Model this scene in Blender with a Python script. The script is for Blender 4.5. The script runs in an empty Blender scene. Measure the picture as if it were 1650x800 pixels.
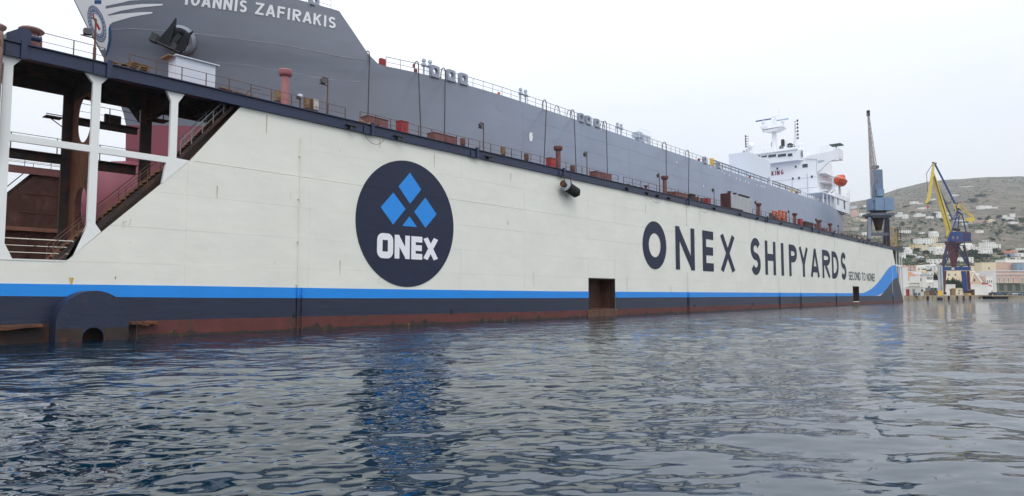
import bpy, bmesh, math, random
import numpy as np
from mathutils import Vector, Matrix, noise as mnoise
R = math.radians
rnd = random.Random(7)
scene = bpy.context.scene
col = scene.collection

# ------------------------------------------------------------------ camera
FPX, HC, DW = 1085.0, 2.6, 43.3           # focal length in photo pixels, eye height, distance to the dock side
ALPHA = math.atan(940 / FPX * math.cos(math.atan(74 / FPX)))
PITCH = math.atan(74 / FPX)
CAM = Vector((0, -DW, HC))
FH = Vector((math.cos(ALPHA), math.sin(ALPHA), 0))
RT = Vector((math.sin(ALPHA), -math.cos(ALPHA), 0))
FW = FH * math.cos(PITCH) + Vector((0, 0, 1)) * math.sin(PITCH)
UP = RT.cross(FW)
cd = bpy.data.cameras.new('camera'); cam = bpy.data.objects.new('camera', cd); col.objects.link(cam)
cd.lens = FPX / 1650 * 36; cd.sensor_width = 36; cd.sensor_fit = 'HORIZONTAL'; cd.clip_start = .1; cd.clip_end = 30000
cam.matrix_world = Matrix(((RT.x, UP.x, -FW.x, CAM.x), (RT.y, UP.y, -FW.y, CAM.y), (RT.z, UP.z, -FW.z, CAM.z), (0, 0, 0, 1)))
scene.camera = cam

def ray(px, py): return (RT * (px - 825) + UP * (400 - py) + FW * FPX)
def P(px, py, Y=0.0):                    # point of a sight line on the upright plane Y
    d = ray(px, py); return CAM + d * ((Y + DW) / d.y)
def G(px, py, Z=0.0):                    # ... on the level Z
    d = ray(px, py); return CAM + d * ((Z - HC) / d.z)
def FD(px, py, t):                       # ... at forward distance t
    d = ray(px, py); return CAM + d * (t / d.dot(FH))
def px_of(v):
    w = Vector(v) - CAM; f = w.dot(FW); return 825 + w.dot(RT) / f * FPX, 400 - w.dot(UP) / f * FPX

# ------------------------------------------------------------------ world, sun, exposure
SUN_EL, SUN_AZ = R(52), R(-124)          # azimuth of the sun's ground direction, measured from +X
w = bpy.data.worlds.new('World'); scene.world = w; w.use_nodes = True
nt = w.node_tree; nt.nodes.clear()
def N(t, kind, **kw):
    n = t.nodes.new(kind)
    for k, v in kw.items(): setattr(n, k, v)
    return n
out = N(nt, 'ShaderNodeOutputWorld'); bg = N(nt, 'ShaderNodeBackground'); sky = N(nt, 'ShaderNodeTexSky')
sky.sky_type = 'NISHITA'; sky.sun_disc = False; sky.sun_elevation = SUN_EL; sky.sun_rotation = R(90) - SUN_AZ
tc = N(nt, 'ShaderNodeTexCoord'); mp = N(nt, 'ShaderNodeMapping'); mp.inputs['Scale'].default_value = (1, 1, 3.2)
nz = N(nt, 'ShaderNodeTexNoise'); nz.inputs['Scale'].default_value = 1.7; nz.inputs['Detail'].default_value = 5; nz.inputs['Roughness'].default_value = .5
nt.links.new(tc.outputs['Generated'], mp.inputs['Vector']); nt.links.new(mp.outputs[0], nz.inputs['Vector'])
rp = N(nt, 'ShaderNodeValToRGB'); rp.color_ramp.elements[0].position = .36; rp.color_ramp.elements[1].position = .62
rp.color_ramp.elements[0].color = (8.0, 8.35, 8.95, 1); rp.color_ramp.elements[1].color = (8.7, 8.9, 9.2, 1)
nt.links.new(nz.outputs['Fac'], rp.inputs['Fac'])
mx = N(nt, 'ShaderNodeMix', data_type='RGBA'); mx.inputs[0].default_value = .9      # cloud deck over the clear sky
nt.links.new(sky.outputs[0], mx.inputs[6]); nt.links.new(rp.outputs[0], mx.inputs[7])
sx = N(nt, 'ShaderNodeSeparateXYZ'); nt.links.new(tc.outputs['Generated'], sx.inputs[0])      # an overcast sky is brighter overhead
cl = N(nt, 'ShaderNodeMath', operation='MULTIPLY_ADD', use_clamp=False); cl.inputs[1].default_value = 1.35; cl.inputs[2].default_value = 1.0
mz_ = N(nt, 'ShaderNodeMath', operation='MAXIMUM'); mz_.inputs[1].default_value = 0; nt.links.new(sx.outputs['Z'], mz_.inputs[0]); nt.links.new(mz_.outputs[0], cl.inputs[0])
vm = N(nt, 'ShaderNodeVectorMath', operation='SCALE'); nt.links.new(mx.outputs[2], vm.inputs[0]); nt.links.new(cl.outputs[0], vm.inputs['Scale'])
nt.links.new(vm.outputs[0], bg.inputs['Color']); bg.inputs['Strength'].default_value = .1
nt.links.new(bg.outputs[0], out.inputs[0])
sl = bpy.data.lights.new('sun', 'SUN'); so = bpy.data.objects.new('sun', sl); col.objects.link(so)
sl.energy = .9; sl.angle = R(22); sl.color = (1, .96, .9)
sd = Vector((math.cos(SUN_EL) * math.cos(SUN_AZ), math.cos(SUN_EL) * math.sin(SUN_AZ), math.sin(SUN_EL)))
so.rotation_euler = sd.to_track_quat('Z', 'Y').to_euler(); so.location = (0, 0, 300)
scene.view_settings.view_transform = 'Standard'; scene.view_settings.look = 'None'
scene.view_settings.exposure = -.04; scene.view_settings.gamma = 1
scene.render.engine = 'CYCLES'
scene.cycles.max_bounces = 6; scene.cycles.volume_bounces = 0

# ------------------------------------------------------------------ helpers
def lin(c):
    return tuple(((v / 255 + .055) / 1.055) ** 2.4 if v > 10 else v / 255 / 12.92 for v in c) + (1,)
MATS = {}
def mat(name, rgb, rough=.55, metal=0.0, var=.12, vs=.6, rust=0.0, rs=1.2, rcol=(74, 42, 28), bump=.0, bs=8.0, streak=1.0, spec=.5, lines=None):
    """painted surface: base colour with soft mottling, optional rust patches, optional fine relief"""
    if name in MATS: return MATS[name]
    m = bpy.data.materials.new(name); m.use_nodes = True; t = m.node_tree; b = t.nodes['Principled BSDF']; L = t.links
    b.inputs['Roughness'].default_value = rough; b.inputs['Metallic'].default_value = metal
    b.inputs['Specular IOR Level'].default_value = spec
    c = lin(rgb)
    g = N(t, 'ShaderNodeNewGeometry')
    mp = N(t, 'ShaderNodeMapping'); mp.inputs['Scale'].default_value = (1, 1, 1 / streak); L.new(g.outputs['Position'], mp.inputs['Vector'])
    n1 = N(t, 'ShaderNodeTexNoise'); n1.inputs['Scale'].default_value = vs; n1.inputs['Detail'].default_value = 6; n1.inputs['Roughness'].default_value = .6
    L.new(mp.outputs[0], n1.inputs['Vector'])
    r1 = N(t, 'ShaderNodeValToRGB'); e = r1.color_ramp.elements
    e[0].position = .3; e[1].position = .7
    e[0].color = tuple(v * (1 - var) for v in c[:3]) + (1,); e[1].color = tuple(min(1, v * (1 + var)) for v in c[:3]) + (1,)
    L.new(n1.outputs['Fac'], r1.inputs['Fac']); colout = r1.outputs[0]
    if rust > 0:
        mp2 = N(t, 'ShaderNodeMapping'); mp2.inputs['Scale'].default_value = (1, 1, .45); L.new(g.outputs['Position'], mp2.inputs['Vector'])
        n2 = N(t, 'ShaderNodeTexNoise'); n2.inputs['Scale'].default_value = rs; n2.inputs['Detail'].default_value = 9; n2.inputs['Roughness'].default_value = .72
        L.new(mp2.outputs[0], n2.inputs['Vector'])
        r2 = N(t, 'ShaderNodeValToRGB'); r2.color_ramp.elements[0].position = .66 - rust * .3; r2.color_ramp.elements[1].position = .72 - rust * .25
        L.new(n2.outputs['Fac'], r2.inputs['Fac'])
        n3 = N(t, 'ShaderNodeTexNoise'); n3.inputs['Scale'].default_value = rs * 4; L.new(g.outputs['Position'], n3.inputs['Vector'])
        r3 = N(t, 'ShaderNodeValToRGB'); rc = lin(rcol); r3.color_ramp.elements[0].color = tuple(v * .55 for v in rc[:3]) + (1,)
        r3.color_ramp.elements[1].color = (rc[0] * 1.7, rc[1] * 1.5, rc[2] * 1.3, 1); L.new(n3.outputs['Fac'], r3.inputs['Fac'])
        mx = N(t, 'ShaderNodeMix', data_type='RGBA'); L.new(r2.outputs[0], mx.inputs[0]); L.new(colout, mx.inputs[6]); L.new(r3.outputs[0], mx.inputs[7])
        colout = mx.outputs[2]
    L.new(colout, b.inputs['Base Color'])
    if bump:
        nb = N(t, 'ShaderNodeTexNoise'); nb.inputs['Scale'].default_value = bs; nb.inputs['Detail'].default_value = 4
        mpb = N(t, 'ShaderNodeMapping'); L.new(g.outputs['Position'], mpb.inputs['Vector'])
        if lines: mpb.inputs['Scale'].default_value = lines
        L.new(mpb.outputs[0], nb.inputs['Vector'])
        bp = N(t, 'ShaderNodeBump'); bp.inputs['Strength'].default_value = bump; bp.inputs['Distance'].default_value = .05
        L.new(nb.outputs['Fac'], bp.inputs['Height']); L.new(bp.outputs[0], b.inputs['Normal'])
    MATS[name] = m; return m

ORG = {}
def thing(name, label, cat, loc, group=None):
    o = bpy.data.objects.new(name, None); o.empty_display_size = .5; col.objects.link(o); o.location = loc
    o['label'] = label; o['category'] = cat
    if group: o['group'] = group
    ORG[o.name] = Vector(loc); return o
def struct(o): o['kind'] = 'structure'; return o
def stuff(o): o['kind'] = 'stuff'; return o

class MB:
    """collects shapes in world coordinates, then links them as one mesh object"""
    def __init__(s): s.v = []; s.f = []; s.mi = []; s.m = 0
    def add(s, vs, fs):
        k = len(s.v); s.v += [tuple(v) for v in vs]; s.f += [tuple(i + k for i in f) for f in fs]; s.mi += [s.m] * len(fs); return s
    def box(s, a, b):
        x0, y0, z0 = a; x1, y1, z1 = b
        return s.add([(x0, y0, z0), (x1, y0, z0), (x1, y1, z0), (x0, y1, z0), (x0, y0, z1), (x1, y0, z1), (x1, y1, z1), (x0, y1, z1)],
                     [(0, 3, 2, 1), (4, 5, 6, 7), (0, 1, 5, 4), (1, 2, 6, 5), (2, 3, 7, 6), (3, 0, 4, 7)])
    def obox(s, c, ux, uy, uz):              # centre and three half axes
        c, ux, uy, uz = map(Vector, (c, ux, uy, uz)); vs = []
        for k in (-1, 1):
            for i, j in ((-1, -1), (1, -1), (1, 1), (-1, 1)): vs.append(c + ux * i + uy * j + uz * k)
        return s.add(vs, [(0, 3, 2, 1), (4, 5, 6, 7), (0, 1, 5, 4), (1, 2, 6, 5), (2, 3, 7, 6), (3, 0, 4, 7)])
    def bar(s, a, b, w, h=None, up=(0, 0, 1)):   # rectangular bar from a to b
        a, b = Vector(a), Vector(b); h = h or w; d = (b - a).normalized(); up = Vector(up)
        if abs(d.dot(up)) > .98: up = Vector((0, 1, 0)) if abs(d.y) < .9 else Vector((1, 0, 0))
        u = d.cross(up).normalized(); q = u.cross(d).normalized()
        return s.obox((a + b) / 2, u * w / 2, q * h / 2, (b - a) / 2)
    def tube(s, pts, r, n=6, cap=True):
        pts = [Vector(p) for p in pts]; rr = r if isinstance(r, (list, tuple)) else [r] * len(pts); vs = []
        up = None
        for i, p in enumerate(pts):
            d = (pts[min(i + 1, len(pts) - 1)] - pts[max(i - 1, 0)]).normalized()
            if up is None: up = Vector((0, 0, 1)) if abs(d.z) < .9 else Vector((1, 0, 0))
            u = d.cross(up).normalized(); q = u.cross(d).normalized(); up = q
            for k in range(n):
                a = 2 * math.pi * k / n; vs.append(p + (u * math.cos(a) + q * math.sin(a)) * rr[i])
        fs = []
        for i in range(len(pts) - 1):
            for k in range(n):
                k2 = (k + 1) % n; fs.append((i * n + k, i * n + k2, (i + 1) * n + k2, (i + 1) * n + k))
        if cap: fs += [tuple(range(n))[::-1], tuple(range((len(pts) - 1) * n, len(pts) * n))]
        return s.add(vs, fs)
    def lathe(s, c, prof, n=16):             # profile [(radius, height)] about the upright through c
        c = Vector(c); vs = []; fs = []
        for r, z in prof:
            for k in range(n):
                a = 2 * math.pi * k / n; vs.append(c + Vector((r * math.cos(a), r * math.sin(a), z)))
        for i in range(len(prof) - 1):
            for k in range(n):
                k2 = (k + 1) % n; fs.append((i * n + k, i * n + k2, (i + 1) * n + k2, (i + 1) * n + k))
        fs += [tuple(range(n))[::-1], tuple(range((len(prof) - 1) * n, len(prof) * n))]
        return s.add(vs, fs)
    def prism(s, poly, a, b, axis='y'):      # outline [(u, v)] pushed from a to b along the axis
        f = {'y': lambda u, v, t: (u, t, v), 'x': lambda u, v, t: (t, u, v), 'z': lambda u, v, t: (u, v, t)}[axis]
        n = len(poly); vs = [f(u, v, a) for u, v in poly] + [f(u, v, b) for u, v in poly]
        fs = [tuple(range(n)), tuple(range(2 * n - 1, n - 1, -1))] + [(i, n + i, n + (i + 1) % n, (i + 1) % n) for i in range(n)]
        return s.add(vs, fs)
    def build(s, name, m, parent=None, smooth=False, origin=None, normals=True):
        me = bpy.data.meshes.new(name)
        o0 = ORG[parent.name] if parent is not None else Vector(origin or (0, 0, 0))
        me.from_pydata([(x - o0.x, y - o0.y, z - o0.z) for x, y, z in s.v], [], s.f)
        for q in (m if isinstance(m, (list, tuple)) else [m]): me.materials.append(q)
        if len(me.materials) > 1: me.polygons.foreach_set('material_index', s.mi)
        if normals:
            bm = bmesh.new(); bm.from_mesh(me); bmesh.ops.recalc_face_normals(bm, faces=bm.faces); bm.to_mesh(me); bm.free()
        if smooth: me.shade_smooth() if smooth is True else me.set_sharp_from_angle(angle=R(smooth)) if False else me.shade_smooth()
        if smooth and smooth is not True: me.set_sharp_from_angle(angle=R(smooth))
        me.update()
        o = bpy.data.objects.new(name, me); col.objects.link(o)
        if parent is not None: o.parent = parent; ORG[o.name] = o0
        else: o.location = o0; ORG[o.name] = o0
        return o
def solo(mb, name, m, label, cat, origin, group=None, smooth=False):
    o = mb.build(name, m, None, smooth, origin); o['label'] = label; o['category'] = cat
    if group: o['group'] = group
    return o
def copy_tree(o, loc, label, parent=None):
    c = o.copy(); col.objects.link(c)
    if parent is None: c.location = loc; c['label'] = label
    else: c.parent = parent
    for ch in list(o.children): copy_tree(ch, None, None, c)
    return c
def shared(name, me, parent, loc, rot=None, scale=None):      # one more part using an existing mesh, loc in the parent's frame
    o = bpy.data.objects.new(name, me); col.objects.link(o); o.parent = parent; o.location = loc
    if rot: o.rotation_euler = rot
    if scale: o.scale = scale
    return o

# ------------------------------------------------------------------ drawn capital letters: strokes in a box one unit tall
def arc(cx, cy, rx, ry, a0, a1, n=10):
    return [(cx + rx * math.cos(R(a0 + (a1 - a0) * i / n)), cy + ry * math.sin(R(a0 + (a1 - a0) * i / n))) for i in range(n + 1)]
def glyph(ch, W, S):
    """strokes of one letter as centre lines; W width, S stroke, height 1"""
    h = S / 2; a, b, lo, hi, c = h, W - h, h, 1 - h, W / 2
    ox, oy = W / 2 - h, .5 - h
    g = {
        'I': [[(c, 0), (c, 1)]], 'H': [[(a, 0), (a, 1)], [(b, 0), (b, 1)], [(a, .52), (b, .52)]],
        'N': [[(a, 0), (a, 1)], [(b, 0), (b, 1)], [(a * .9, 1 - h * .6), (b + a * .1, h * .6)]],
        'E': [[(a, 0), (a, 1)], [(a, hi), (W, hi)], [(a, .5), (W * .96, .5)], [(a, lo), (W, lo)]],
        'F': [[(a, 0), (a, 1)], [(a, hi), (W, hi)], [(a, .5), (W * .92, .5)]],
        'X': [[(a, 0), (b, 1)], [(a, 1), (b, 0)]], 'Y': [[(c, 0), (c, .45)], [(c, .43), (a, 1)], [(c, .43), (b, 1)]],
        'A': [[(a * .9, 0), (c, 1)], [(b + a * .1, 0), (c, 1)], [(W * .22, .28), (W * .78, .28)]],
        'T': [[(c, 0), (c, 1)], [(0, hi), (W, hi)]], 'Z': [[(0, hi), (W, hi)], [(W - h, hi), (h, lo)], [(0, lo), (W, lo)]],
        'K': [[(a, 0), (a, 1)], [(a, .38), (b, 1)], [(W * .42, .6), (b, 0)]],
        'M': [[(a, 0), (a, 1)], [(b, 0), (b, 1)], [(a, .96), (c, .2)], [(b, .96), (c, .2)]],
        'O': [arc(c, .5, ox, oy, 0, 360, 28)],
        'C': [arc(c, .5, ox, oy, 48, 312, 22)], 'G': [arc(c, .5, ox, oy, 48, 345, 22), [(c, .42), (W, .42)]],
        'P': [[(a, 0), (a, 1)], [(a, hi), (W * .5, hi)] + arc(W * .5, .72, b - W * .5, hi - .72, 90, -90, 10)[1:] + [(a, .72 * 2 - hi)]],
        'R': [[(a, 0), (a, 1)], [(a, hi), (W * .5, hi)] + arc(W * .5, .72, b - W * .5, hi - .72, 90, -90, 10)[1:] + [(a, .72 * 2 - hi)], [(W * .4, .46), (b, 0)]],
        'D': [[(a, 0), (a, 1)], [(a, hi), (W * .35, hi)] + arc(W * .35, .5, b - W * .35, oy, 90, -90, 14)[1:] + [(a, lo)]],
        'S': [arc(c, 1 - h - (.5 - h) / 2 - 0, ox, (.5 - h) / 2, 25, 270, 14)[:-1] + arc(c, h + (.5 - h) / 2, ox, (.5 - h) / 2, 90, -155, 14)],
        '!': [[(c, .28), (c, 1)], [(c, 0), (c, .16)]],
        # the rounded O of the round badge
        'Q': [[(a, .5)] + arc(a + ox * .55, 1 - h - ox * .55, ox * .55, ox * .55, 180, 90, 5) + arc(b - ox * .55, 1 - h - ox * .55, ox * .55, ox * .55, 90, 0, 5)
              + arc(b - ox * .55, h + ox * .55, ox * .55, ox * .55, 0, -90, 5) + arc(a + ox * .55, h + ox * .55, ox * .55, ox * .55, -90, -180, 5) + [(a, .5)]],
    }
    return g[ch]
def ribbon(pts, S, sx=1.0):
    """flat stroke of even width: list of quads"""
    p = [Vector((x, y)) for x, y in pts]; closed = (p[0] - p[-1]).length < 1e-4; n = len(p); L = []
    for i in range(n):
        if closed: d0 = (p[i] - p[i - 1 if i else n - 2]); d1 = (p[i + 1 if i < n - 1 else 1] - p[i])
        else: d0 = p[i] - p[i - 1] if i else p[1] - p[0]; d1 = p[i + 1] - p[i] if i < n - 1 else p[-1] - p[-2]
        d0.normalize(); d1.normalize(); t = (d0 + d1)
        t = t.normalized() if t.length > 1e-6 else d0
        m = Vector((-t.y, t.x)); k = max(.5, abs(m.dot(Vector((-d1.y, d1.x)))))
        L.append((p[i] + m * S / 2 / k, p[i] - m * S / 2 / k))
    return [(L[i][0], L[i][1], L[i + 1][1], L[i + 1][0]) for i in range(n - 1)]
def letter_mesh(ch, W, S, place, sub=1):
    """place(u, v, layer) -> world point"""
    mb = MB()
    for k, st in enumerate(glyph(ch, W, S)):
        for q in ribbon(st, S):
            if sub == 1: mb.add([place(p.x, min(1.0, max(0.0, p.y)), k) for p in q], [(0, 1, 2, 3)])
            else:
                for i in range(sub):
                    a0, b0 = q[0].lerp(q[3], i / sub), q[1].lerp(q[2], i / sub); a1, b1 = q[0].lerp(q[3], (i + 1) / sub), q[1].lerp(q[2], (i + 1) / sub)
                    mb.add([place(p.x, min(1.0, max(0.0, p.y)), k) for p in (a0, b0, b1, a1)], [(0, 1, 2, 3)])
    return mb
# ------------------------------------------------------------------ materials
M_white = mat('white_hull_paint', (229, 228, 217), .45, var=.05, vs=.22, streak=.7, rust=.10, rs=.55, rcol=(168, 158, 138), bump=.45, bs=.9, lines=(.7, .7, 1.5))
M_whitef = mat('white_frame_paint', (232, 233, 230), .45, var=.03, rust=.06, rs=1.5)
M_navy = mat('navy_paint', (30, 42, 72), .42, var=.16, vs=.5, bump=.3, bs=2.5)
M_navyband = mat('navy_band_paint', (24, 33, 58), .4, spec=.6, var=.16, vs=.4, streak=.4, bump=.3, bs=1.6, lines=(.35, .35, 2.2))
M_logo = mat('navy_logo_paint', (38, 44, 66), .55, spec=.3, var=.10, vs=.4, streak=.4, bump=.3, bs=1.6, lines=(.35, .35, 2.2))
M_blue = mat('sky_blue_paint', (26, 138, 226), .42, var=.05, vs=.4, bump=.25, bs=1.6, lines=(.35, .35, 2.2))
M_red = mat('boot_topping_red', (94, 46, 42), .6, var=.2, vs=.9, rust=.42, rs=.7, rcol=(70, 50, 42), bump=.3)
M_letter = mat('lettering_white', (235, 236, 240), .5, var=.02)
M_rust = mat('rusty_steel', (88, 56, 42), .85, var=.45, vs=.7, rust=.75, rs=.5, rcol=(98, 60, 36), bump=.6)
M_dark = mat('dark_steel', (50, 40, 38), .85, var=.4, vs=1.2, rust=.5, rs=1.0, rcol=(70, 44, 32), bump=.4)
M_rustwall = mat('rusty_wing_paint', (78, 50, 46), .9, var=.45, vs=.6, rust=.85, rs=.45, rcol=(62, 40, 30), bump=.5)
M_rail = mat('rail_brown', (96, 66, 54), .7, var=.25, vs=3)
M_brown = mat('red_brown_paint', (112, 70, 68), .6, var=.16, vs=2, rust=.12, rs=3)
M_deck = mat('deck_red_oxide', (120, 66, 60), .8, var=.2, vs=1.5, rust=.5, rs=1)
M_box = mat('locker_red', (150, 34, 40), .5, var=.1)
M_orange = mat('orange_frame', (196, 92, 44), .6, var=.15, rust=.2, rs=3)
M_hut = mat('hut_white', (204, 209, 220), .5, var=.03)
M_black = mat('black_rubber', (36, 36, 40), .8, var=.25, vs=3)
M_bluegrey = mat('crane_light_blue', (118, 142, 170), .5, var=.08, vs=.6)
M_grey = mat('grey_metal', (120, 122, 126), .5, var=.1)
M_wood = mat('old_wood', (132, 108, 80), .85, var=.35, vs=6)
M_lamp = mat('lamp_housing', (50, 50, 54), .5)
M_cont = mat('container_grey', (176, 178, 180), .6, var=.06, rust=.12, rs=2)

H, HB, SILL, WIN = 16.05, 15.28, 4.42, 4.2           # deck, beam foot, opening sill, wing width
BACK = 46.0                                          # outer face of the far wing
dock = thing('floating_dock', 'long white floating dry dock with blue stripe, round badge and big shipyard lettering', 'floating dock', (120, 0, 0))

# left and right limits of the plated side for a height
def XL(z):
    if z <= SILL: return .4
    if z <= 11.09: return 12.09 + (z - 4.42) * (18.69 - 12.09) / 6.67
    return 18.69 + (z - 11.09) * (21.96 - 18.69) / 4.19
def XR(z):
    return 228.3 - (z - .3) * (228.3 - 222.1) / 6.8 if z < 7.1 else 222.1 - (z - 7.1) * (222.1 - 216.2) / 8.2
D1 = (63.3, 68.9, .86, 4.42); D2 = (173.2, 178.7, .66, 4.4)
rows = [-2.0, .86, 2.64, 4.42, 6.6, 8.85, 11.09, 13.2, HB]
cols = [.4, 9, 18.6, 27.4, 34.2, 43, 52, D1[0], D1[1], 78, 87, 96, 105, 114, 123, 132, 141, 150, 159, D2[0], D2[1], 188, 197, 206, 215, 229]
def clip(poly, f):
    o = []
    for i, a in enumerate(poly):
        b = poly[(i + 1) % len(poly)]; fa, fb = f(a), f(b)
        if fa >= 0: o.append(a)
        if (fa >= 0) != (fb >= 0): t = fa / (fa - fb); o.append((a[0] + (b[0] - a[0]) * t, a[1] + (b[1] - a[1]) * t))
    return o
for j in range(len(rows) - 1):
    z0, z1 = rows[j], rows[j + 1]; xa, xb, xc, xd = XL(z0 + 1e-4), XL(z1), XR(z0), XR(z1)
    for i in range(len(cols) - 1):
        if z1 <= 4.43 and z0 > .8 and cols[i] in (D1[0], D2[0]): continue
        g = .0025
        poly = [(cols[i] + g, z0 + g), (cols[i + 1] - g, z0 + g), (cols[i + 1] - g, z1 - g), (cols[i] + g, z1 - g)]
        poly = clip(poly, lambda p: p[0] - (xa + (xb - xa) * (p[1] - z0) / (z1 - z0)))
        poly = clip(poly, lambda p: (xc + (xd - xc) * (p[1] - z0) / (z1 - z0)) - p[0])
        if len(poly) < 3: continue
        mb = MB(); n = len(poly); cx = sum(p[0] for p in poly) / n; cz = sum(p[1] for p in poly) / n
        tx, tz = rnd.uniform(-.0012, .0012), rnd.uniform(-.005, .005); y0 = rnd.uniform(-.002, .006)
        fr = [(x, y0 + (x - cx) * tx + (z - cz) * tz, z) for x, z in poly]; bk = [(x, .04, z) for x, z in poly]
        mb.add(fr + bk, [tuple(range(n)), tuple(range(2 * n - 1, n - 1, -1))] + [(q, n + q, n + (q + 1) % n, (q + 1) % n) for q in range(n)])
        mb.build('plate', M_white, dock)
# wing body behind the plates, in pieces that leave the two doorways open
mb = MB()
def body(poly): mb.prism(poly, .045, WIN)
top = HB + .6
for x0, x1 in ((22.0, D1[0]), (D1[1], D2[0]), (D2[1], 216.0)):
    body([(x0, -2), (x1, -2), (x1, top), (x0, top)])
body([(12.1, 4.40), (21.99, 4.40), (21.99, HB), (18.69, 11.06), (18.66, 11.06)])
body([(216.01, -2), (228.2, -2), (228.2, .3), (222.05, 7.1), (216.01, 15.2)])
for D in (D1, D2):
    body([(D[0] + .01, -2), (D[1] - .01, -2), (D[1] - .01, D[2]), (D[0] + .01, D[2])]); body([(D[0] + .01, D[3]), (D[1] - .01, D[3]), (D[1] - .01, top), (D[0] + .01, top)])
mb.build('wing_body', M_rustwall, dock)
mb = MB(); mb.prism([(.5, -2), (21.98, -2), (21.98, 4.39), (.5, 4.39)], .045, WIN - .01)
mb.build('pontoon_end', M_rust, dock)
for D in (D1, D2):                                    # doorways: rusty lining, a stained step
    mb = MB(); mb.box((D[0] + .02, 2.0, D[2]), (D[1] - .02, 2.06, D[3] - .01)); mb.box((D[0] + .015, .605, D[2] + .06), (D[0] + .07, 3.59, D[3] - .06)); mb.box((D[1] - .07, .605, D[2] + .06), (D[1] - .015, 3.59, D[3] - .06)); mb.box((D[0] + .02, .605, D[3] - .055), (D[1] - .02, 3.59, D[3] - .012)); mb.box((D[0] + .02, .605, D[2] + .005), (D[1] - .02, 3.59, D[2] + .05)); mb.box((D[0] - .06, -.05, D[2] - .12), (D[1] + .06, .6, D[2] + .03))
    mb.build('doorway_lining', mat('lining_brown', (84, 54, 42), .8, var=.35, vs=.8, rust=.4, rs=1) if D is D1 else mat('maroon_lining', (74, 38, 40), .8, var=.2, rust=.2), dock)
    mb = MB(); mb.box((D[0] - .25, -.12, -1.5), (D[1] + .25, -.04, D[2] - .13)); mb.build('doorway_apron', mat('apron_brown', (92, 64, 50), .75, var=.3, vs=1.5, rust=.3, rs=1.2), dock)
    mb = MB()
    for a, b in (((D[0] + .02, -.02, D[2]), (D[0] + .14, .6, D[3] - .02)), ((D[1] - .14, -.02, D[2]), (D[1] - .02, .6, D[3] - .02)), ((D[0] + .14, -.02, D[3] - .13), (D[1] - .14, .6, D[3] - .02))): mb.box(a, b)
    mb.build('doorway_frame', M_dark, dock)

# painted bands (thin coats proud of the plates)
BT = [(0, 3.2), (9, 3.15), (18.6, 3.11), (33, 3.0), (57, 2.88), (108, 2.83), (170.7, 2.78), (179.4, 2.79)]
BB = [(0, 2.56), (9, 2.5), (18.6, 2.37), (33, 2.26), (57, 2.17), (108, 2.12), (179.4, 2.12), (200, 2.12)]
RTOP = [(0, 1.0), (18.6, 1.0), (33, .93), (57, .78), (108, .8), (228.3, .72)]
def li(t, x):
    for (a, p), (b, q) in zip(t, t[1:]):
        if x <= b: return p + (q - p) * (x - a) / (b - a)
    return t[-1][1]
def band(name, m, lo, hi, spans, y=-.04):
    for a, b in spans:
        mb = MB(); n = max(2, int((b - a) / 3)); xs = [a + (b - a) * i / n for i in range(n + 1)]
        vs = [(x, y, lo(x)) for x in xs] + [(x, y, hi(x)) for x in xs] + [(x, y + .038, hi(x)) for x in xs]
        mb.add(vs, [(i, i + 1, n + 2 + i, n + 1 + i) for i in range(n)] + [(n + 1 + i, n + 2 + i, 2 * n + 3 + i, 2 * n + 2 + i) for i in range(n)])
        mb.build(name, m, dock, normals=False)
e = .02
band('blue_stripe', M_blue, lambda x: li(BB, x), lambda x: li(BT, x), ((.5, D1[0] - e), (D1[1] + e, D2[0] - e), (D2[1] + e, 179.4)))
band('navy_stripe', M_navyband, lambda x: li(RTOP, x), lambda x: li(BB, x) - .004, ((.5, D1[0] - e), (D1[1] + e, D2[0] - e), (D2[1] + e, 200)))
band('boot_topping', M_red, lambda x: -1.6, lambda x: li(RTOP, x) - .004, ((15.9, D1[0] - .27), (D1[1] + .27, D2[0] - .27), (D2[1] + .27, 227.8)))
band('bare_waterline', M_dark, lambda x: -1.6, lambda x: li(RTOP, x) - .004, ((.5, 15.88),))
# ragged slime line just above the water
for a, b in ((15.9, D1[0] - .27), (D1[1] + .27, D2[0] - .27), (D2[1] + .27, 227.8)):
    n = int((b - a) / .35); ph = rnd.uniform(0, 9); vs = []
    for i in range(n + 1):
        x = a + (b - a) * i / n; zz = .10 + .13 * max(0, math.sin(x * .31 + ph) * math.sin(x * .83 + 1)) + rnd.uniform(-.03, .07) + (.3 if rnd.random() < .05 else 0); vs += [(x, -.046, -1.6), (x, -.046, zz)]
    mb = MB(); mb.add(vs, [(2 * i, 2 * i + 2, 2 * i + 3, 2 * i + 1) for i in range(n)]); mb.build('slime_line', mat('waterline_slime', (52, 40, 34), .6, var=.5, vs=2, rust=.3, rs=1.5, rcol=(120, 104, 66)), dock, normals=False)
# rust runs below fittings
for px, top, ln, w_ in ((115, 448, 10, .12), (186, 446, 5, .05), (430, 186, 30, .04), (612, 226, 14, .05), (700, 250, 22, .03), (823, 280, 12, .05), (1040, 330, 16, .05), (1127, 340, 20, .04), (1208, 356, 26, .05), (1233, 366, 10, .06), (1312, 382, 12, .07), (1385, 398, 22, .09), (1002, 470, 24, .05), (1010, 446, 30, .04), (860, 440, 24, .03), (350, 300, 20, .03), (548, 420, 24, .03)):
    p_, q_ = P(px, top), P(px, top + ln); mb = MB(); mb.add([(p_.x - w_, -.012, p_.z), (p_.x + w_, -.012, p_.z), (p_.x + w_ * .4, -.012, q_.z), (p_.x - w_ * .3, -.012, q_.z)], [(0, 1, 2, 3)])
    mb.build('rust_run', mat('run_ochre', (196, 160, 84), .8, var=.3) if px == 115 else mat('run_pale', (176, 160, 138), .8, var=.25, vs=3), dock, normals=False)
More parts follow.
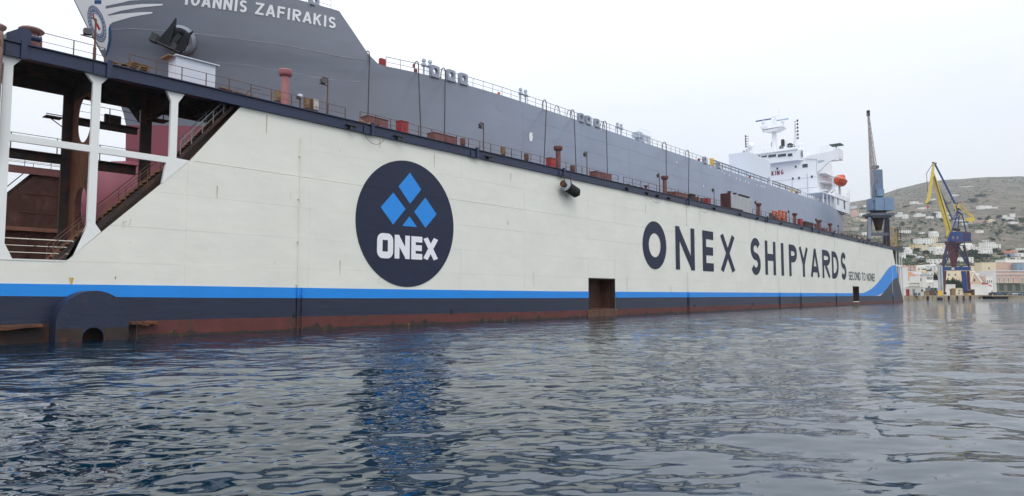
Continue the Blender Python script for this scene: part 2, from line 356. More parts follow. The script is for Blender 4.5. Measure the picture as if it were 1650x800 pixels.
# wave at the far end
wt = [(P(1200 + x / 5.5, 400 + y / 5.5)) for x, y in ((1055, 398), (1090, 381), (1130, 356), (1165, 322), (1200, 280), (1235, 232), (1262, 193), (1285, 168), (1308, 155), (1332, 151))]
wb = [(P(1200 + x / 5.5, 400 + y / 5.5)) for x, y in ((1352, 262), (1335, 267), (1312, 287), (1290, 318), (1262, 355), (1232, 388), (1200, 412), (1170, 422))]
zr = lambda z: XR(z) - .03
up = [(p.x, p.z) for p in wt]; dn = [(p.x, p.z) for p in wb]
up[-1] = (zr(up[-1][1]), up[-1][1]); dn[0] = (zr(dn[0][1]), dn[0][1])
def zip_strip(mb, A, B, y, k=24):                     # fill between two outlines resampled to the same count
    def rs(L):
        d = [0]
        for a, b in zip(L, L[1:]): d.append(d[-1] + math.hypot(b[0] - a[0], b[1] - a[1]))
        o = []
        for i in range(k + 1):
            s = d[-1] * i / k; j = max(0, min(len(L) - 2, next((q for q in range(len(d) - 1) if d[q + 1] >= s - 1e-9), len(L) - 2)))
            t = (s - d[j]) / max(1e-9, d[j + 1] - d[j]); o.append((L[j][0] + (L[j + 1][0] - L[j][0]) * t, L[j][1] + (L[j + 1][1] - L[j][1]) * t))
        return o
    A, B = rs(A), rs(B)
    mb.add([(x, y, z) for x, z in A] + [(x, y, z) for x, z in B], [(i, i + 1, k + 2 + i, k + 1 + i) for i in range(k)])
mb = MB(); zip_strip(mb, [(179.4, 2.79)] + up, [(179.4, 2.12)] + dn[::-1], -.04); mb.build('blue_wave', M_blue, dock, normals=False)
dd = dn[::-1]
mb = MB(); zip_strip(mb, [(200.004, 2.12)] + [q for q in dd if q[0] > 200.1], [(200.004, li(RTOP, 200)), (227.9, .74)], -.04); mb.build('navy_wave', M_navyband, dock, normals=False)

# round badge
CX, CZ, CR = 36.75, 8.47, 5.29
mb = MB(); mb.prism([(CX + CR * math.cos(2 * math.pi * i / 96), CZ + CR * math.sin(2 * math.pi * i / 96)) for i in range(96)], -.04, -.004); badge = mb.build('badge_disc', M_logo, dock)
Lg = lambda L: [(P(540 + x / 2.5, 240 + y / 2.5).x, P(540 + x / 2.5, 240 + y / 2.5).z) for x, y in L]
for L in ([(300, 97), (345, 165), (300, 222), (254, 152)], [(233, 177), (282, 243), (232, 306), (182, 236)], [(362, 197), (407, 264), (362, 319), (317, 254)], [(298, 273), (328, 316), (269, 311)]):
    mb = MB(); mb.prism(Lg(L), -.055, -.041); mb.build('blue_diamond' if len(L) == 4 else 'blue_triangle', M_blue, badge)
for ch, a, b, S in (('Q', 167, 232, .27), ('N', 238, 299, .26), ('E', 305, 349, .25), ('X', 352, 414, .30)):
    x0, x1 = P(540 + a / 2.5, 400).x, P(540 + b / 2.5, 400).x; z0, z1 = (5.47, 7.5) if ch == 'Q' else (5.5, 7.45)
    hh = z1 - z0; W = (x1 - x0) / hh
    mb = letter_mesh(ch, W, S, lambda u, v, k: (x0 + u * hh, -.056 - .004 * k, z0 + v * hh)); mb.build('badge_letter', M_letter, badge, normals=False)
ch_ = math.sqrt(CR ** 2 - (11.12 - CZ) ** 2); mb = MB(); mb.box((CX - ch_, -.052, 11.108), (CX + ch_, -.041, 11.132)); mb.build('weld_seam', M_logo, badge)
# big lettering
BIG = [('O', 1035.2, 1073.5), ('N', 1088.3, 1119), ('E', 1131.8, 1149.3), ('X', 1160, 1184.2), ('S', 1209.3, 1224.9), ('H', 1232.3, 1249.3), ('I', 1258, 1262.2), ('P', 1270.7, 1283.6),
       ('Y', 1286.7, 1301.4), ('A', 1305.2, 1319.3), ('R', 1324, 1336.8), ('D', 1339.4, 1350.2), ('S', 1354, 1362.3)]
lab = ('ONEX SHIPYARDS').replace(' ', '')
for ch, a, b in BIG:
    x0, x1 = P(a, 400).x, P(b, 400).x; z0, z1 = (5.80, 12.1) if ch in 'OS' else (5.95, 11.95)
    hh = z1 - z0; W = (x1 - x0) / hh; S = {'I': W, 'O': .25, 'X': .22, 'S': .2}.get(ch, .205)
    mb = letter_mesh(ch, W, S, lambda u, v, k: (x0 + u * hh, -.03 - .004 * k, z0 + v * hh)); mb.build('letter', M_logo, dock, normals=False)
tx = 'SECOND TO NONE!'; xs0, xs1 = 170.0, 194.6; zz0, hh = 5.85, 2.0
adv = {'S': .62, 'E': .62, 'C': .78, 'O': .86, 'N': .8, 'D': .78, ' ': .42, 'T': .66, '!': .3}
tot = sum(adv[c] for c in tx); sc = (xs1 - xs0) / tot; cur = xs0
for ch in tx:
    wv = adv[ch] * sc * .84
    if ch != ' ':
        mb = letter_mesh(ch, wv / hh, .16 if ch != '!' else .2, lambda u, v, k: (cur + u * hh, -.03 - .004 * k, zz0 + v * hh)); mb.build('small_letter', M_logo, dock, normals=False)
    cur += adv[ch] * sc

# upright pipes with brackets down the side
def colour_at(x, z):
    if z > li(BT, x): return M_white
    if z > li(BB, x): return M_blue
    return M_navyband if z > li(RTOP, x) else M_red
for px, z1 in ((480, 13.9), (1107, 14.6), (1254, 14.4), (1288, 14.6), (1345, 14.5), (1436, 12)):
    x = P(px, 420).x
    for a, b in ([(li(BT, x), z1)] if px in (480, 1436) else [(li(BT, x), 5.7), (12.2, z1)]) + [(li(BB, x), li(BT, x)), (li(RTOP, x), li(BB, x)), (-1, li(RTOP, x))]:
        if b <= a: continue
        mb = MB(); mb.tube([(x, -.09 if a > 2.6 else -.11, a), (x, -.09 if a > 2.6 else -.11, b)], .045 if a > 2.6 else .06, 6)
        if a < 2.6: mb.tube([(x + .35, -.11, a), (x + .35, -.11, b)], .04, 6)
        z = a + .2
        while z < b - .1: mb.box((x - .13, -.12, z), (x + .42 if a < 2.6 else x + .06, -.005, z + .05)); z += .5 if a < 2.6 else 3.1
        mb.build('side_pipe', colour_at(x, (a + b) / 2), dock)
# weld beads: long horizontal seams
for z, x0, x1 in ((11.12, 19, 219),):
    mb = MB(); mb.box((x0, -.016, z - .012), (x1, .0, z + .012)); mb.build('weld_seam', M_white, dock)
# small dark scupper holes in the waterline bands
for px in (475, 727, 1119, 1213, 1279, 1334, 1416):
    x = P(px, 495).x; z = li(RTOP, x); mb = MB(); mb.box((x - .17, -.07, z - .05), (x + .17, -.042, z + .32)); mb.build('scupper', M_black, dock)

# ------------------------------------------------------------------ deck beam, deck, soffit
XE = 229.0
mb = MB(); mb.box((.4, -.22, HB), (XE, .3, H - .06)); mb.build('deck_beam', M_navy, dock)
mb = MB(); mb.box((.4, -.36, H - .06), (XE, .35, H)); mb.build('beam_flange', M_navy, dock)
mb = MB(); mb.box((.4, .3, H - .3), (XE, WIN + .2, H - .07)); mb.build('deck_slab', M_dark, dock)
mb = MB(); mb.box((.4, .36, H - .069), (XE, WIN + .2, H - .02)); mb.build('deck', M_deck, dock)
mb = MB(); mb.box((.4, WIN - .15, 14.8), (XE, WIN + .1, H - .31)); mb.build('inner_girder', M_dark, dock)
for px, big in ((25, 1), (165, 1), (595, 1), (765, 1), (905, 1), (1107, 1), (1233, 1), (1305, 1), (1338, 1)):
    x = P(px, 300).x; mb = MB(); mb.box((x - .14, -.42, HB - .1), (x + .14, -.2, H + .16)); mb.box((x - .8, -.3, HB - .04), (x - .16, -.22, H - .2)); mb.build('beam_bracket', M_navy, dock)
for px in (560, 637, 784, 1008, 1040, 1057, 1075, 1148, 1189, 1217, 1255, 1288, 1316, 1380, 1386, 1392, 1400, 1408, 1416):
    x = P(px, 300).x; mb = MB(); mb.box((x - .45, -.5, HB + .28), (x + .45, -.22, HB + .36)); mb.box((x - .12, -.42, HB - .02), (x + .16, -.22, HB + .28)); mb.build('fairlead_clip', M_lamp, dock)

# ------------------------------------------------------------------ open frame at the near end
def frame_column(xc, lower=True):
    a, b = xc - .21, xc + .21
    mb = MB(); mb.prism([(xc - .63, HB), (a, 14.8), (a, SILL + .9), (xc - .55 if lower else a, SILL), (xc + .6 if lower else b, SILL), (b, SILL + .85), (b, 14.8), (xc + .6, HB)][::-1], -.02, .22)
    return mb
c0 = frame_column(9.05).build('frame_column', M_whitef, dock)
mb = MB(); mb.prism([(12.66, HB), (13.06, 14.8), (13.06, 6.5), (12.42, 4.75), (12.11, 4.44), (13.79, 6.18), (13.48, 6.62), (13.48, 14.8), (13.87, HB)], -.02, .22); mb.build('frame_column', M_whitef, dock)
mb = MB(); mb.prism([(17.12, HB), (17.42, 14.65), (17.42, 11.0), (17.24, 10.7), (17.03, 9.42), (18.66, 11.07), (17.85, 11.12), (17.85, 14.65), (18.24, HB)], -.02, .22); mb.build('frame_column', M_whitef, dock)
for xc in (4.7, .7):
    o = c0.copy(); col.objects.link(o); o.location.x += xc - 9.05
for a, b in ((.9, 4.49), (4.91, 8.84), (9.26, 13.06), (13.48, 17.42)):
    mb = MB(); mb.box((a, .0, 10.74), (b, .2, 11.12)); mb.build('frame_rail', M_whitef, dock)
mb = MB(); mb.box((.4, -.03, SILL - .02), (12.1, .25, SILL + .05)); mb.build('sill_lip', M_whitef, dock)
# transverse web frames with lightening holes, inner columns
def ellipse_hole_web(x, zs, ya, yb):
    """plate across the wing at x with tall oval holes, between ya and yb"""
    mb = MB(); z = zs[0]; t = .03
    yc = (ya + yb) / 2 - .3; hw = (yb - ya) / 2 - .75
    def strip(z0, z1):                                # solid
        mb.box((x - t, ya, z0), (x + t, yb, z1))
    cur = zs[0]
    for (h0, h1) in zs[2]:
        strip(cur, h0); K = 14
        pts = []
        for k in range(K + 1):                        # half outline from top to foot
            a = math.pi * k / K; r = hw
            zz = (h1 - r + r * math.cos(a)) if a < math.pi / 2 else (h0 + r + r * math.cos(a))
            pts.append((r * math.sin(a), zz))
        for s in (-1, 1):
            for (r0, z0), (r1, z1) in zip(pts, pts[1:]):
                ye = ya if s < 0 else yb
                mb.add([(x - t, yc + s * r0, z0), (x - t, yc + s * r1, z1), (x - t, ye, z1), (x - t, ye, z0), (x + t, yc + s * r0, z0), (x + t, yc + s * r1, z1), (x + t, ye, z1), (x + t, ye, z0)],
                       [(0, 1, 2, 3), (7, 6, 5, 4), (0, 4, 5, 1)])
        cur = h1
    strip(cur, zs[1]); return mb
w1 = ellipse_hole_web(13.27, (SILL, 14.8, [(5.2, 8.9), (11.6, 14.4)]), .25, WIN - .1); web = w1.build('web_frame', M_rust, dock)
for x in (4.7, .7):
    o = web.copy(); col.objects.link(o); o.location.x += x - 13.27
mb = MB(); mb.box((12.75, WIN - .12, SILL), (13.45, WIN + .05, 14.8)); ic = mb.build('inner_column', M_dark, dock)
for x in (17.5, 4.7, .7):
    o = ic.copy(); col.objects.link(o); o.location.x += x - 13.27 + .2
mb = MB(); mb.prism([(16.4, 14.8), (17.1, 13.9), (17.1, 14.8)], WIN - .1, WIN); mb.prism([(18.6, 14.8), (17.6, 13.9), (17.6, 14.8)], WIN - .1, WIN); mb.build('column_gusset', M_dark, dock)
for x in (.7, 4.7, 9.05, 13.27, 17.63, 20.6):
    mb = MB(); mb.box((x - .04, .3, 14.55 if x != 20.6 else 15.0), (x + .04, WIN - .16, H - .31)); mb.box((x - .18, .3, 14.5 if x != 20.6 else 14.95), (x + .18, WIN - .16, 14.55 if x != 20.6 else 15.0)); mb.build('soffit_beam', M_dark, dock)
for y in (1.3, 2.3, 3.2):
    mb = MB(); mb.box((.5, y - .03, 15.35), (21.9, y + .03, H - .31)); mb.build('soffit_stiffener', M_dark, dock)
for z0, z1, a, b in ((10.5, 11.0, .7, 12.74), (10.4, 10.95, 13.46, 17.0), (13.08, 13.46, 13.46, 17.0), ):
    mb = MB(); mb.box((a, WIN - .1, z0), (b, WIN + .04, z1)); mb.box((a, WIN - .4, z1), (b, WIN + .04, z1 + .05)); mb.build('inner_stringer', M_dark, dock)
def rail_mesh(pts, y, hgt=1.0, n=2, r=.022, base=None, step=1.45, name='railing', m=None, par=None, postm=None):
    """posts (sub-parts) and rails over a run of (x, z) points"""
    m = m or M_rail; (xa, za), (xb, zb) = pts[0], pts[-1]; mb = MB()
    for k in range(1, n + 1): mb.tube([(x, y, z + hgt * k / n) for x, z in pts], r if k == n else r * .7, 5)
    ro = mb.build(name, m, par or dock); k = max(1, round(abs(xb - xa) / step)); first = None
    for i in range(k + 1):
        t = i / k; x = xa + (xb - xa) * t; z = za + (zb - za) * t
        if first is None:
            q = MB(); q.bar((x, y, z), (x, y, z + hgt), .05, .05); first = q.build('post', m, ro); fx, fz = x, z
        else:
            c = first.copy(); col.objects.link(c); c.location.x += x - fx; c.location.z += z - fz
    return ro
def XP(px, Y, z=H):                                    # x where a picture column meets plane Y at height z
    x = P(px, 300, Y).x
    for _ in range(4): x += (px - px_of((x, Y, z))[0]) * (P(px + 1, 300, Y).x - P(px, 300, Y).x)
    return x
rail_mesh([(9.2, SILL + .05), (12.5, SILL + .05)], .3, 1.1, 3, .03, m=mat('white_rail', (214, 208, 190), .5, rust=.35, rs=5), step=3.0)
rail_mesh([(.9, 11.05), (17.2, 11.05)], WIN, 1.0, 2, .02, m=M_lamp, step=2.4)
rail_mesh([(13.5, 13.5), (17.2, 13.5)], WIN, 1.0, 2, .02, m=M_lamp, step=1.8)
mb = MB(); mb.bar((11.9, WIN + .4, 13.4), (12.8, WIN + .4, 13.4), .8, .05); mb.bar((12.2, WIN + .4, 13.35), (12.8, WIN, 12.8), .06); mb.bar((11.9, WIN, 13.5), (12.8, WIN, 13.5), .05); mb.build('inner_platform', M_dark, dock)
mb = MB(); mb.box((15.1, WIN + .05, 13.5), (16.05, WIN + .25, 14.15)); mb.build('sign_board', M_dark, dock)
mb = MB(); mb.box((17.3, 2.6, 14.0), (18.4, 3.6, 14.07))
for x, y in ((17.3, 2.6), (18.4, 2.6), (17.3, 3.6), (18.4, 3.6)): mb.bar((x, y, 14.0), (x, y, 15.6), .05)
mb.build('hanging_cage', M_dark, dock)
# stairs: two flights along the slanted plate edge
def flight(xa, za, xb, zb, y0, y1, off):
    root = MB(); d = Vector((xb - xa, 0, zb - za)).normalized(); nrm = Vector((-d.z, 0, d.x))
    root.bar(Vector((xa, y0, za)), Vector((xb, y0, zb)), .06, .2, up=nrm)
    mat('stair_rust', (142, 100, 74), .8, var=.3, vs=2, rust=.3, rs=2); so = root.build('staircase', M_dark, dock)
    mb2 = MB(); mb2.bar(Vector((xa, y1, za)), Vector((xb, y1, zb)), .06, .3, up=nrm); mb2.build('stringer', MATS['stair_rust'], so)
    n = int((zb - za) / .235); first = None
    for i in range(1, n):
        t = i / n; x = xa + (xb - xa) * t; z = za + (zb - za) * t
        if first is None: q = MB(); q.box((x - .13, y0 + .04, z), (x + .13, y1 - .04, z + .04)); first = q.build('tread', M_dark, so); fx, fz = x, z
        else: c = first.copy(); col.objects.link(c); c.location.x += x - fx; c.location.z += z - fz
    q = MB()
    for y in (y0, y1):
        q.tube([(xa, y, za + 1.0), (xb, y, zb + 1.0)], .028, 5); q.tube([(xa, y, za + .55), (xb, y, zb + .55)], .02, 5)
        k = 5
        for i in range(k + 1):
            t = i / k; x, z = xa + (xb - xa) * t, za + (zb - za) * t; q.bar((x, y, z), (x, y, z + 1.0), .045)
    q.build('handrail', M_rail if off else M_grey, so)
flight(11.55, SILL, 17.5, 10.45, .3, 1.45, 1)
flight(18.2, 11.3, 21.6, 15.3, .3, 1.35, 0)
mb = MB(); mb.box((17.5, .25, 10.4), (18.4, 2.6, 10.47)); mb.bar((18.1, .5, 11.05), (18.1, 2.2, 11.05), .3); mb.build('stair_landing', M_rust, dock)
# rubbing post by the first column, fender drum, torn rubbing strip
mb = MB(); mb.tube([(8.45, -.42, 10.2), (8.45, -.42, 16.2)], .24, 12); mb.lathe((8.45, -.42, 16.2), [(.24, 0), (.2, .15), (.33, .3), (.36, .42), (.2, .52), (.02, .55)], 14)
mb.build('rusty_post', mat('pink_rust', (138, 110, 100), .7, var=.2, vs=3, rust=.3, rs=3), dock, smooth=35)
fx, fz, fr = 13.23, .98, 1.8
out_ = [(fx + fr * math.cos(R(a)), fz + fr * math.sin(R(a))) for a in range(0, 181, 6)] + [(fx - fr, -1.5), (fx + fr, -1.5)]
fd = MB(); n = len(out_)
# face with an arched hole at the waterline
hr, hz = .52, .22
def hole_face(y):
    L = []
    for i in range(31):
        a = math.pi * i / 30; ox_, oz_ = fx + fr * math.cos(a), fz + fr * math.sin(a); L.append(((ox_, oz_), (fx + hr * math.cos(a), hz + hr * math.sin(a))))
    vs = [];
    for (o1, i1) in L: vs += [(o1[0], y, o1[1]), (i1[0], y, i1[1])]
    fd.add(vs, [(2 * i, 2 * i + 2, 2 * i + 3, 2 * i + 1) for i in range(30)])
    fd.box((fx + hr, y, -1.5), (fx + fr, y + .02, fz)) if False else None
    fd.add([(fx + fr, y, fz), (fx + fr, y, -1.5), (fx + hr, y, -1.5), (fx + hr, y, hz)], [(0, 1, 2, 3)]); fd.add([(fx - fr, y, fz), (fx - fr, y, -1.5), (fx - hr, y, -1.5), (fx - hr, y, hz)], [(3, 2, 1, 0)])
hole_face(-1.2); hole_face(-1.15)
vs = [(x, -1.2, z) for x, z in out_] + [(x, -.045, z) for x, z in out_]
fd.add(vs, [(i, i + 1, n + i + 1, n + i) for i in range(n - 1)] + [(n - 1, 0, n, 2 * n - 1)])
M_drum = mat('drum_navy', (34, 42, 64), .5, var=.12, vs=1.2, rust=.12, rs=1.5, bump=.5, bs=5)
fd.build('fender_drum', M_drum, dock)
mb = MB(); mb.box((fx - fr - .004, -1.212, -1.5), (fx + fr + .004, -1.203, fz - .32)) if False else None
for a, b in ((-fr - .005, -hr - .02), (hr + .02, fr + .005)): mb.box((fx + a, -1.215, -1.5), (fx + b, -1.204, .72))
mb.build('drum_rust_band', M_dark, dock)
for x0, x1, s in ((.4, 11.0, 1), (15.1, 17.0, 0)):
    mb = MB(); k = 14; vs = []
    for i in range(k + 1):
        x = x0 + (x1 - x0) * i / k; zz = .98 + rnd.uniform(-.03, .03); d = .55 + rnd.uniform(-.12, .1); vs += [(x, -.04, zz), (x, -d, zz - rnd.uniform(0, .12)), (x, -d - .01, zz - .16 - rnd.uniform(0, .1))]
    mb.add(vs, [(3 * i + a, 3 * i + 3 + a, 3 * i + 4 + a, 3 * i + 1 + a) for i in range(k) for a in (0, 1)]); mb.build('torn_strip', M_rust, dock)

# far wing, pontoon deck, keel blocks
mb = MB()
for a, b in ((BACK - WIN, BACK),):
    mb.prism([(10.4, 4.3), (226, 4.3), (222.1, 7.1), (216.2, HB + .4), (21, HB + .4), (20.6, HB), (17.0, 11.09)], a, b)
mb.build('far_wing', M_rustwall, dock)
mb = MB(); mb.box((.4, BACK - WIN - .3, HB), (XE, BACK - WIN - .01, H - .04)); mb.box((.4, BACK - WIN - .35, HB + .75), (XE, BACK + .1, H)); mb.build('far_deck_beam', M_brown, dock)
mb = MB(); mb.box((12.5, BACK - WIN - .5, 9.2), (216, BACK - WIN - .01, 9.6)); mb.build('far_ledge', mat('ledge_rust', (120, 84, 66), .8, var=.2, rust=.3), dock)
for x in range(14, 60, 3):
    mb = MB(); zt = min(9.2, SILL + max(0, (x - 12.1)) * 1.0); mb.box((x, BACK - WIN - .22, 4.3), (x + .12, BACK - WIN - .01, zt)); mb.build('far_stiffener', M_rustwall, dock)
mb = MB(); mb.bar((10.4, BACK - WIN + .6, 4.6), (17.0, BACK - WIN + .6, 11.3), .3, .5); mb.bar((17.0, BACK - WIN + .6, 11.3), (20.6, BACK - WIN + .6, 15.4), .3, .5); mb.tube([(17, BACK - WIN + .6, 12.3), (20.2, BACK - WIN + .6, 16)], .05, 5); mb.build('far_stair', M_dark, dock)
for x in range(24, 120, 6): mb = MB(); mb.box((x, BACK - WIN - .12, 9.62), (x + .1, BACK - WIN - .01, HB)); mb.build('far_stiffener', M_rustwall, dock)
for z_ in (5.6, 7.0, 11.2, 13.2): mb = MB(); mb.box((19.6 if z_ > 11 else 14, BACK - WIN - .06, z_), (200, BACK - WIN - .01, z_ + .06)); mb.build('far_seam', M_rust, dock)
for xc in (9.05, 13.27, 17.63, 4.7):
    mb = MB(); mb.box((xc - .21, BACK - .2, SILL), (xc + .21, BACK, HB)); mb.build('far_column', M_dark, dock)
mb = MB(); mb.box((.45, WIN, 1), (XE - .5, BACK - .05, 4.3)); mb.build('pontoon_deck', M_rust, dock)
rail_mesh([(.6, H), (60, H)], BACK - WIN, 1.1, 2, .03, m=M_rail, step=2.4)
rail_mesh([(.6, H), (60, H)], BACK, 1.1, 2, .03, m=M_rail, step=3.0)
kb = None
for i in range(34):
    x = 26 + i * 5
    if kb is None: q = MB(); q.box((x, 22, 4.3), (x + 1.2, 24, 5.88)); kb = q.build('keel_block', M_wood, dock)
    else: c = kb.copy(); col.objects.link(c); c.location.x += i * 5
# far end frame
for xc in (219.6, 223.2, 227.4):
    mb = MB(); mb.box((xc - .25, .9, .5), (xc + .25, WIN, HB)); mb.build('end_column', mat('maroon_steel', (72, 38, 40), .7, var=.2, rust=.3), dock)
for xc in (221.6, 225.5, 228.4):
    z = {221.6: 8.2, 225.5: 4.0, 228.4: .6}[xc]; mb = MB(); mb.box((xc - .13, 0, z), (xc + .13, .25, HB)); mb.build('end_post', M_whitef, dock)
mb = MB(); mb.box((219.5, -.01, 10.6), (228.6, .2, 11.1)); mb.build('end_rail', M_whitef, dock)
# ------------------------------------------------------------------ the ship in the dock
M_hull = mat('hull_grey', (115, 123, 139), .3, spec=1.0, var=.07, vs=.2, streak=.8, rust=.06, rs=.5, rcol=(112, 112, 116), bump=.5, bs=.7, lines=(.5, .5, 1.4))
def mottled(m, x0, x1, c0, c1):
    """colour made darker near the bow and lighter further aft, with a blotchy border"""
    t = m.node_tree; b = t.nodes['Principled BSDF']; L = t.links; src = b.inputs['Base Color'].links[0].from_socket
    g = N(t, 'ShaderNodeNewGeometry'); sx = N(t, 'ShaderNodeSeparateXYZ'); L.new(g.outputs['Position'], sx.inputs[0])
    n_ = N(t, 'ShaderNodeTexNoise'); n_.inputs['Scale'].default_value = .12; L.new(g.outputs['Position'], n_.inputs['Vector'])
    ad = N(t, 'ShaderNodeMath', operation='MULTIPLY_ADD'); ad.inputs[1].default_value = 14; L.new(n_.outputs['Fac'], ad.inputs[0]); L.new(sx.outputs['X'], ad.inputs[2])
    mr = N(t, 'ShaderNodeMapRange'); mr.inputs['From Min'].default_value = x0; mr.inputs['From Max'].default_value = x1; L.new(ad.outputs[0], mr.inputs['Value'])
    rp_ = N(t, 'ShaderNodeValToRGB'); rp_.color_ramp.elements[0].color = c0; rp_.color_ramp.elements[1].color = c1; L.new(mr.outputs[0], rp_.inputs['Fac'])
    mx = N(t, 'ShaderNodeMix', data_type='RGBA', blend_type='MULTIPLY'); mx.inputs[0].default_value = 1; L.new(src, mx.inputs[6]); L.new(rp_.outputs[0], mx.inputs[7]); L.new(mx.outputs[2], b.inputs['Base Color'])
mottled(M_hull, 46, 84, (.86, .84, .82, 1), (1.35, 1.42, 1.5, 1))  # hull base colour multiplied along its length, darker at the bow, lighter aft
M_hullred = mat('hull_antifouling', (124, 62, 76), .6, var=.08, vs=.3, bump=.3, bs=.9, lines=(.25, .25, 1.6))
M_shipwhite = mat('ship_white', (236, 238, 242), .45, var=.02)
M_glass = mat('dark_glass', (44, 58, 72), .12, var=.05, spec=.8)
M_shipblue = mat('emblem_blue', (38, 84, 132), .5, var=.05)
M_shipred = mat('emblem_red', (190, 44, 60), .5, var=.05)
M_chock = mat('chock_grey', (176, 184, 196), .45, var=.05)
M_anchor = mat('anchor_black', (26, 28, 34), .45, var=.1)
YC, BH, KEEL, XSTERN = 23.0, 16.1, 5.9, 207.0
ship = thing('cargo_ship', 'long grey cargo ship with dull red bottom and white bridge standing in the dock', 'ship', (115, YC, KEEL))
def ip(t, x):
    if x <= t[0][0]: return t[0][1]
    return li(t, x)
STEM = [(5.9, 24.4), (8, 23.2), (15.9, 22.82), (18.3, 22.78), (20.1, 22.14), (24, 20.6), (25.2, 19.8), (28.2, 18.2), (31.5, 16.5)]
def Ztop(X):
    base = 25.25
    if X < 37.06: return 29.81 + (37.06 - X) * .09
    if X < 39.95: return 29.81 - (X - 37.06) * 1.355
    if X < 41.3: return base + .645 * ((41.3 - X) / 1.35) ** 2
    return base
def hb(X, Z):
    """half breadth of the hull"""
    xs = ip(STEM, Z); Lz = 37 + max(0, Z - 18) * 1.1 + max(0, 16 - Z) * .35; n = 2.56 + max(0, min(7.2, Z - 18)) * .054
    t = (X - xs) / Lz
    if t <= 0: return 0.0
    b = BH * (1 - (1 - min(t, 1)) ** n)
    if Z < KEEL + 2.1: q = 2.1 - (Z - KEEL); b = min(b, b - 2.1 + math.sqrt(max(0, 2.1 ** 2 - q * q))); b = max(b, 0)
    if X > 168:
        s = (X - 168) / (XSTERN - 168); full = 1 - .22 * s ** 2.2; 
        if Z < 18: full *= max(0.02, 1 - s ** 1.6 * min(1, (18 - Z) / 7))
        b *= full
    return b
def hullY(X, Z, off=.03): return YC - hb(X, Z) - off
def hull_hit(px, py):
    d = ray(px, py); f = lambda s: (CAM.y + d.y * s) - (YC - hb(CAM.x + d.x * s, CAM.z + d.z * s))
    s0 = (DW + 4) / d.y; s1 = (DW + YC) / d.y; N_ = 200; a = s0
    for i in range(1, N_ + 1):
        b_ = s0 + (s1 - s0) * i / N_
        if f(b_) >= 0:
            for _ in range(30):
                m = (a + b_) / 2
                if f(m) >= 0: b_ = m
                else: a = m
            return CAM + d * b_
        a = b_
    return CAM + d * s1
def hull_n(X, Z):
    e_ = .2; dx = (hb(X + e_, Z) - hb(X - e_, Z)) / (2 * e_); dz = (hb(X, Z + e_) - hb(X, Z - e_)) / (2 * e_)
    return Vector((-dx, -1, -dz)).normalized()
NU, zs_low = 220, [KEEL, 6.1, 6.5, 7.1, 8.0, 9.5, 11.5, 13.5, 15.5, 17, 18.0]
us = [(i / NU) for i in range(NU + 1)]
g_ = lambda u: .35 * u ** 2.2 + .65 * u if u < 1 else 1
def hull_part(name, m, zfun, nz):
    mb = MB()
    for side in (-1, 1):
        k = len(mb.v)
        for u in us:
            gg = u * u * .35 + .65 * u * u if u < .3 else None
            for j in range(nz + 1):
                Z0 = zfun(j / nz, None)
                xs = ip(STEM, Z0); X = xs + (XSTERN - xs) * u ** 1.6
                for _ in range(8): Z = zfun(j / nz, X); xs = ip(STEM, Z); X = X * .5 + .5 * (xs + (XSTERN - xs) * u ** 1.6)
                mb.v.append((X, YC + side * hb(X, Z), Z))
        for i in range(NU):
            for j in range(nz):
                a = k + i * (nz + 1) + j; mb.f.append((a, a + 1, a + nz + 2, a + nz + 1)); mb.mi.append(0)
        if side < 0: k0 = k
    # transom
    n0 = NU * (nz + 1); n1 = (NU + 1) * (nz + 1) + NU * (nz + 1)
    for j in range(nz): mb.f.append((n0 + j, n0 + j + 1, n1 + j + 1, n1 + j)); mb.mi.append(0)
    return mb.build(name, m, ship, smooth=60)
hull_part('hull_bottom', M_hullred, lambda v, X: zs_low[int(round(v * 10))], 10)
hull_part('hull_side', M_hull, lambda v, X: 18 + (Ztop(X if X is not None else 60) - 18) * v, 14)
# keel plate and decks
mb = MB(); K = 60
xs_ = [24.7 + (XSTERN - 24.7) * i / K for i in range(K + 1)]
mb.add([(x, YC - hb(x, KEEL + .01), KEEL) for x in xs_] + [(x, YC + hb(x, KEEL + .01), KEEL) for x in xs_], [(i, K + 1 + i, K + 2 + i, i + 1) for i in range(K)]); mb.build('keel_plate', M_hullred, ship)
mb = MB(); xs_ = [41.5 + (XSTERN - 41.5) * i / K for i in range(K + 1)]
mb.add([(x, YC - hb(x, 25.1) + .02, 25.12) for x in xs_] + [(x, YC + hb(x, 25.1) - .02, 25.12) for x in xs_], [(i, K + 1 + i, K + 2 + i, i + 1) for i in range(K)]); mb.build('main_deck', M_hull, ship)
mb = MB(); xs_ = [19.2 + (36.6 - 19.2) * i / 20 for i in range(21)]
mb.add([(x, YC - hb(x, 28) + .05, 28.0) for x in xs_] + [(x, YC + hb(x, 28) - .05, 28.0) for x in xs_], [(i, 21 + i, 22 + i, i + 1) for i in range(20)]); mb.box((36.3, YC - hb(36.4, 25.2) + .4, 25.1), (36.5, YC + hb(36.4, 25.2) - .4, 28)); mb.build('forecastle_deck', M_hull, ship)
mb = MB()
for i in range(13):
    pass
prof = [(.05, 19.5), (1.0, 19.75), (1.9, 20.4), (2.35, 21.6), (2.6, 23.6), (2.7, 28)]
n = 18; vs = []; fs = []
for r, x in prof:
    for k in range(n): a = 2 * math.pi * k / n; vs.append((x, YC + r * math.cos(a) * .95, 10.6 + (r * math.sin(a)) * 1.75 - (x - 17) * .05))
for i in range(len(prof) - 1):
    for k in range(n): k2 = (k + 1) % n; fs.append((i * n + k, i * n + k2, (i + 1) * n + k2, (i + 1) * n + k))
mb.add(vs, fs); mb.build('bulbous_bow', M_hullred, ship, smooth=True)

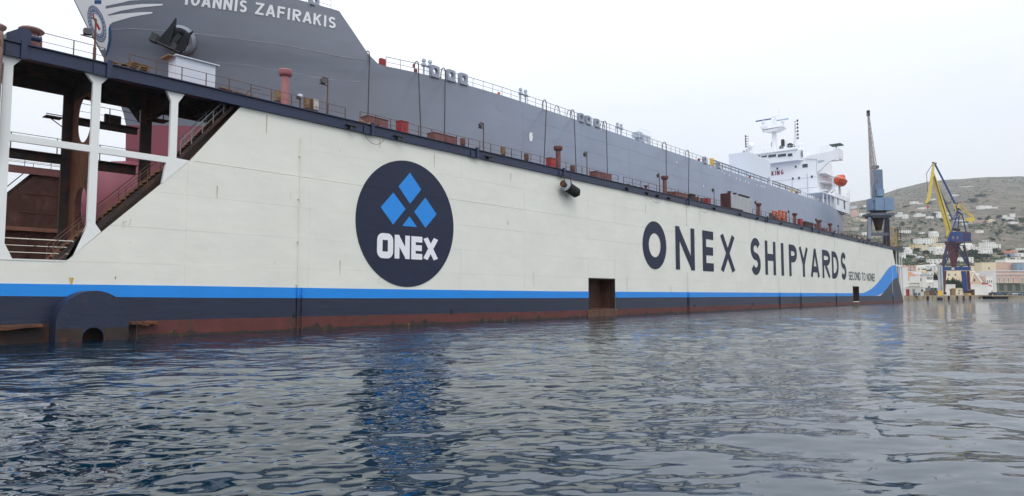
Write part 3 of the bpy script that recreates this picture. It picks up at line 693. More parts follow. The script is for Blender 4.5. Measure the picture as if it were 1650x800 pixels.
def drape(polys, m, name, off=.04, edge=.7, parent=None, px=True):
    """paint shapes laid on the curved hull; polys in picture columns/rows (px) or in (x, z)"""
    bm = bmesh.new()
    for poly in polys:
        if px: poly = [(h.x, h.z) for h in (hull_hit(*q) for q in poly)]
        vs = [bm.verts.new((x, z, 0)) for x, z in poly]; bm.faces.new(vs)
    bmesh.ops.triangulate(bm, faces=bm.faces[:])
    for _ in range(5):
        es = [e_ for e_ in bm.edges if e_.calc_length() > edge]
        if not es: break
        bmesh.ops.subdivide_edges(bm, edges=es, cuts=1); bmesh.ops.triangulate(bm, faces=bm.faces[:])
    mb = MB(); bm.verts.index_update()
    mb.add([(v.co.x, hullY(v.co.x, v.co.y, off), v.co.y) for v in bm.verts], [tuple(v.index for v in f.verts) for f in bm.faces]); bm.free()
    return mb.build(name, m, parent or ship, smooth=True)
z = lambda L: [(90 + x / 7.275, y / 7.275) for x, y in L]
white = z([(330, -200), (1010, -200), (1010, 2), (860, 12), (760, 38), (583, 75), (583, 106), (760, 76), (1000, 51), (1250, 49), (1250, 67), (960, 95), (755, 131), (610, 176), (612, 190), (760, 165), (1000, 146), (1130, 144), (1130, 160), (885, 203), (745, 243), (665, 266), (632, 290), (616, 340), (612, 480), (592, 590), (562, 668)])
wp = [(h.x, h.z) for h in (hull_hit(*q) for q in white)]
stem_side = [(ip(STEM, zz) + .06, zz) for zz in (22.2, 24, 26, 28, 30.2)]
drape([wp + [(ip(STEM, wp[-1][1]) + .06, wp[-1][1] - .1)] + [q for q in stem_side if q[1] > wp[-1][1]]], M_shipwhite, 'bow_white_patch', .03, .6, px=False)
drape([z([(632, 292), (646, 350), (640, 480), (618, 600), (585, 668), (562, 668), (592, 590), (612, 480), (614, 340)])], M_shipblue, 'bow_blue_edge', .05)
drape([z([(450, 5), (530, 5), (530, 50), (450, 50)])], M_shipblue, 'bow_blue_square', .05)
# round emblem: rings, key pattern, red staff
def ring(r0, r1, a0=0, a1=360, n=40):
    f = lambda r, a: (155.7 + r * (13.0 * math.cos(R(a)) - 8.0 * math.sin(R(a))), 39 + r * (-2.0 * math.cos(R(a)) - 29.5 * math.sin(R(a))))
    return [f(r1, a0 + (a1 - a0) * i / n) for i in range(n + 1)] + [f(r0, a1 - (a1 - a0) * i / n) for i in range(n + 1)]
L = []
for a in range(0, 360, 24): L += [ring(.95, 1.0, a, a + 24, 3), ring(.56, .60, a, a + 24, 3)]
drape(L, M_shipblue, 'emblem_ring', .06, .5)
L = []
for a in range(0, 360, 15):
    L += [ring(.87, .91, a, a + 11, 2), ring(.65, .87, a, a + 2.4, 1), ring(.65, .69, a, a + 7.5, 1), ring(.69, .81, a + 5.2, a + 7.5, 1), ring(.77, .81, a + 7.5, a + 11, 1), ring(.65, .77, a + 9, a + 11, 1), ring(.65, .69, a + 11, a + 15, 1), ring(.69, .91, a + 13, a + 15, 1)]
drape(L, M_shipblue, 'emblem_key_pattern', .062, .6)
drape([z([(425, 170), (440, 165), (450, 215), (522, 345), (500, 360), (440, 235)])], M_shipred, 'emblem_red_bar', .065, .5)
# name on the flare
def name_word(word, xa, xb, base, capf):
    adv_ = {'I': .45, 'S': .86, 'O': 1.0, 'A': 1.02, 'N': 1.0, 'Z': .9, 'F': .82, 'R': .95, 'K': .95}; gap = .2
    tot = sum(adv_[c] for c in word) + gap * (len(word) - 1); k = (xb - xa) / tot; cur = xa
    for ch in word:
        wv = adv_[ch] * k
        def place(u, v, l, cur=cur, wv=wv):
            X = cur + u * capf(cur); Z = base(X) + v * capf(X); return (X, hullY(X, Z, .06 + .006 * l), Z)
        letter_mesh(ch, wv / capf(cur), .175, place, 6).build('name_letter', M_letter, ship, normals=False)
        cur += wv + gap * k
p1, p2, p3, p4 = (hull_hit(*q) for q in ((296, 8), (397, 17), (410, 23), (540, 47)))
ptop = hull_hit(537, 29); ptz = hull_hit(424, 5)
basef = lambda X: p1.z + (p4.z - p1.z) * (X - p1.x) / (p4.x - p1.x)
capf = lambda X: 1.06
print('name', p1, p2, p3, p4, ptop, ptz, basef(p2.x), basef(p3.x))
CAPV = max(.9, min(1.6, ((ptop.z - p4.z) + (ptz.z - p3.z)) / 2)); capf = lambda X: CAPV
name_word('IOANNIS', p1.x, p2.x, basef, capf); name_word('ZAFIRAKIS', p3.x, p4.x, basef, capf)
# anchor in its pocket
ac = hull_hit(291, 66); an = hull_n(ac.x, ac.z)
def hp(px, py, off): q = hull_hit(px, py); return q + hull_n(q.x, q.z) * off
mb = MB(); rr = [(.2, -.5), (1.1, -.5), (1.34, -.1), (1.34, .2), (1.2, .38), (1.1, .5), (.85, .36), (.68, .0), (.66, -.45)]
u = an.cross(Vector((0, 0, 1))).normalized(); q = an.cross(u).normalized(); n = 28; vs = []; fs = []
for r, h in rr:
    for k in range(n): a = 2 * math.pi * k / n; vs.append(ac + an * h + (u * math.cos(a) + q * math.sin(a)) * r)
for i in range(len(rr) - 1):
    for k in range(n): k2 = (k + 1) % n; fs.append((i * n + k, i * n + k2, (i + 1) * n + k2, (i + 1) * n + k))
mb.add(vs, fs); mb.build('anchor_pocket', mat('pocket_grey', (142, 148, 160), .45), ship, smooth=50)
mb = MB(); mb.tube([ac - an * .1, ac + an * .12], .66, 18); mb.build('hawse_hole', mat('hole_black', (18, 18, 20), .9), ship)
Z3 = lambda x, y: (160 + x / 3.333, y / 3.333)
mb = MB(); A_, B_ = hp(*Z3(308, 207), 1.0), hp(*Z3(462, 272), 1.0)
mb.bar(A_, B_, .55, .6); d_ = (B_ - A_).normalized(); mb.bar(A_ - d_ * .1, A_ + d_ * .45, .7, .75)
anc = mb.build('anchor', M_anchor, ship)
def fluke(pts, off0, off1):
    mb = MB(); f = [hp(*Z3(*p_), off0) for p_ in pts]; b = [hp(*Z3(*p_), off1) for p_ in pts]; n = len(f)
    mb.add(f + b, [tuple(range(n)), tuple(range(2 * n - 1, n - 1, -1))] + [(i, n + i, n + (i + 1) % n, (i + 1) % n) for i in range(n)]); mb.build('fluke', M_anchor, anc)
fluke([(432, 110), (431, 150), (404, 243), (345, 218), (398, 160)], 1.35, .95)
fluke([(522, 180), (505, 205), (476, 276), (432, 262), (470, 205)], 1.35, .95)
mb = MB(); mb.bar(hp(*Z3(405, 235), .9), hp(*Z3(432, 190), .2), .42, .42); mb.build('shank', M_anchor, anc)

# hull side marks and weld line on the bow
drape([[(853, 214), (857, 214), (858, 222), (857, 228), (853, 228), (852, 220)]], M_letter, 'side_mark', .05)
for px, py in ((1145, 270), (1158, 275), (1167, 280), (1175, 283), (1186, 288), (1192, 290), (1201, 293), (1206, 295), (1219, 299), (1226, 300), (1229, 301), (1232, 302), (1090, 262), (1133, 300), (1163, 277)):
    drape([[(px - .6, py - 1.5), (px + .6, py - 1.5), (px + .6, py + 1.2), (px - .6, py + 1.2)]], M_letter, 'draught_mark', .05, 2)
def hull_line(pts, off=.02, w_=.02):
    hs = [hull_hit(*q) for q in pts]; mb = MB(); mb.tube([h + hull_n(h.x, h.z) * off for h in hs], w_, 4); mb.build('weld_bead', M_chock, ship)
hull_line([Z3(*q) for q in ((60, 160), (180, 155), (330, 165), (520, 182), (700, 205), (850, 225), (1000, 245), (1150, 275), (1290, 305), (1430, 325))])
hull_line([Z3(*q) for q in ((620, 335), (800, 352), (1000, 385), (1200, 425), (1400, 440))])
for z_ in (19.6, 21.5, 23.4):
    for x0 in range(44, 200, 12):
        if x0 + 12 > XSTERN: break
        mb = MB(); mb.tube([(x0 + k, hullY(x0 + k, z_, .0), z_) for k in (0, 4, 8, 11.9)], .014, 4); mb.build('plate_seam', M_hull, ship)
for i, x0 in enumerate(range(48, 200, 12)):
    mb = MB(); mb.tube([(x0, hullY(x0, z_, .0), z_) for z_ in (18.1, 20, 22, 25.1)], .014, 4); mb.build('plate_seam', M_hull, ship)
# ship's rail, posts as pieces
def XPe(px, dy=.0, z=25.5):
    x = XP(px, 7.5, z)
    for _ in range(6): x = XP(px, YC - hb(x, 25.2) + dy, z)
    return x
def edge(X, inset=.12): return YC - hb(X, min(25.2, Ztop(X))) + inset
xs_ = [41.6 + i * 1.5 for i in range(88)]
mb = MB()
for k in (.5, 1.0): mb.tube([(x, edge(x), 25.2 + k * 1.05) for x in xs_], .034 if k == 1 else .022, 4)
srail = mb.build('ship_rail', M_grey, ship)
q = MB(); q.tube([(41.6, edge(41.6), 25.2), (41.6, edge(41.6), 26.25)], .036, 4); fp = q.build('rail_post', M_grey, srail)
for x in xs_[1:]:
    c = fp.copy(); col.objects.link(c); c.location.x += x - 41.6; c.location.y += edge(x) - edge(41.6)
mb = MB()
for k in (.55, 1.0): mb.tube([(x, edge(x), 25.2 + k * 1.05) for x in [173 + i * 3 for i in range(12)]], .03, 4)
for x in [173 + i * 3 for i in range(12)]: mb.tube([(x, edge(x), 25.2), (x, edge(x), 26.25)], .03, 4)
mb.build('ship_rail', M_shipwhite, ship)
# forecastle rail and chock
def fe(X): return YC - hb(X, 29) + .2
mb = MB(); xs2 = [30 + i * 1.05 for i in range(7)]
for k in (.5, 1): mb.tube([(x, fe(x), Ztop(x) - .1 + k) for x in xs2], .02, 4)
for x in xs2: mb.tube([(x, fe(x), Ztop(x) - .1), (x, fe(x), Ztop(x) + .9)], .022, 4)
mb.build('forecastle_rail', M_grey, ship)
def chock(x, y, z0, s=.62):
    mb = MB(); n = 16; vs = []
    for yy in (y - .2, y + .2):
        for k in range(n): a = 2 * math.pi * k / n; ca, sa = math.cos(a), math.sin(a); m_ = max(abs(ca), abs(sa)) ** .75; vs.append((x + ca / m_ * s, yy, z0 + s + sa / m_ * s))
        for k in range(n): a = 2 * math.pi * k / n; vs.append((x + math.cos(a) * s * .55, yy, z0 + s + math.sin(a) * s * .55))
    fs = []
    for k in range(n):
        k2 = (k + 1) % n; o_ = 2 * n; fs += [(k, k2, n + k2, n + k), (o_ + k, o_ + n + k, o_ + n + k2, o_ + k2), (k, o_ + k, o_ + k2, k2), (n + k, n + k2, o_ + n + k2, o_ + n + k)]
    mb.add(vs, fs); mb.box((x - s, y - .3, z0 - .1), (x + s, y + .3, z0 + .12)); mb.build('chock', mat('fairlead_grey', (146, 154, 168), .5), ship)
for px in (701, 727, 747, 936.5, 948, 962, 1136, 1158): x = XPe(px); chock(x, edge(x), 25.25, .6 if px < 900 else .55)
chock(34.8, fe(34.8), Ztop(34.8) - .05, .5)
for px in (684, 694, 840, 848, 996, 1002, 1240):
    x = XPe(px, .5); mb = MB(); y = edge(x) + .5; mb.tube([(x, y, 25.1), (x, y, 26.3)], .1, 8); mb.lathe((x, y, 26.3), [(.1, 0), (.28, .05), (.28, .3), (.12, .36), (.12, .5), (.24, .55), (.2, .8), (.05, .85)], 10); mb.tube([(x, y, 26.45), (x + .5, y, 26.4)], .09, 6); mb.build('deck_vent', M_chock, ship)
for px, z0, s_, m_ in ((617, 25.2, .3, M_box), (671, 25.3, .16, M_box), (805, 25.25, .15, M_orange), (668, 25.9, .12, M_shipred), (1127, 25.2, .22, M_box), (1209, 25.2, .22, M_box), (1284, 25.2, .25, M_box), (1148, 25.5, .4, mat('yellow_paint', (232, 190, 70), .5)), (1277, 25.3, .3, mat('yellow_paint', (232, 190, 70), .5))):
    x = XPe(px, .4); mb = MB(); y = edge(x) + .4; mb.box((x - s_, y - s_ * .6, z0), (x + s_, y + s_ * .6, z0 + s_ * 3)); mb.build('deck_locker', m_, ship)
# pipe gantry along the after deck
def gantry(xa, xb, za, m, nm, h=.0):
    mb = MB(); y = 9.4
    for dz in (0, .55): mb.bar((xa, y, za + dz), (xb, y, za + dz), .16, .2)
    n = int((xb - xa) / 1.9)
    for i in range(n + 1):
        x = xa + (xb - xa) * i / n
        if h: mb.bar((x, y, za), (min(xb, x + 1.9), y, za + .55), .06)
        if i % 2 == 0: mb.bar((x, y, 25.1), (x, y, za + .55), .12)
    mb.build(nm, m, ship)
gantry(XP(1150, 9.4, 27.3), XP(1237, 9.4, 27.2), 26.9, mat('pipe_bluegrey', (118, 130, 146), .5), 'pipe_gantry')
gantry(XP(1245, 9.4, 27.3), XP(1290, 9.4, 27.2), 26.9, mat('gangway_grey', (110, 112, 114), .6), 'accommodation_ladder', 1)
for i in range(26):
    x = 112 + i * 2.55; mb = MB(); s_ = rnd.uniform(.2, .5); y = 10.2 + rnd.uniform(-.6, 1.2)
    if rnd.random() < .6: mb.lathe((x, y, 25.1), [(s_, 0), (s_, .5), (s_ * .5, .6), (s_ * .5, 1.1), (s_ * .8, 1.15), (s_ * .1, 1.3)], 8)
    else: mb.box((x - s_, y - .3, 25.1), (x + s_, y + .3, 25.9 + s_))
    mb.build('deck_fitting', rnd.choice([M_chock, M_grey, M_grey, M_rail]), ship)
# white midship hose crane
x = XP(1035, 14, 28); mb = MB(); zb = P(1035, 235, 14).z
k = (x * math.cos(ALPHA) + (14 + DW) * math.sin(ALPHA)) / FPX
mb.lathe((x, 14, 25.1), [(.7, 0), (.6, 2.6), (1.0, 2.7), (1.0, 3.1), (.1, 3.2)], 12); mb.build('crane_post', M_shipwhite, ship)
mb = MB(); mb.box((x - 1.2, 13.2, 28.2), (x + 1.4, 14.8, 29.5)); mb.bar((x - .8, 14, 29.0), (x + 3.8, 14, 27.6), .5, .6); mb.box((x - 2.2, 13.4, 28.9), (x - .9, 14.6, 29.8)); mb.build('deck_crane', M_chock, ship)
mb = MB(); mb.tube([(x - 2.4, 13.2, 28.3), (x + 1.5, 13.2, 28.3)], .04, 4)
for i in range(5): mb.tube([(x - 2.4 + i, 13.2, 28.3), (x - 2.4 + i, 13.2, 30.3)], .03, 4)
mb.tube([(x - 2.4, 13.2, 30.3), (x + 1.5, 13.2, 30.3)], .03, 4); mb.build('crane_rail', M_shipwhite, ship)

# ------------------------------------------------------------------ bridge house
XF = 188.0
def PX(px, py, X=XF): d = ray(px, py); return CAM + d * (X / d.x)
yr = PX(1316, 280).y; yl = 2 * YC - yr; zt = PX(1300, 254).z; DK = 25.12
mb = MB(); mb.box((XF, yr, DK), (202.5, yl, zt)); house = mb.build('bridge_house', M_shipwhite, ship)
# bridge deck in front, with its band of windows
bz0, bz1 = PX(1285, 258, 186.4).z, PX(1285, 241, 186.4).z; by = PX(1285, 250, 186.4).y
mb = MB(); mb.prism([(186.4, by), (186.4, 2 * YC - by), (189, 2 * YC - by + 1.5), (198, 2 * YC - by + 1.5), (198, by - 1.5), (189, by - 1.5)], bz0, bz1, 'z'); mb.box((186.1, by - .1, bz1), (198.3, 2 * YC - by + .1, bz1 + .25)); mb.build('wheelhouse', M_shipwhite, ship)
def window(px0, py0, px1, py1, X, m=M_glass):
    a, b = PX(px0, py1, X), PX(px1, py0, X); mb = MB(); mb.box((X - .05, min(a.y, b.y), a.z), (X + .02, max(a.y, b.y), b.z)); f = mb.build('window', m, ship)
    mb = MB(); y0, y1, t = min(a.y, b.y), max(a.y, b.y), .09
    for c in (((X - .09, y0 - t, a.z - t), (X, y1 + t, a.z)), ((X - .09, y0 - t, b.z), (X, y1 + t, b.z + t)), ((X - .09, y0 - t, a.z), (X, y0, b.z)), ((X - .09, y1, a.z), (X, y1 + t, b.z))): mb.box(*c)
    mb.build('frame', M_shipwhite, f)
for a, b, c, d_ in ((1227, 250.5, 1236, 254.5), (1238.2, 248.5, 1250.8, 254.5), (1253.5, 247.5, 1266.8, 254), (1269.5, 247, 1277, 253)): window(a, b, c, d_, 186.4)
window(1202, 252, 1212, 257, 186.4); window(1214, 251, 1225, 256, 186.4)
mb = MB(); y = by - .75; mb.obox((187.7, by - .78, (bz0 + bz1) / 2 + .3), (.5, .28, 0), (.03, -.05, 0), (0, 0, .9)); mb.build('window', M_glass, ship)
for a, b, c, d_ in ((1251, 270, 1254, 274), (1280.8, 267, 1284, 271), (1293.2, 264, 1301.6, 271), (1276, 286.2, 1279, 290.4), (1286, 285, 1289, 289.6), (1306.6, 283, 1310, 287.2)): window(a, b, c, d_, XF)
# bridge wings
for s in (1, -1):
    f = (lambda y: y) if s == 1 else (lambda y: 2 * YC - y)
    we = PX(1345, 250).y; z0, z1 = PX(1345, 258).z, PX(1345, 240).z
    W_ = lambda px, py: (f(PX(px, py).y), PX(px, py).z)
    mb = MB(); L = [W_(1300, 252), W_(1330, 246), W_(1343, 243.5), W_(1344, 240), W_(1351.5, 239), W_(1351.5, 258.5), W_(1343, 258), W_(1334, 263), W_(1326, 271), W_(1317, 278), W_(1317, 257), W_(1300, 256)]
    mb.prism(L, XF - .25, XF + .3, 'x'); ya, yb_ = f(PX(1330, 246).y), f(PX(1351.3, 246).y); mb.box((XF + .31, min(ya, yb_), PX(1343, 256).z), (XF + 4.3, max(ya, yb_), PX(1343, 252).z))
    yc_, yd_ = f(PX(1344.2, 246).y), f(PX(1351.4, 246).y); mb.box((XF + .31, min(yc_, yd_), PX(1343, 252).z + .01), (XF + 4.2, max(yc_, yd_), PX(1343, 240).z))
    mb.build('bridge_wing', M_shipwhite, ship)
    if s < 0: continue
    mb = MB(); c = f(PX(1346, 250).y); mb.box((XF - .2, c - 1.4, z1 + 1.1), (XF + 3.0, c + 1.4, z1 + 1.3)); mb.bar((XF + 1, c, z1), (XF + 1, c, z1 + 1.1), .2); mb.build('wing_awning', mat('awning_green', (60, 92, 88), .6), ship)
mb = MB(); mb.prism([(PX(1318.5, 262).y, PX(1318.5, 264).z), (PX(1329, 259).y, PX(1329, 260.5).z), (PX(1329, 259).y, PX(1329, 258.5).z), (PX(1318.5, 262).y, PX(1318.5, 259).z)], XF - .28, XF - .255, 'x'); mb.build('wing_opening', M_chock, ship)
mb = MB()
for px in (1322, 1325, 1328, 1331, 1334): p_ = PX(px, 245, 190); mb.tube([(190, p_.y, z1 - .5), (190, p_.y, z1 + 1.6)], .06, 5)
mb.build('whip_aerials', M_shipwhite, ship)
# writing on the front of the house
ty0, ty1 = PX(1264.5, 277).y, PX(1208.5, 277).y; base = PX(1254, 281.5).z - .15; cap = PX(1254, 275.2).z - base
tx = 'NO SMOKING'; advk = {'N': 1, 'O': 1.05, ' ': .6, 'S': .9, 'M': 1.2, 'K': .95, 'I': .5, 'G': 1.05}
tot = sum(advk[c] for c in tx); sc = (ty1 - ty0) / tot; cur = ty1
for ch in tx:
    wv = advk[ch] * sc * .72
    if ch != ' ': letter_mesh(ch, wv / cap, .22, lambda u, v, l: (XF - .03 - .01 * l, cur - u * cap, base + v * cap)).build('sign_letter', mat('sign_maroon', (128, 30, 62), .6), ship, normals=False)
    cur -= advk[ch] * sc
# casing in front of the house, with a lower block beside it
c0x, c1x = P(1208, 300, 12).x, P(1242.2, 300, 12).x
mb = MB(); zc = P(1225, 248, 12).z
mb.prism([(c0x, DK), (c1x, DK), (c1x, P(1241, 261, 12).z), (c0x + 1.0, P(1210, 246, 12).z), (c0x, P(1208, 245, 12).z)], 12, 16.5); mb.build('engine_casing', mat('casing_white', (222, 228, 236), .5, var=.02), ship)
# masts and things on the bridge roof
R0 = bz1 + .25
my = PX(1248, 235, 190).y
def mz(py, X=190): return PX(1248, py, X).z
mb = MB(); mb.tube([(190, my, R0), (190, my, mz(208))], [.75, .6], 10); mb.prism([(my - 2.8, mz(208.5)), (my + 2.8, mz(210)), (my + 1, mz(213.5)), (my - 1, mz(213.5))], 188.4, 191.6, 'x'); mb.box((188.3, my - 3, mz(208.4)), (191.7, my + 3, mz(207.8)))
mb.tube([(190, my, mz(208)), (190, my - .3, mz(188))], [.35, .15], 8)
for k in range(6): mb.bar((190, my - .9, mz(204 - k * 3)), (190, my + .9, mz(204 - k * 3)), .12)
mb.tube([(190, my - 1.4, mz(190)), (190, my - 1.6, mz(177))], .07, 5); mb.build('main_mast', M_shipwhite, ship)
def radar(px, py, py_b, half, m):
    y = PX(px, py, 190).y; mb = MB(); mb.bar((190 + .3, y - half, mz(py)), (190 - .3, y + half, mz(py + .8)), .35, .28); r_ = mb.build('radar_scanner', m, ship)
    mb = MB(); mb.tube([(190, y, mz(py_b)), (190, y, mz(py + 1))], .3, 8); mb.lathe((190, y, mz(py + 6)), [(.3, 0), (.55, .1), (.55, .5), (.2, .6)], 8); mb.build('radar_post', M_shipwhite, r_)
radar(1230, 190.5, 211, 2.1, M_shipblue); radar(1261, 195, 208, 1.5, mat('radar_pale', (150, 180, 200), .5))
mb = MB(); y = PX(1230, 202, 190).y; mb.prism([(y - 1.0, mz(201.5)), (y + 1.0, mz(202.5)), (y + .3, mz(204)), (y - .3, mz(204))], 189.3, 190.7, 'x'); mb.bar((190, y, mz(204)), (190, my + .8, mz(212)), .3); mb.build('radar_platform', M_shipwhite, ship)
def signal_mast(px, top, foot, n, side):
    y = PX(px, 220, 189).y; mb = MB(); mb.tube([(189, y, mz(foot)), (189, y, mz(top))], [.35, .2], 6); mb.tube([(190, y + .9, mz(foot)), (189.2, y + .2, mz((top + foot) / 2))], .1, 5)
    s_ = mb.build('signal_mast', M_shipwhite, ship)
    for i in range(n): q = MB(); zz = mz(top + 2 + i * (foot - top - 6) / n); q.lathe((188.8, y - .75 * side, zz), [(.16, 0), (.22, .1), (.22, .5), (.1, .6)], 8); q.bar((188.8, y, zz + .2), (188.8, y - .75 * side, zz + .2), .08); q.build('signal_lamp', M_lamp, s_)
signal_mast(1281.5, 202, 241, 6, 1); signal_mast(1206, 214, 241, 5, -1)
mb = MB(); y = PX(1210.5, 234, 189).y; mb.lathe((189, y, mz(239)), [(.3, 0), (.5, .2), (1.0, .8), (1.0, 1.4), (.8, 1.9), (.4, 2.2), (.05, 2.3)], 14); mb.build('satellite_dome', M_shipwhite, ship, smooth=True)
for px, a, b, s_, m_ in ((1261.5, 226, 238, .5, M_lamp), (1259, 236, 241, .6, M_lamp), (1267, 227, 240, .35, M_shipwhite), (1273, 234, 241, .7, M_lamp), (1279, 236, 241, .5, M_lamp), (1290, 237, 247, .7, M_shipwhite), (1244, 228, 236, .3, M_chock), (1198.5, 235, 240, .4, M_chock), (1203.5, 234, 240, .4, M_chock), (1233, 236, 242, .3, M_shipwhite)):
    y = PX(px, 235, 190.5).y; mb = MB(); mb.lathe((190.5, y, mz(b)), [(s_ * .8, 0), (s_, .1), (s_, mz(a) - mz(b) - .3), (s_ * .5, mz(a) - mz(b))], 8); mb.build('roof_fitting', m_, ship)
mb = MB(); 
for k in (.5, 1.0): mb.tube([(186.3, by, R0 + k), (186.3, 2 * YC - by, R0 + k)], .035, 4)
for i in range(15): y = by + (2 * YC - 2 * by) * i / 14; mb.tube([(186.3, y, R0), (186.3, y, R0 + 1)], .035, 4)
mb.build('roof_rail', M_shipwhite, ship)
for px, py in ((1290, 239), (1262, 230)): pass
for yy_, za_, zb_ in ((18, 27, 34), (14, 26, 35), (26, 27, 34)): mb = MB(); mb.tube([(XF - .08, yy_, za_), (XF - .08, yy_, zb_)], .06, 5); mb.build('drain_pipe', M_chock, ship)
for z_ in (DK + 3.0, DK + 5.9, DK + 8.7): mb = MB(); mb.box((XF - .045, yr, z_), (XF - .001, yl, z_ + .09)); mb.build('deck_line', M_chock, ship)
for k_ in range(9): mb = MB(); x_ = c0x + .4 + k_ * (c1x - c0x - .8) / 8; mb.tube([(x_, 12.2, P(1208, 245, 12).z - .6 * (k_ + 1)), (x_, 12.2, P(1208, 245, 12).z + .9 - .4 * k_)], .05, 5); mb.build('casing_post', M_shipwhite, ship)
# after part: boat deck canopy, small deckhouse, funnel, lattice under the wing, lifeboat davit
ca = PX(1316, 315, 186).z
mb = MB(); mb.box((180, 8.0, ca - .2), (203, yr + .5, ca + .1)); mb.build('boat_deck', M_shipwhite, ship)
for i in range(7):
    mb = MB(); x = 181 + i * 3.3; mb.box((x, 8.1, DK), (x + .18, 8.28, ca - .2)); mb.build('deck_post', M_shipwhite, ship)
xa, xb = XP(1346, 8.2, 29), XP(1368, 8.2, 29); za = P(1346, 311, 8.2).z
mb = MB(); mb.box((xa, 8.2, DK), (xb, 14, za)); mb.build('after_deckhouse', M_shipwhite, ship)
for a, b, m_ in ((1351.5, 1353.8, M_glass), (1361.8, 1364, M_lamp)): mb = MB(); mb.box((XP(a, 8.2), 8.15, 26.6 if m_ is M_glass else 26), (XP(b, 8.2), 8.21, 28.6 if m_ is M_glass else 28.4)); mb.build('door', m_, ship)
mb = MB(); mb.box((XF + .4, yr - .02, zt - 9), (XF + .6, yr, zt - 4)) if False else None
for i, zz in enumerate((zt - 4.5, zt - 6.8, zt - 9)):
    mb = MB(); mb.box((XF + 2, yr - 1.6, zz), (202, yr - .01, zz + .15)); 
    for k in range(6): mb.bar((XF + 2.2 + k * 2.3, yr - 1.55, zz), (XF + 2.2 + k * 2.3, yr - 1.55, zz + 1.1), .05)
    mb.bar((XF + 2, yr - 1.55, zz + 1.1), (202, yr - 1.55, zz + 1.1), .05); mb.build('side_balcony', M_shipwhite, ship)
bx = 196.5
for dx_ in (-2.5, 3.2):
    mb = MB(); mb.bar((bx + dx_, 9.0, ca), (bx + dx_, 9.2, ca + 5.6), .4, .5); mb.bar((bx + dx_, 10.6, ca + 5.4), (bx + dx_, 7.6, ca + 5.8), .3); mb.bar((bx + dx_, 12, ca + 3), (bx + dx_, 9.1, ca + .2), .25)
    if dx_ < 0: mb.bar((bx - 4.5, 11, ca), (bx - 2.5, 8.4, ca + 3.2), .35)
    mb.build('davit', M_shipwhite, ship)
mb = MB(); mb.box((198, 18, zt), (206, 28, zt + 5)) if False else None
mb.box((202.6, 18, DK), (206, 28, zt - 2)); mb.build('funnel', M_shipwhite, ship)
mb = MB(); p_ = XP(1372.5, 10, 26); mb.box((204.5, 9.5, 25.1), (206.6, 11.5, 28.2)); mb.build('winch_box', M_lamp, ship)
for px, h in ((1366, 6), (1369, 7)): x = XP(px, 8.5, 28); mb = MB(); mb.tube([(x, 8.5, 25.1), (x, 8.5, 25.1 + h)], .12, 6); mb.bar((x, 8.5, 25 + h), (x + 1.2, 8.3, 25.2 + h), .15); mb.build('stern_lamp_post', M_shipwhite, ship)
# orange lifeboat
lz = PX(1348, 292, 196).z
boat = thing('lifeboat', 'orange enclosed lifeboat hanging in the davit beside the bridge house', 'lifeboat', (bx + .3, 8.1, lz))
mb = MB(); n = 14; vs = []; fs = []; K = 12
for i in range(K + 1):
    t = i / K; x = bx - 3.3 + 7.2 * t; s = math.sin(math.pi * min(1, max(0, t * .94 + .03))) ** .45
    for k in range(n):
        a = 2 * math.pi * k / n; ca_, sa_ = math.cos(a), math.sin(a)
        vs.append((x, 8.1 + 1.45 * s * ca_, lz + (1.15 if sa_ > 0 else 1.55) * s * sa_ * (1 - .15 * abs(ca_) * (sa_ < 0))))
for i in range(K):
    for k in range(n): k2 = (k + 1) % n; fs.append((i * n + k, i * n + k2, (i + 1) * n + k2, (i + 1) * n + k))
fs += [tuple(range(n)), tuple(range(K * n, K * n + n))]
M_boat = mat('lifeboat_orange', (214, 88, 46), .45, var=.08)
mb.add(vs, fs); mb.build('hull', M_boat, boat, smooth=60)
mb = MB(); mb.prism([(bx - .6, lz + .9), (bx + 2.8, lz + .9), (bx + 2.4, lz + 1.75), (bx + .2, lz + 1.75)], 7.4, 8.8); mb.build('cabin', M_boat, boat)
mb = MB(); mb.tube([(bx - 3.3 + 7.2 * t, 8.1 - 1.5 * math.sin(math.pi * (t * .94 + .03)) ** .45, lz + .05) for t in [i / 12 for i in range(13)]], .08, 5); mb.build('fender_line', M_lamp, boat)
mb = MB(); mb.tube([(bx - 2.5, 8.1, lz + .6), (bx - 2.5, 8.1, ca + 5.7)], .04, 4); mb.tube([(bx + 3.2, 8.1, lz + .6), (bx + 3.2, 8.1, ca + 5.7)], .04, 4); mb.build('falls', M_lamp, boat)
# ------------------------------------------------------------------ things standing on the dock's deck
ZD = H - .02
def deck_t(px, Y=1.0): x = XP(px, Y); return x, (x * math.cos(ALPHA) + (Y + DW) * math.sin(ALPHA)) / FPX      # metres per picture pixel there
rail_runs = [(65, 168), (208, 556), (580, 996), (1005, 1163), (1213, 1440)]
for a, b in rail_runs:
    xa, xb = XP(a, .15), XP(b, .15)
    rail_mesh([(xa, ZD), (xb, ZD)], .15, 1.0, 2, .022 if xa < 60 else .03, step=1.5 if xa < 60 else 2.0, m=M_rail)
xa, xb = XP(230, WIN), XP(1440, WIN)
rail_mesh([(xa, ZD), (xb, ZD)], WIN + .05, 1.0, 2, .02, step=2.6, m=M_rail)

mb = MB(); mb.box((XP(830, 1.0), .95, ZD), (226, 1.02, ZD + .42)); mb.build('deck_coaming', M_deck, dock)
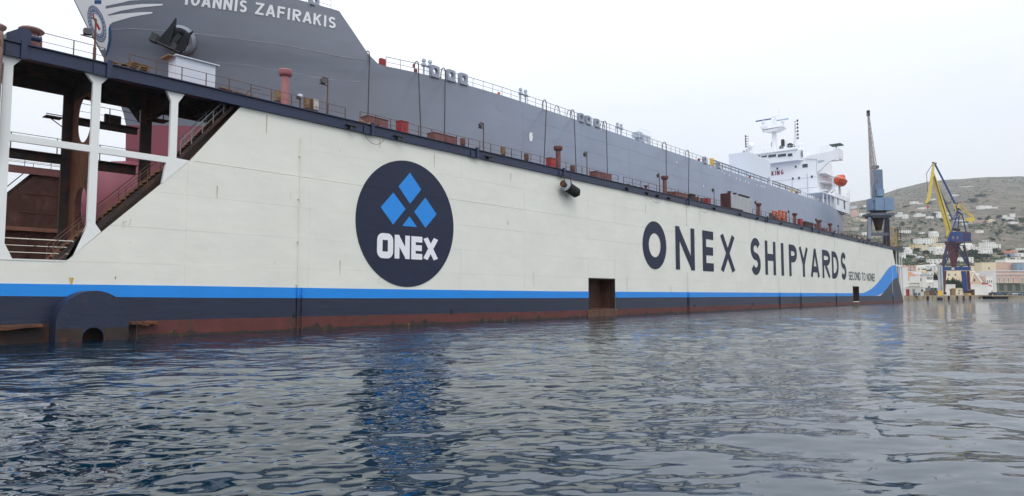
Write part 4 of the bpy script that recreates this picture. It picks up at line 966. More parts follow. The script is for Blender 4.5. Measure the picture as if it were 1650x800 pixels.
# mushroom vents
def vent(px, top, label, Y=1.4, r=.32, m=None):
    m = m or M_brown
    x, s = deck_t(px, Y); k = px_of((x, Y, ZD))[1]; h = (k - top) * s * 1.02
    t = thing('mushroom_vent', label, 'vent pipe', (x, Y, ZD), 'mushroom vents along the dock deck')
    mb = MB(); mb.lathe((x, Y, ZD), [(r * 1.3, 0), (r * 1.3, .06), (r * .95, .08), (r * .95, .3), (r * 1.08, .32), (r * 1.08, .38), (r * .93, .4), (r * .88, h - .5)], 16); mb.build('pipe', m, t, smooth=35)
    mb = MB(); mb.lathe((x, Y, ZD), [(r * .9, h - .52), (r * 1.35, h - .45), (r * 1.55, h - .36), (r * 1.58, h - .06), (r * 1.45, h), (.05, h + .01)], 16); mb.build('cap', m, t, smooth=35)
vent(458.5, 112, 'dull pink mushroom vent beside the white hut, tallest in the picture', m=mat('dull_pink', (158, 104, 106), .6, var=.12, vs=2, rust=.1, rs=3))
vent(899.5, 236, 'brown mushroom vent next to the red locker above the hanging roller fender')
vent(1071.5, 284, 'brown mushroom vent above the gap between the letters O and N')
vent(1223, 328, 'brown mushroom vent just past the grey container')
vent(1281, 344, 'brown mushroom vent just past the orange frame')
vent(1320, 355, 'wide brown mushroom vent with a thinner pipe leaning on it', r=.42)
vent(1338, 360.5, 'last brown mushroom vent before the light blue crane')
vent(1314, 361, 'thin red pipe stub touching the wide brown vent', r=.2)

# lamp posts with a floodlight on a short bracket
def lamp(px, top, label, arm=-1, Y=.6, big=0):
    x, s = deck_t(px, Y); h = (px_of((x, Y, ZD))[1] - top) * s
    t = thing('lamp_post', label, 'lamp post', (x, Y, ZD), 'floodlight posts along the dock deck')
    mb = MB(); mb.tube([(x, Y, ZD), (x, Y, ZD + h * .38)], .09 if big else .07, 8); mb.tube([(x, Y, ZD + h * .38), (x, Y, ZD + h)], .055, 8); mb.build('post', M_rail, t)
    mb = MB(); z_ = ZD + h - (.55 if not big else 1.15); mb.bar((x, Y, z_), (x + arm * .75, Y, z_), .06); mb.build('bracket', M_rail, t); mb = MB(); mb.bar((x, Y, ZD + h), (x + arm * (.25 if big else .5), Y, ZD + h + .02), .07); mb.build('top_arm', M_rail, t)
    mb = MB(); mb.obox((x + arm * .42, Y - .05, z_ + .26), (.2, 0, .02), (0, .13, -.04), (0, .05, .16)); mb.build('floodlight', M_lamp, t)
    mb = MB(); mb.obox((x + arm * .42, Y - .19, z_ + .22), (.17, 0, .02), (0, .01, 0), (0, .04, .13)); mb.build('lens', M_glass, t)
lamp(151.5, 28, 'rusty floodlight post in front of the round bow emblem', big=1)
lamp(527, 125, 'brown floodlight post near the end of the first long rail')
lamp(779, 198, 'brown floodlight post between the low red-brown chest and the small meter boxes')
lamp(946, 245, 'brown floodlight post to the right of the hanging roller fender')
lamp(1063, 280, 'brown floodlight post touching the vent above letters O and N')
lamp(1151, 304, 'brown floodlight post in front of the maroon container end')
lamp(1219, 324, 'brown floodlight post beside the vent past the container')
lamp(1272, 339, 'brown floodlight post right beside the orange frame')
lamp(1316, 352, 'brown floodlight post standing by the wide vent')
lamp(1351.5, 363, 'last small floodlight post near the stern of the grey ship')

# white hut
x0, x1 = XP(283, 1.0), XP(346, 1.0); yb = x0 / math.tan(math.atan((265 - 825) / FPX) + math.pi / 2 - ALPHA) - DW
hh = 1.95; t = thing('deck_hut', 'small white hut with an overhanging flat roof behind the rail under the anchor', 'hut', (x0, 1, ZD))
mb = MB(); mb.box((x0, 1.0, ZD), (x1, 2.2, ZD + hh)); mb.build('wall', M_hut, t)
mb = MB(); mb.box((x0 - .1, .85, ZD + hh), (x1 + .22, 2.45, ZD + hh + .07)); mb.build('roof', M_hut, t)
mb = MB(); mb.box((x0 - .45, 1.2, ZD + hh - .02), (x0 - .1, 2.4, ZD + hh + .05)); mb.build('eaves_board', M_wood, t)
# pallets
def pallet(x, y, z, rot, label, tilt=0):
    t = thing('pallet', label, 'pallet', (x, y, z), 'wooden pallets on the dock deck'); t.rotation_euler = (0, tilt, rot)
    ORG[t.name] = Vector((0, 0, 0)); q = MB(); q.box((-.6, -.05, .11), (.6, .05, .14)); pl = q.build('plank', M_wood, t); pl.location = (0, -.36, 0)
    for i in range(1, 6): shared('plank', pl.data, t, (0, -.36 + i * .145, 0))
    q = MB(); q.box((-.05, -.4, 0), (.05, .4, .11)); b = q.build('bearer', M_wood, t); b.location = (-.5, 0, 0)
    for xx in (0, .5): shared('bearer', b.data, t, (xx, 0, 0))
    ORG[t.name] = Vector((x, y, z))
names = ['lowest', 'second', 'third', 'fourth', 'fifth', 'top']
for j, px in enumerate((186, 203)):
    for k in range(3): pallet(XP(px, .9), .9, ZD + k * .15, rnd.uniform(-.15, .15), '%s pallet of the %s flat stack by the navy bracket' % (['bottom', 'middle', 'top'][k], ['first', 'second'][j]))
for k in range(5): pallet(XP(222, 1.1), 1.1, ZD + k * .16, rnd.uniform(-.3, .3), '%s pallet of the high untidy stack beside the white hut' % ['bottom', 'second', 'middle', 'fourth', 'top'][k], rnd.uniform(-.06, .06))
# big mooring bollard, bracket box, reel
x = XP(49, 1.2); t = thing('mooring_bollard', 'big brown mooring bollard with a flared cap near the left edge', 'bollard', (x, 1.2, ZD))
mb = MB(); mb.lathe((x, 1.2, ZD), [(.55, 0), (.52, .75), (.4, .95), (.36, 1.1)], 18); mb.build('post', M_brown, t, smooth=40)
mb = MB(); mb.lathe((x, 1.2, ZD), [(.36, 1.1), (.58, 1.22), (.62, 1.32), (.5, 1.42), (.1, 1.45)], 18); mb.build('cap', mat('pink_rust', (138, 110, 100)), t, smooth=40)
x = XP(25, .3); mb = MB(); mb.prism([(x - .5, ZD), (x + .6, ZD), (x + .6, ZD + .85), (x + .2, ZD + .95), (x - .5, ZD + .45)], -.1, .6)
t = thing('fender_winch', 'navy steel winch casing with a short drum beside the big bollard', 'winch', (x, .25, ZD)); mb.build('casing', M_navy, t)
mb = MB(); mb.tube([(x + .6, .25, ZD + .6), (x + 1.15, .25, ZD + .6)], .16, 12); mb.build('drum', M_navy, t)

def locker(px0, px1, top, m, name, label, cat, Y=1.0, dep=.9, grp=None, base=None, lid=True, feet=False):
    x0, s = deck_t(px0, Y); x1, _ = deck_t(px1, Y); k = px_of((x0, Y, ZD))[1]; h = max(.3, (k - top) * s); zb = ZD + (h * .35 if feet else 0)
    t = thing(name, label, cat, (x0, Y, ZD), grp)
    mb = MB(); mb.box((x0, Y, zb), (x1, Y + dep, ZD + h)); mb.build('body', m, t)
    if lid: mb = MB(); mb.box((x0 - .05, Y - .05, ZD + h), (x1 + .05, Y + dep + .05, ZD + h + .05)); mb.build('lid', m, t)
    n = max(1, int((x1 - x0) / 1.0))
    for i in range(n):
        a = x0 + (x1 - x0) * (i + .08) / n; b = x0 + (x1 - x0) * (i + .92) / n; mb = MB(); mb.box((a, Y - .03, zb + .08 * h), (b, Y - .002, ZD + h * .9)); mb.build('door', m, t)
    mb = MB(); mb.box((x0 + (x1 - x0) * .45, Y - .06, ZD + h * .5), (x0 + (x1 - x0) * .55, Y - .031, ZD + h * .6)); mb.build('latch', M_rail, t)
    if feet:
        mb = MB()
        for a in (x0 + .05, x1 - .05): mb.bar((a, Y + .1, ZD), (a, Y + .1, zb), .06)
        mb.bar((x0, Y + .1, zb - .03), (x1, Y + .1, zb - .03), .05); mb.build('stand', M_rail, t)
g = 'red fire lockers along the dock deck'; c = 'red-brown chests along the dock deck'; s_ = 'switch boxes on the dock rail'
locker(645, 658, 194, M_box, 'fire_locker', 'tall red fire locker beside the first red-brown chest', 'locker', grp=g, dep=.6)
locker(887, 896, 254, M_box, 'fire_locker', 'bright red fire locker against the vent above the roller fender', 'locker', grp=g, dep=.6)
locker(1140, 1145.5, 320, M_box, 'fire_locker', 'bright red fire locker before the maroon container end', 'locker', grp=g, dep=.6)
locker(1290, 1294, 353, M_box, 'fire_locker', 'small red locker between the last vents', 'locker', grp=g, dep=.6)
locker(592, 625, 186, M_brown, 'steel_chest', 'long red-brown chest behind the rail, nearest the round badge', 'chest', grp=c, Y=1.3)
locker(699, 736, 213, M_brown, 'steel_chest', 'low red-brown chest to the right of the tall red locker', 'chest', grp=c, Y=1.3)
locker(960, 985, 276, M_brown, 'steel_chest', 'worn red-brown chest past the roller fender', 'chest', grp=c, Y=1.3)
locker(1089, 1108, 309, M_brown, 'steel_chest', 'rusty chest just past the vent over letter N', 'chest', grp=c, Y=1.3)
locker(1298, 1311, 357, M_dark, 'steel_chest', 'dark rusty chest between the orange frame and the wide vent', 'chest', grp=c, Y=1.3)
locker(1327, 1334, 368, M_brown, 'steel_chest', 'small brown chest between the wide vent and the last vent', 'chest', grp=c, Y=1.3)
locker(1114, 1121, 313, M_dark, 'steel_chest', 'dark cube-shaped chest beside the second last hose', 'chest', grp=c, Y=1.3)
for px0, px1, top, m, lab in ((444, 453, 144, M_wood, 'brown switch box left of the pink vent'), (492, 500, 156, M_wood, 'left switch box of the pair past the pink vent'), (500.5, 504, 158, M_rail, 'narrow switch box squeezed between two others past the pink vent'),
                              (505, 513, 159, mat('pale_box', (190, 184, 172), .6, rust=.2), 'pale switch box of the pair past the pink vent'), (810, 815, 236, M_wood, 'small switch box left of the rail gap'), (848, 852, 247, M_rail, 'small switch box just before the red locker'), (922, 927, 266, M_rail, 'small switch box above the roller fender'),
                              (745, 750, 222, M_brown, 'squat valve box after the low red-brown chest'), (1124, 1127, 317, M_rail, 'tiny switch box after the dark cube-shaped chest'), (1131, 1134, 319, M_rail, 'tiny switch box left of the bright red locker'), (1242, 1246, 343, M_rail, 'rounded switch box left of the orange frame'), (1249, 1252, 348, M_rail, 'low switch box touching the orange frame')):
    locker(px0, px1, top, m, 'switch_box', lab, 'switch box', Y=.5, dep=.3, grp=s_, feet=True, lid=False)
# sand coloured sacks by the first chest, rope pile
x = XP(587, 1.0); mb = MB()
for k in range(9): mb.lathe((x + rnd.uniform(-.6, .5), 1 + rnd.uniform(-.2, .3), ZD + rnd.uniform(0, .25)), [(.1, 0), (.3, .08), (.32, .2), (.15, .32)], 7)
stuff(solo(mb, 'rope_heap', M_wood, 'untidy brown heap of rope at the end of the long chest', 'rope', (x, 1, ZD)))
# white handled valve and rungs near the first hut
x, s = deck_t(483, .8); t = thing('deck_camera', 'small white and black spotlight on a short post past the pink vent', 'spotlight', (x, .8, ZD)); mb = MB(); mb.tube([(x, .8, ZD), (x, .8, ZD + 1.1)], .06, 6); mb.build('post', M_rail, t); mb = MB(); mb.lathe((x, .8, ZD + 1.1), [(.1, 0), (.2, .08), (.2, .25), (.1, .3)], 10); mb.build('head', M_hut, t); mb = MB(); mb.box((x - .25, .7, ZD + 1.0), (x - .02, .9, ZD + 1.2)); mb.build('bracket', M_lamp, t)
x, s = deck_t(390, .9); t = thing('gangplank', 'brown wooden gangplank with a bent handrail lying right of the white hut', 'gangplank', (x, .9, ZD)); mb = MB(); mb.bar((x - 1.6, .9, ZD + .5), (x + 1.2, .9, ZD + .35), .4, .06); mb.build('board', M_wood, t); mb = MB(); mb.tube([(x - .1, .7, ZD + .1), (x + .6, .7, ZD + .95), (x + 1.2, .7, ZD + .95)], .03, 5); mb.tube([(x + .3, .7, ZD + .1), (x + .7, .7, ZD + .55)], .03, 5); mb.build('handrail', M_rail, t)
# bitts and small fittings further along
for i, (px, h) in enumerate(((1012, .5), (1022, .45), (1033, .5), (1041, .9), (1078, .8), (1098, .5), (1345, .9), (1357, .8), (1366, .7), (1373, 1.0), (1381, 1.1), (1389, .9))):
    x = XP(px, 1.0); t = thing('bitt', '%s small rusty bitt counted from the rail gap towards the far crane' % ['first', 'second', 'third', 'fourth', 'fifth', 'sixth', 'seventh', 'eighth', 'ninth', 'tenth', 'eleventh', 'last'][i], 'bitt', (x, 1, ZD), 'small bitts on the dock deck')
    mb = MB(); mb.lathe((x, 1, ZD), [(.2, 0), (.17, h * .7)], 10); mb.build('post', M_brown, t); mb = MB(); mb.lathe((x, 1, ZD), [(.17, h * .7), (.27, h * .8), (.25, h), (.05, h + .02)], 10); mb.build('cap', M_rail, t)
# container and generator
x0, x1 = XP(1178, .9), XP(1213, .9); y1 = x0 / math.tan(math.atan((1164.4 - 825) / FPX) + math.pi / 2 - ALPHA) - DW; hc = (px_of((x0, .9, ZD))[1] - 312) * deck_t(1178)[1]
t = thing('deck_container', 'grey corrugated container with a maroon end and caps on its roof', 'container', (x0, .9, ZD))
mb = MB(); mb.box((x0, .9, ZD), (x1, min(y1, 3.9), ZD + hc)); mb.build('side', M_cont, t)
mb = MB(); mb.box((x0 - .3, .88, ZD), (x0 - .001, min(y1, 3.9), ZD + hc + .1)); mb.build('end', mat('maroon_steel', (112, 62, 60)), t)
for i in range(16): mb = MB(); xx = x0 + (x1 - x0) * (i + .5) / 16; mb.box((xx - .09, .86, ZD + .1), (xx + .09, .899, ZD + hc - .1)); mb.build('rib', M_cont, t)
for px in (1177, 1186, 1194, 1199, 1203, 1207): xx = XP(px, 1.3, ZD + hc); mb = MB(); mb.lathe((xx, 1.5, ZD + hc), [(.12, 0), (.12, .3), (.35, .35), (.35, .5), (.1, .55)], 10); mb.build('roof_cap', M_dark, t)
x0, x1 = XP(1178, .6), XP(1196, .6); mb = MB(); mb.box((x0, .45, ZD), (x1, .85, ZD + .5)); solo(mb, 'steel_skid', M_dark, 'long low rusty skid lying along the foot of the grey container', 'skid', (x0, .6, ZD))
# orange frame
x0, x1 = XP(1256, 1), XP(1267, 1); hf = (px_of((x0, 1, ZD))[1] - 339) * deck_t(1256)[1]
t = thing('steel_cage', 'orange open steel cage holding drums, standing on the dock deck', 'cage', (x0, 1, ZD)); mb = MB()
for x in (x0, (x0 + x1) / 2, x1):
    for y in (1.0, 2.2): mb.bar((x, y, ZD), (x, y, ZD + hf), .28)
for zz in (.1, .45, .72, .97):
    for y in (1.0, 2.2): mb.bar((x0, y, ZD + hf * zz), (x1, y, ZD + hf * zz), .24)
mb.build('frame', M_orange, t); mb = MB(); mb.box((x0 + .3, 1.2, ZD + .1), (x1 - .3, 2.0, ZD + hf * .42)); mb.build('load', M_wood, t)

# roller fender hung from the deck edge
xa, xb = P(908, 300, -.7), P(928, 309, -.7)
A_ = Vector(P(911, 299, -.75)); B_ = Vector(P(930, 312, -.75)); d_ = (B_ - A_)
t = thing('roller_fender', 'black rubber roller fender hung on chains from the edge of the deck', 'fender', A_); u_ = d_.normalized()
mb = MB(); 
for i in range(6): a = A_ + d_ * (.08 + i * .145); b = A_ + d_ * (.08 + i * .145 + .12); mb.tube([a, a + (b - a) * .15, b - (b - a) * .15, b], [.48, .58, .58, .48], 16)
mb.build('rubber', M_black, t, smooth=40)
mb = MB(); mb.tube([A_ + d_ * .01, A_ + d_ * .075], .56, 16); mb.build('pale_ring', M_chock, t)
mb = MB(); mb.tube([A_ - u_ * .5, B_ + u_ * .25], .24, 10); mb.tube([A_ - u_ * .55, A_ - u_ * .3], .36, 10); mb.build('axle', M_rust, t)
for s_x, pt in ((0, A_ - u_ * .1), (.0, A_ + d_ * .55)): mb = MB(); mb.tube([pt + Vector((0, 0, .3)), Vector((pt.x + .1, -.4, HB + .3))], .05, 5); mb.build('chain', M_dark, t)

# dark hoses from the ship's rail to the dock deck
HO = [(595, 81, 592, 186, 'leftmost dark hose, coming down just behind the raised bow'), (674, 118, 679, 218, 'dark hose with a tall loop beside the first deck vents'), (717, 116, 716, 213, 'straight dark hose between the first round fairleads'),
      (880, 159, 876, 251, 'dark hose left of the vent above the roller fender'), (925, 174, 929, 275, 'dark hose over the right of the roller fender'), (977, 191, 979, 279, 'dark hose above the worn red-brown chest'), (1073, 229, 1074, 284, 'dark hose coming down onto the vent above letters O and N'), (1110, 241, 1109, 311, 'last dark hose, before the grey container')]
for px0, t0, px1, t1, lab in HO:
    x = XPe(px0, -.2); y = edge(x) - .35; zt_ = 26.35; xe, ye = XP(px1, 3.2, ZD), 3.2
    pts = [(x - .05, y + .6, 25.3), (x - .06, y + .58, 26.0), (x - .05, y + .45, 26.35), (x - .02, y + .25, 26.45), (x, y + .08, 26.3), (x, y, 25.9), (x, y - .02, 25.2)]
    for i in range(1, 9): q = i / 8; pts.append((x + (xe - x) * q, y + (ye - y) * q, 25.4 + (ZD + .1 - 25.4) * q))
    mb = MB(); mb.tube(pts, .055, 7); solo(mb, 'hose', M_black, lab, 'hose', (xe, ye, ZD), 'hoses hanging from the ship rail', smooth=50)
for px, lab in ((898, 'first looped hose lying on the ship rail past the roller fender'), (918, 'second looped hose lying on the ship rail past the roller fender'), (971, 'looped hose on the ship rail beside the three fairleads')):
    x = XPe(px); y = edge(x) - .1; mb = MB(); mb.tube([(x + .6 * math.cos(R(a)), y, 25.1 + 1.15 * math.sin(R(a))) for a in range(0, 181, 15)], .04, 6); solo(mb, 'hose_loop', M_black, lab, 'hose', (x, y, 25.1), 'hose loops on the ship rail')
# thin tags hanging by the deck edge
for px in (599, 1054, 1131):
    x = P(px, 300).x; w_ = .95 if px < 700 else 1.6; mb = MB(); mb.tube([(x + w_ * math.cos(R(a)), -.3, HB - .0 + .75 * math.sin(R(a))) for a in range(180, 361, 20)], .018, 4); mb.build('slack_cable', M_lamp, dock)

# ------------------------------------------------------------------ light blue crane on the dock
tcx, tcy = XP(1412, 2.0), 2.0
CT = (tcx * math.cos(ALPHA) + (tcy + DW) * math.sin(ALPHA))
def C1(px, py, dt=0): return FD(px, py, CT + dt)
crane1 = thing('dock_crane', 'light blue portal crane with a steep thin lattice jib on the far dock end', 'crane', (tcx, tcy, ZD))
mg = mat('portal_grey', (92, 100, 112), .6, var=.12, rust=.12, rs=1)
ff = lambda px, Y: XP(px, Y)
tops = [C1(1401, 352, -1.6), C1(1430, 352, -1.6), C1(1403, 351, 1.9), C1(1428, 351, 1.9)]
feet = [(XP(1400, .7), .7), (XP(1431, .7), .7), (XP(1398, 3.6), 3.6), (XP(1424, 3.6), 3.6)]
for (fx_, fy_), tp in zip(feet, tops):
    mb = MB(); mb.bar((fx_, fy_, ZD), tp, .75, .75, up=RT); mb.build('leg', mg, crane1)
    mb = MB(); mb.box((fx_ - .6, fy_ - .3, ZD), (fx_ + .6, fy_ + .3, ZD + .8)); mb.build('bogie', M_dark, crane1)
mb = MB(); mb.obox(C1(1415, 347), RT * 3.2, FH * 2.4, Vector((0, 0, .35))); mb.obox(C1(1415, 350.5), RT * 2.6, FH * 2.0, Vector((0, 0, .3))); mb.build('portal_platform', mg, crane1)
for dt in (-1.6, 1.9): mb = MB(); mb.bar(C1(1400, 378, dt), C1(1431, 378, dt), .6, .75); mb.build('portal_beam', mg, crane1)
mb = MB()
vs = [C1(1407.5, 353) , C1(1422.5, 353)]; c = C1(1415, 353); mb.lathe((c.x, c.y, 0), [(.75, C1(1415, 372).z), (1.45, C1(1415, 353).z), (1.6, C1(1415, 349).z)], 12); mb.lathe((c.x, c.y, 0), [(1.6, C1(1415, 346).z), (1.9, C1(1415, 344).z), (2.0, C1(1415, 341).z)], 14); mb.build('slewing_cone', M_dark, crane1)
mb = MB(); mb.obox(C1(1418.5, 330.5), RT * 2.55, FH * 2.2, Vector((0, 0, 1.75))); mb.obox(C1(1402.5, 331), RT * .28, FH * 1.6, Vector((0, 0, 1.4))); cabn = mb.build('machinery_house', M_bluegrey, crane1)
mb = MB(); mb.obox(C1(1417.8, 330.5) - FH * 2.22, RT * .03, FH * .03, Vector((0, 0, 1.73))); mb.obox(C1(1402, 326) - FH * 1.62, RT * .1, FH * .05, Vector((0, 0, .25))); mb.build('panel_joint', mg, crane1)
mb = MB(); mb.obox(C1(1413, 297), RT * 1.15, FH * 1.0, Vector((0, 0, (318 - 272) / 2 * CT / FPX))); mb.build('tower', mat('tower_blue', (104, 122, 144), .55, var=.12, vs=.8, rust=.1, rs=1.2), crane1)
mb = MB(); mb.obox(C1(1414, 312) - FH * 1.2, RT * .95, FH * .5, Vector((0, 0, .95))); mb.build('driver_cab', M_bluegrey, crane1)
mb = MB(); mb.obox(C1(1409, 270), RT * .85, FH * .8, Vector((0, 0, .4))); mb.lathe(C1(1408, 268), [(.3, -.3), (.5, 0), (.3, .3)], 8); mb.build('winch_head', mg, crane1)
mj = mat('jib_pinkish', (166, 158, 156), .6, var=.2, rust=.1, rs=2)
def lattice(name, chords, n, w_, m, par, conn, w2=None):
    """chords: list of (foot, tip) pairs; conn: index pairs braced zigzag"""
    mb = MB()
    for a, b in chords: mb.bar(a, b, w_)
    for i, j in conn:
        for k in range(n):
            p0 = chords[i][0].lerp(chords[i][1], k / n); p1 = chords[j][0].lerp(chords[j][1], (k + 1) / n); p2 = chords[i][0].lerp(chords[i][1], (k + 1) / n)
            mb.bar(p0, p1, w2 or w_ * .5); mb.bar(p2, p1, (w2 or w_ * .5) * .9)
    return mb.build(name, m, par)
lattice('jib', [(C1(1404.5, 321, -.9), C1(1398, 183, -.25)), (C1(1406.5, 321, .9), C1(1398.6, 183, .25)), (C1(1412.5, 268, -.9), C1(1400, 183, -.25)), (C1(1412.5, 268, .9), C1(1400, 183, .25))], 12, .17, mj, crane1, ((0, 2), (1, 3)), .08)
mb = MB(); mb.obox(C1(1399, 183), RT * .28, FH * .4, Vector((0, 0, .8))); mb.build('jib_head', M_dark, crane1)
mb = MB()
for p_ in ((1399, 183, 1409, 268), (1398, 188, 1403, 318)): mb.tube([C1(p_[0], p_[1]), C1(p_[2], p_[3])], .04, 4)
mb.build('hoist_rope', M_dark, crane1)
# yellow stair tower at the end of the deck
x = XP(1441, 1.6); t = thing('stair_tower', 'yellowish steel stair tower with a ladder cage at the far end of the dock', 'stair tower', (x, 1.6, ZD)); CT2 = (x * math.cos(ALPHA) + (1.6 + DW) * math.sin(ALPHA)); C2 = lambda px, py, d=0: FD(px, py, CT2 + d)
mb = MB()
for px in (1434, 1441.5, 1444.5):
    for d in (-.6, .8): mb.bar(C2(px, 402, d), C2(px, 366.5 if px != 1444.5 else 372, d), .28)
for py in (368, 380, 390): mb.bar(C2(1433.5, py, -.6), C2(1442, py, -.6), .3)
mb.bar(C2(1434, 402, -.6), C2(1441, 381, -.6), .3); mb.build('frame', mat('dirty_yellow', (176, 148, 96), .65, var=.2, rust=.3, rs=1.5), t)
mb = MB()
for py in (366, 371, 376, 380.5, 385): mb.bar(C2(1442, py), C2(1450.5 + (py - 366) * .05, py), .1)
mb.bar(C2(1450, 364), C2(1451.8, 386), .12); mb.bar(C2(1446, 366), C2(1447, 402), .12); mb.build('ladder_cage', M_dark, t)
# ------------------------------------------------------------------ water
def water():
    rng = np.random.RandomState(5)
    # rings by distance, finer where the picture looks
    rr = [0.0, 3.0]; d = 6.0
    rows = []
    pyr = np.linspace(345, 5.5, 560)                        # rows below the horizon in photo pixels
    rad = HC * FPX / pyr
    far = np.array([600, 700, 850, 1000, 1300, 1700, 2500, 4000, 6500, 9500])
    rad = np.concatenate([[0.5, 2, 4, 6], rad, far])
    lo, hi = R(-46), R(46)
    a_in = np.linspace(lo, hi, 720); a_out = np.linspace(hi, lo + 2 * math.pi, 90)[1:-1]
    ang = np.concatenate([a_in, a_out])
    A, D = np.meshgrid(ang, rad)
    fx, fy = FH.x, FH.y
    X = CAM.x + D * (np.cos(A) * fx + np.sin(A) * RT.x); Y = CAM.y + D * (np.cos(A) * fy + np.sin(A) * RT.y)
    Z = np.zeros_like(X)
    gap = np.gradient(rad)[:, None]
    infr = ((A >= lo) & (A <= hi))
    wd = math.atan2(FH.y, FH.x) + .25
    lam = np.exp(np.linspace(math.log(.28), math.log(9), 90)); DX = np.zeros_like(X); DY = np.zeros_like(X)
    patch = np.zeros_like(X); kept = np.zeros_like(X); allv = 0
    for i in range(8):
        th = rng.uniform(0, 6.28); l = rng.uniform(14, 50); patch += np.sin(2 * math.pi / l * (X * math.cos(th) + Y * math.sin(th)) + rng.uniform(0, 6.28))
    patch = np.clip(.75 + patch * .13, .3, 1.35)
    for i, l in enumerate(lam):
        th = wd + rng.normal(0, .8); k = 2 * math.pi / l; ph = rng.uniform(0, 6.28)
        slope = .0165 * (l / 1.2) ** -.18 * (1 if l < 3 else (3 / l) ** .6)
        amp = slope / k * WAVE
        fade = np.clip((l / np.maximum(gap, 1e-3) - 2.2) / 2.5, 0, 1)
        kept += slope ** 2 * fade ** 2; allv += slope ** 2
        q = k * (X * math.cos(th) + Y * math.sin(th)) + ph
        loc = amp * fade * (patch if l < 1.5 else 1)
        Z += loc * np.sin(q); DX += -loc * .6 * math.cos(th) * np.cos(q); DY += -loc * .6 * math.sin(th) * np.cos(q)
    Z *= infr; DX *= infr; DY *= infr; coarse = np.where(infr, 1 - kept / allv, 1).astype(np.float32).ravel()
    X = X + DX; Y = Y + DY
    nr, na = X.shape; co = np.stack([X, Y, Z], -1).reshape(-1, 3).astype(np.float32)
    i, j = np.meshgrid(np.arange(nr - 1), np.arange(na), indexing='ij'); j2 = (j + 1) % na
    f = np.stack([i * na + j, i * na + j2, (i + 1) * na + j2, (i + 1) * na + j], -1).reshape(-1, 4)[:, ::-1]
    me = bpy.data.meshes.new('water'); me.vertices.add(len(co)); me.vertices.foreach_set('co', co.ravel())
    me.loops.add(f.size); me.loops.foreach_set('vertex_index', f.astype(np.int32).ravel())
    me.polygons.add(len(f)); me.polygons.foreach_set('loop_start', np.arange(0, f.size, 4, dtype=np.int32)); me.polygons.foreach_set('loop_total', np.full(len(f), 4, dtype=np.int32))
    me.update(calc_edges=True); me.shade_smooth(); at = me.attributes.new('coarse', 'FLOAT', 'POINT'); at.data.foreach_set('value', coarse)   # share of the swell too fine for the mesh: carried by relief instead
    m = bpy.data.materials.new('sea_water'); m.use_nodes = True; t = m.node_tree; b = t.nodes['Principled BSDF']; L = t.links
    b.inputs['Base Color'].default_value = lin((3, 34, 50)); b.inputs['Roughness'].default_value = .03; b.inputs['IOR'].default_value = 1.6; b.inputs['Specular IOR Level'].default_value = .5
    g = N(t, 'ShaderNodeNewGeometry'); hsum = None
    ca = N(t, 'ShaderNodeAttribute'); ca.attribute_name = 'coarse'; cf = N(t, 'ShaderNodeMath', operation='MULTIPLY_ADD'); cf.inputs[1].default_value = 1.4; cf.inputs[2].default_value = .22; L.new(ca.outputs['Fac'], cf.inputs[0])
    for sc, stx, dist, rot in ((.8, 1.6, .16, .1), (2.6, 2.2, .035, .25), (6.5, 2.0, .009, -.3), (15, 1.6, .002, .6)):
        mp = N(t, 'ShaderNodeMapping'); mp.vector_type = 'TEXTURE'; mp.inputs['Rotation'].default_value = (0, 0, math.atan2(RT.y, RT.x) + rot); mp.inputs['Scale'].default_value = (stx, 1, 1)
        n_ = N(t, 'ShaderNodeTexNoise'); n_.inputs['Scale'].default_value = sc; n_.inputs['Detail'].default_value = 2; n_.inputs['Roughness'].default_value = .45; n_.inputs['Distortion'].default_value = .4
        L.new(g.outputs['Position'], mp.inputs['Vector']); L.new(mp.outputs[0], n_.inputs['Vector'])
        mu = N(t, 'ShaderNodeMath', operation='MULTIPLY'); mu.inputs[1].default_value = dist; L.new(n_.outputs['Fac'], mu.inputs[0])
        m2 = N(t, 'ShaderNodeMath', operation='MULTIPLY'); L.new(mu.outputs[0], m2.inputs[0]); L.new(cf.outputs[0], m2.inputs[1]); mu = m2
        if hsum is None: hsum = mu.outputs[0]
        else: ad = N(t, 'ShaderNodeMath', operation='ADD'); L.new(hsum, ad.inputs[0]); L.new(mu.outputs[0], ad.inputs[1]); hsum = ad.outputs[0]
    bp = N(t, 'ShaderNodeBump'); bp.inputs['Strength'].default_value = 1; bp.inputs['Distance'].default_value = 1
    L.new(hsum, bp.inputs['Height']); L.new(bp.outputs[0], b.inputs['Normal'])
    me.materials.append(m); o = bpy.data.objects.new('water', me); col.objects.link(o); struct(o)
WAVE, BUMPW = .84, .3
water()

# ------------------------------------------------------------------ hillside
def sm(a, b, x): t = np.clip((x - a) / (b - a), 0, 1); return t * t * (3 - 2 * t)
_rg = np.random.RandomState(11); _tab = _rg.rand(256, 256)
def vn(x, y):
    xi, yi = np.floor(x).astype(int), np.floor(y).astype(int); fx, fy = x - xi, y - yi; fx = fx * fx * (3 - 2 * fx); fy = fy * fy * (3 - 2 * fy)
    T = lambda a, b: _tab[a % 256, b % 256]
    return (T(xi, yi) * (1 - fx) + T(xi + 1, yi) * fx) * (1 - fy) + (T(xi, yi + 1) * (1 - fx) + T(xi + 1, yi + 1) * fx) * fy
def fbm(x, y, n=5):
    s = 0; a = .5
    for i in range(n): s = s + a * (vn(x, y) - .5); x, y, a = x * 2.03 + 7, y * 2.03 + 3, a * .5
    return s
TT = [0, 420, 470, 600, 760, 1000, 1300, 1700, 2000, 2400, 2700, 3400, 4600, 9000]
ZZ = [1.6, 1.9, 5, 22, 43, 82, 140, 240, 322, 421, 436, 376, 150, 20]
GQ = [-3000, 600, 900, 1200, 1365, 1400, 1450, 1500, 1525, 1600, 1650, 1750, 2200, 3000, 6000]
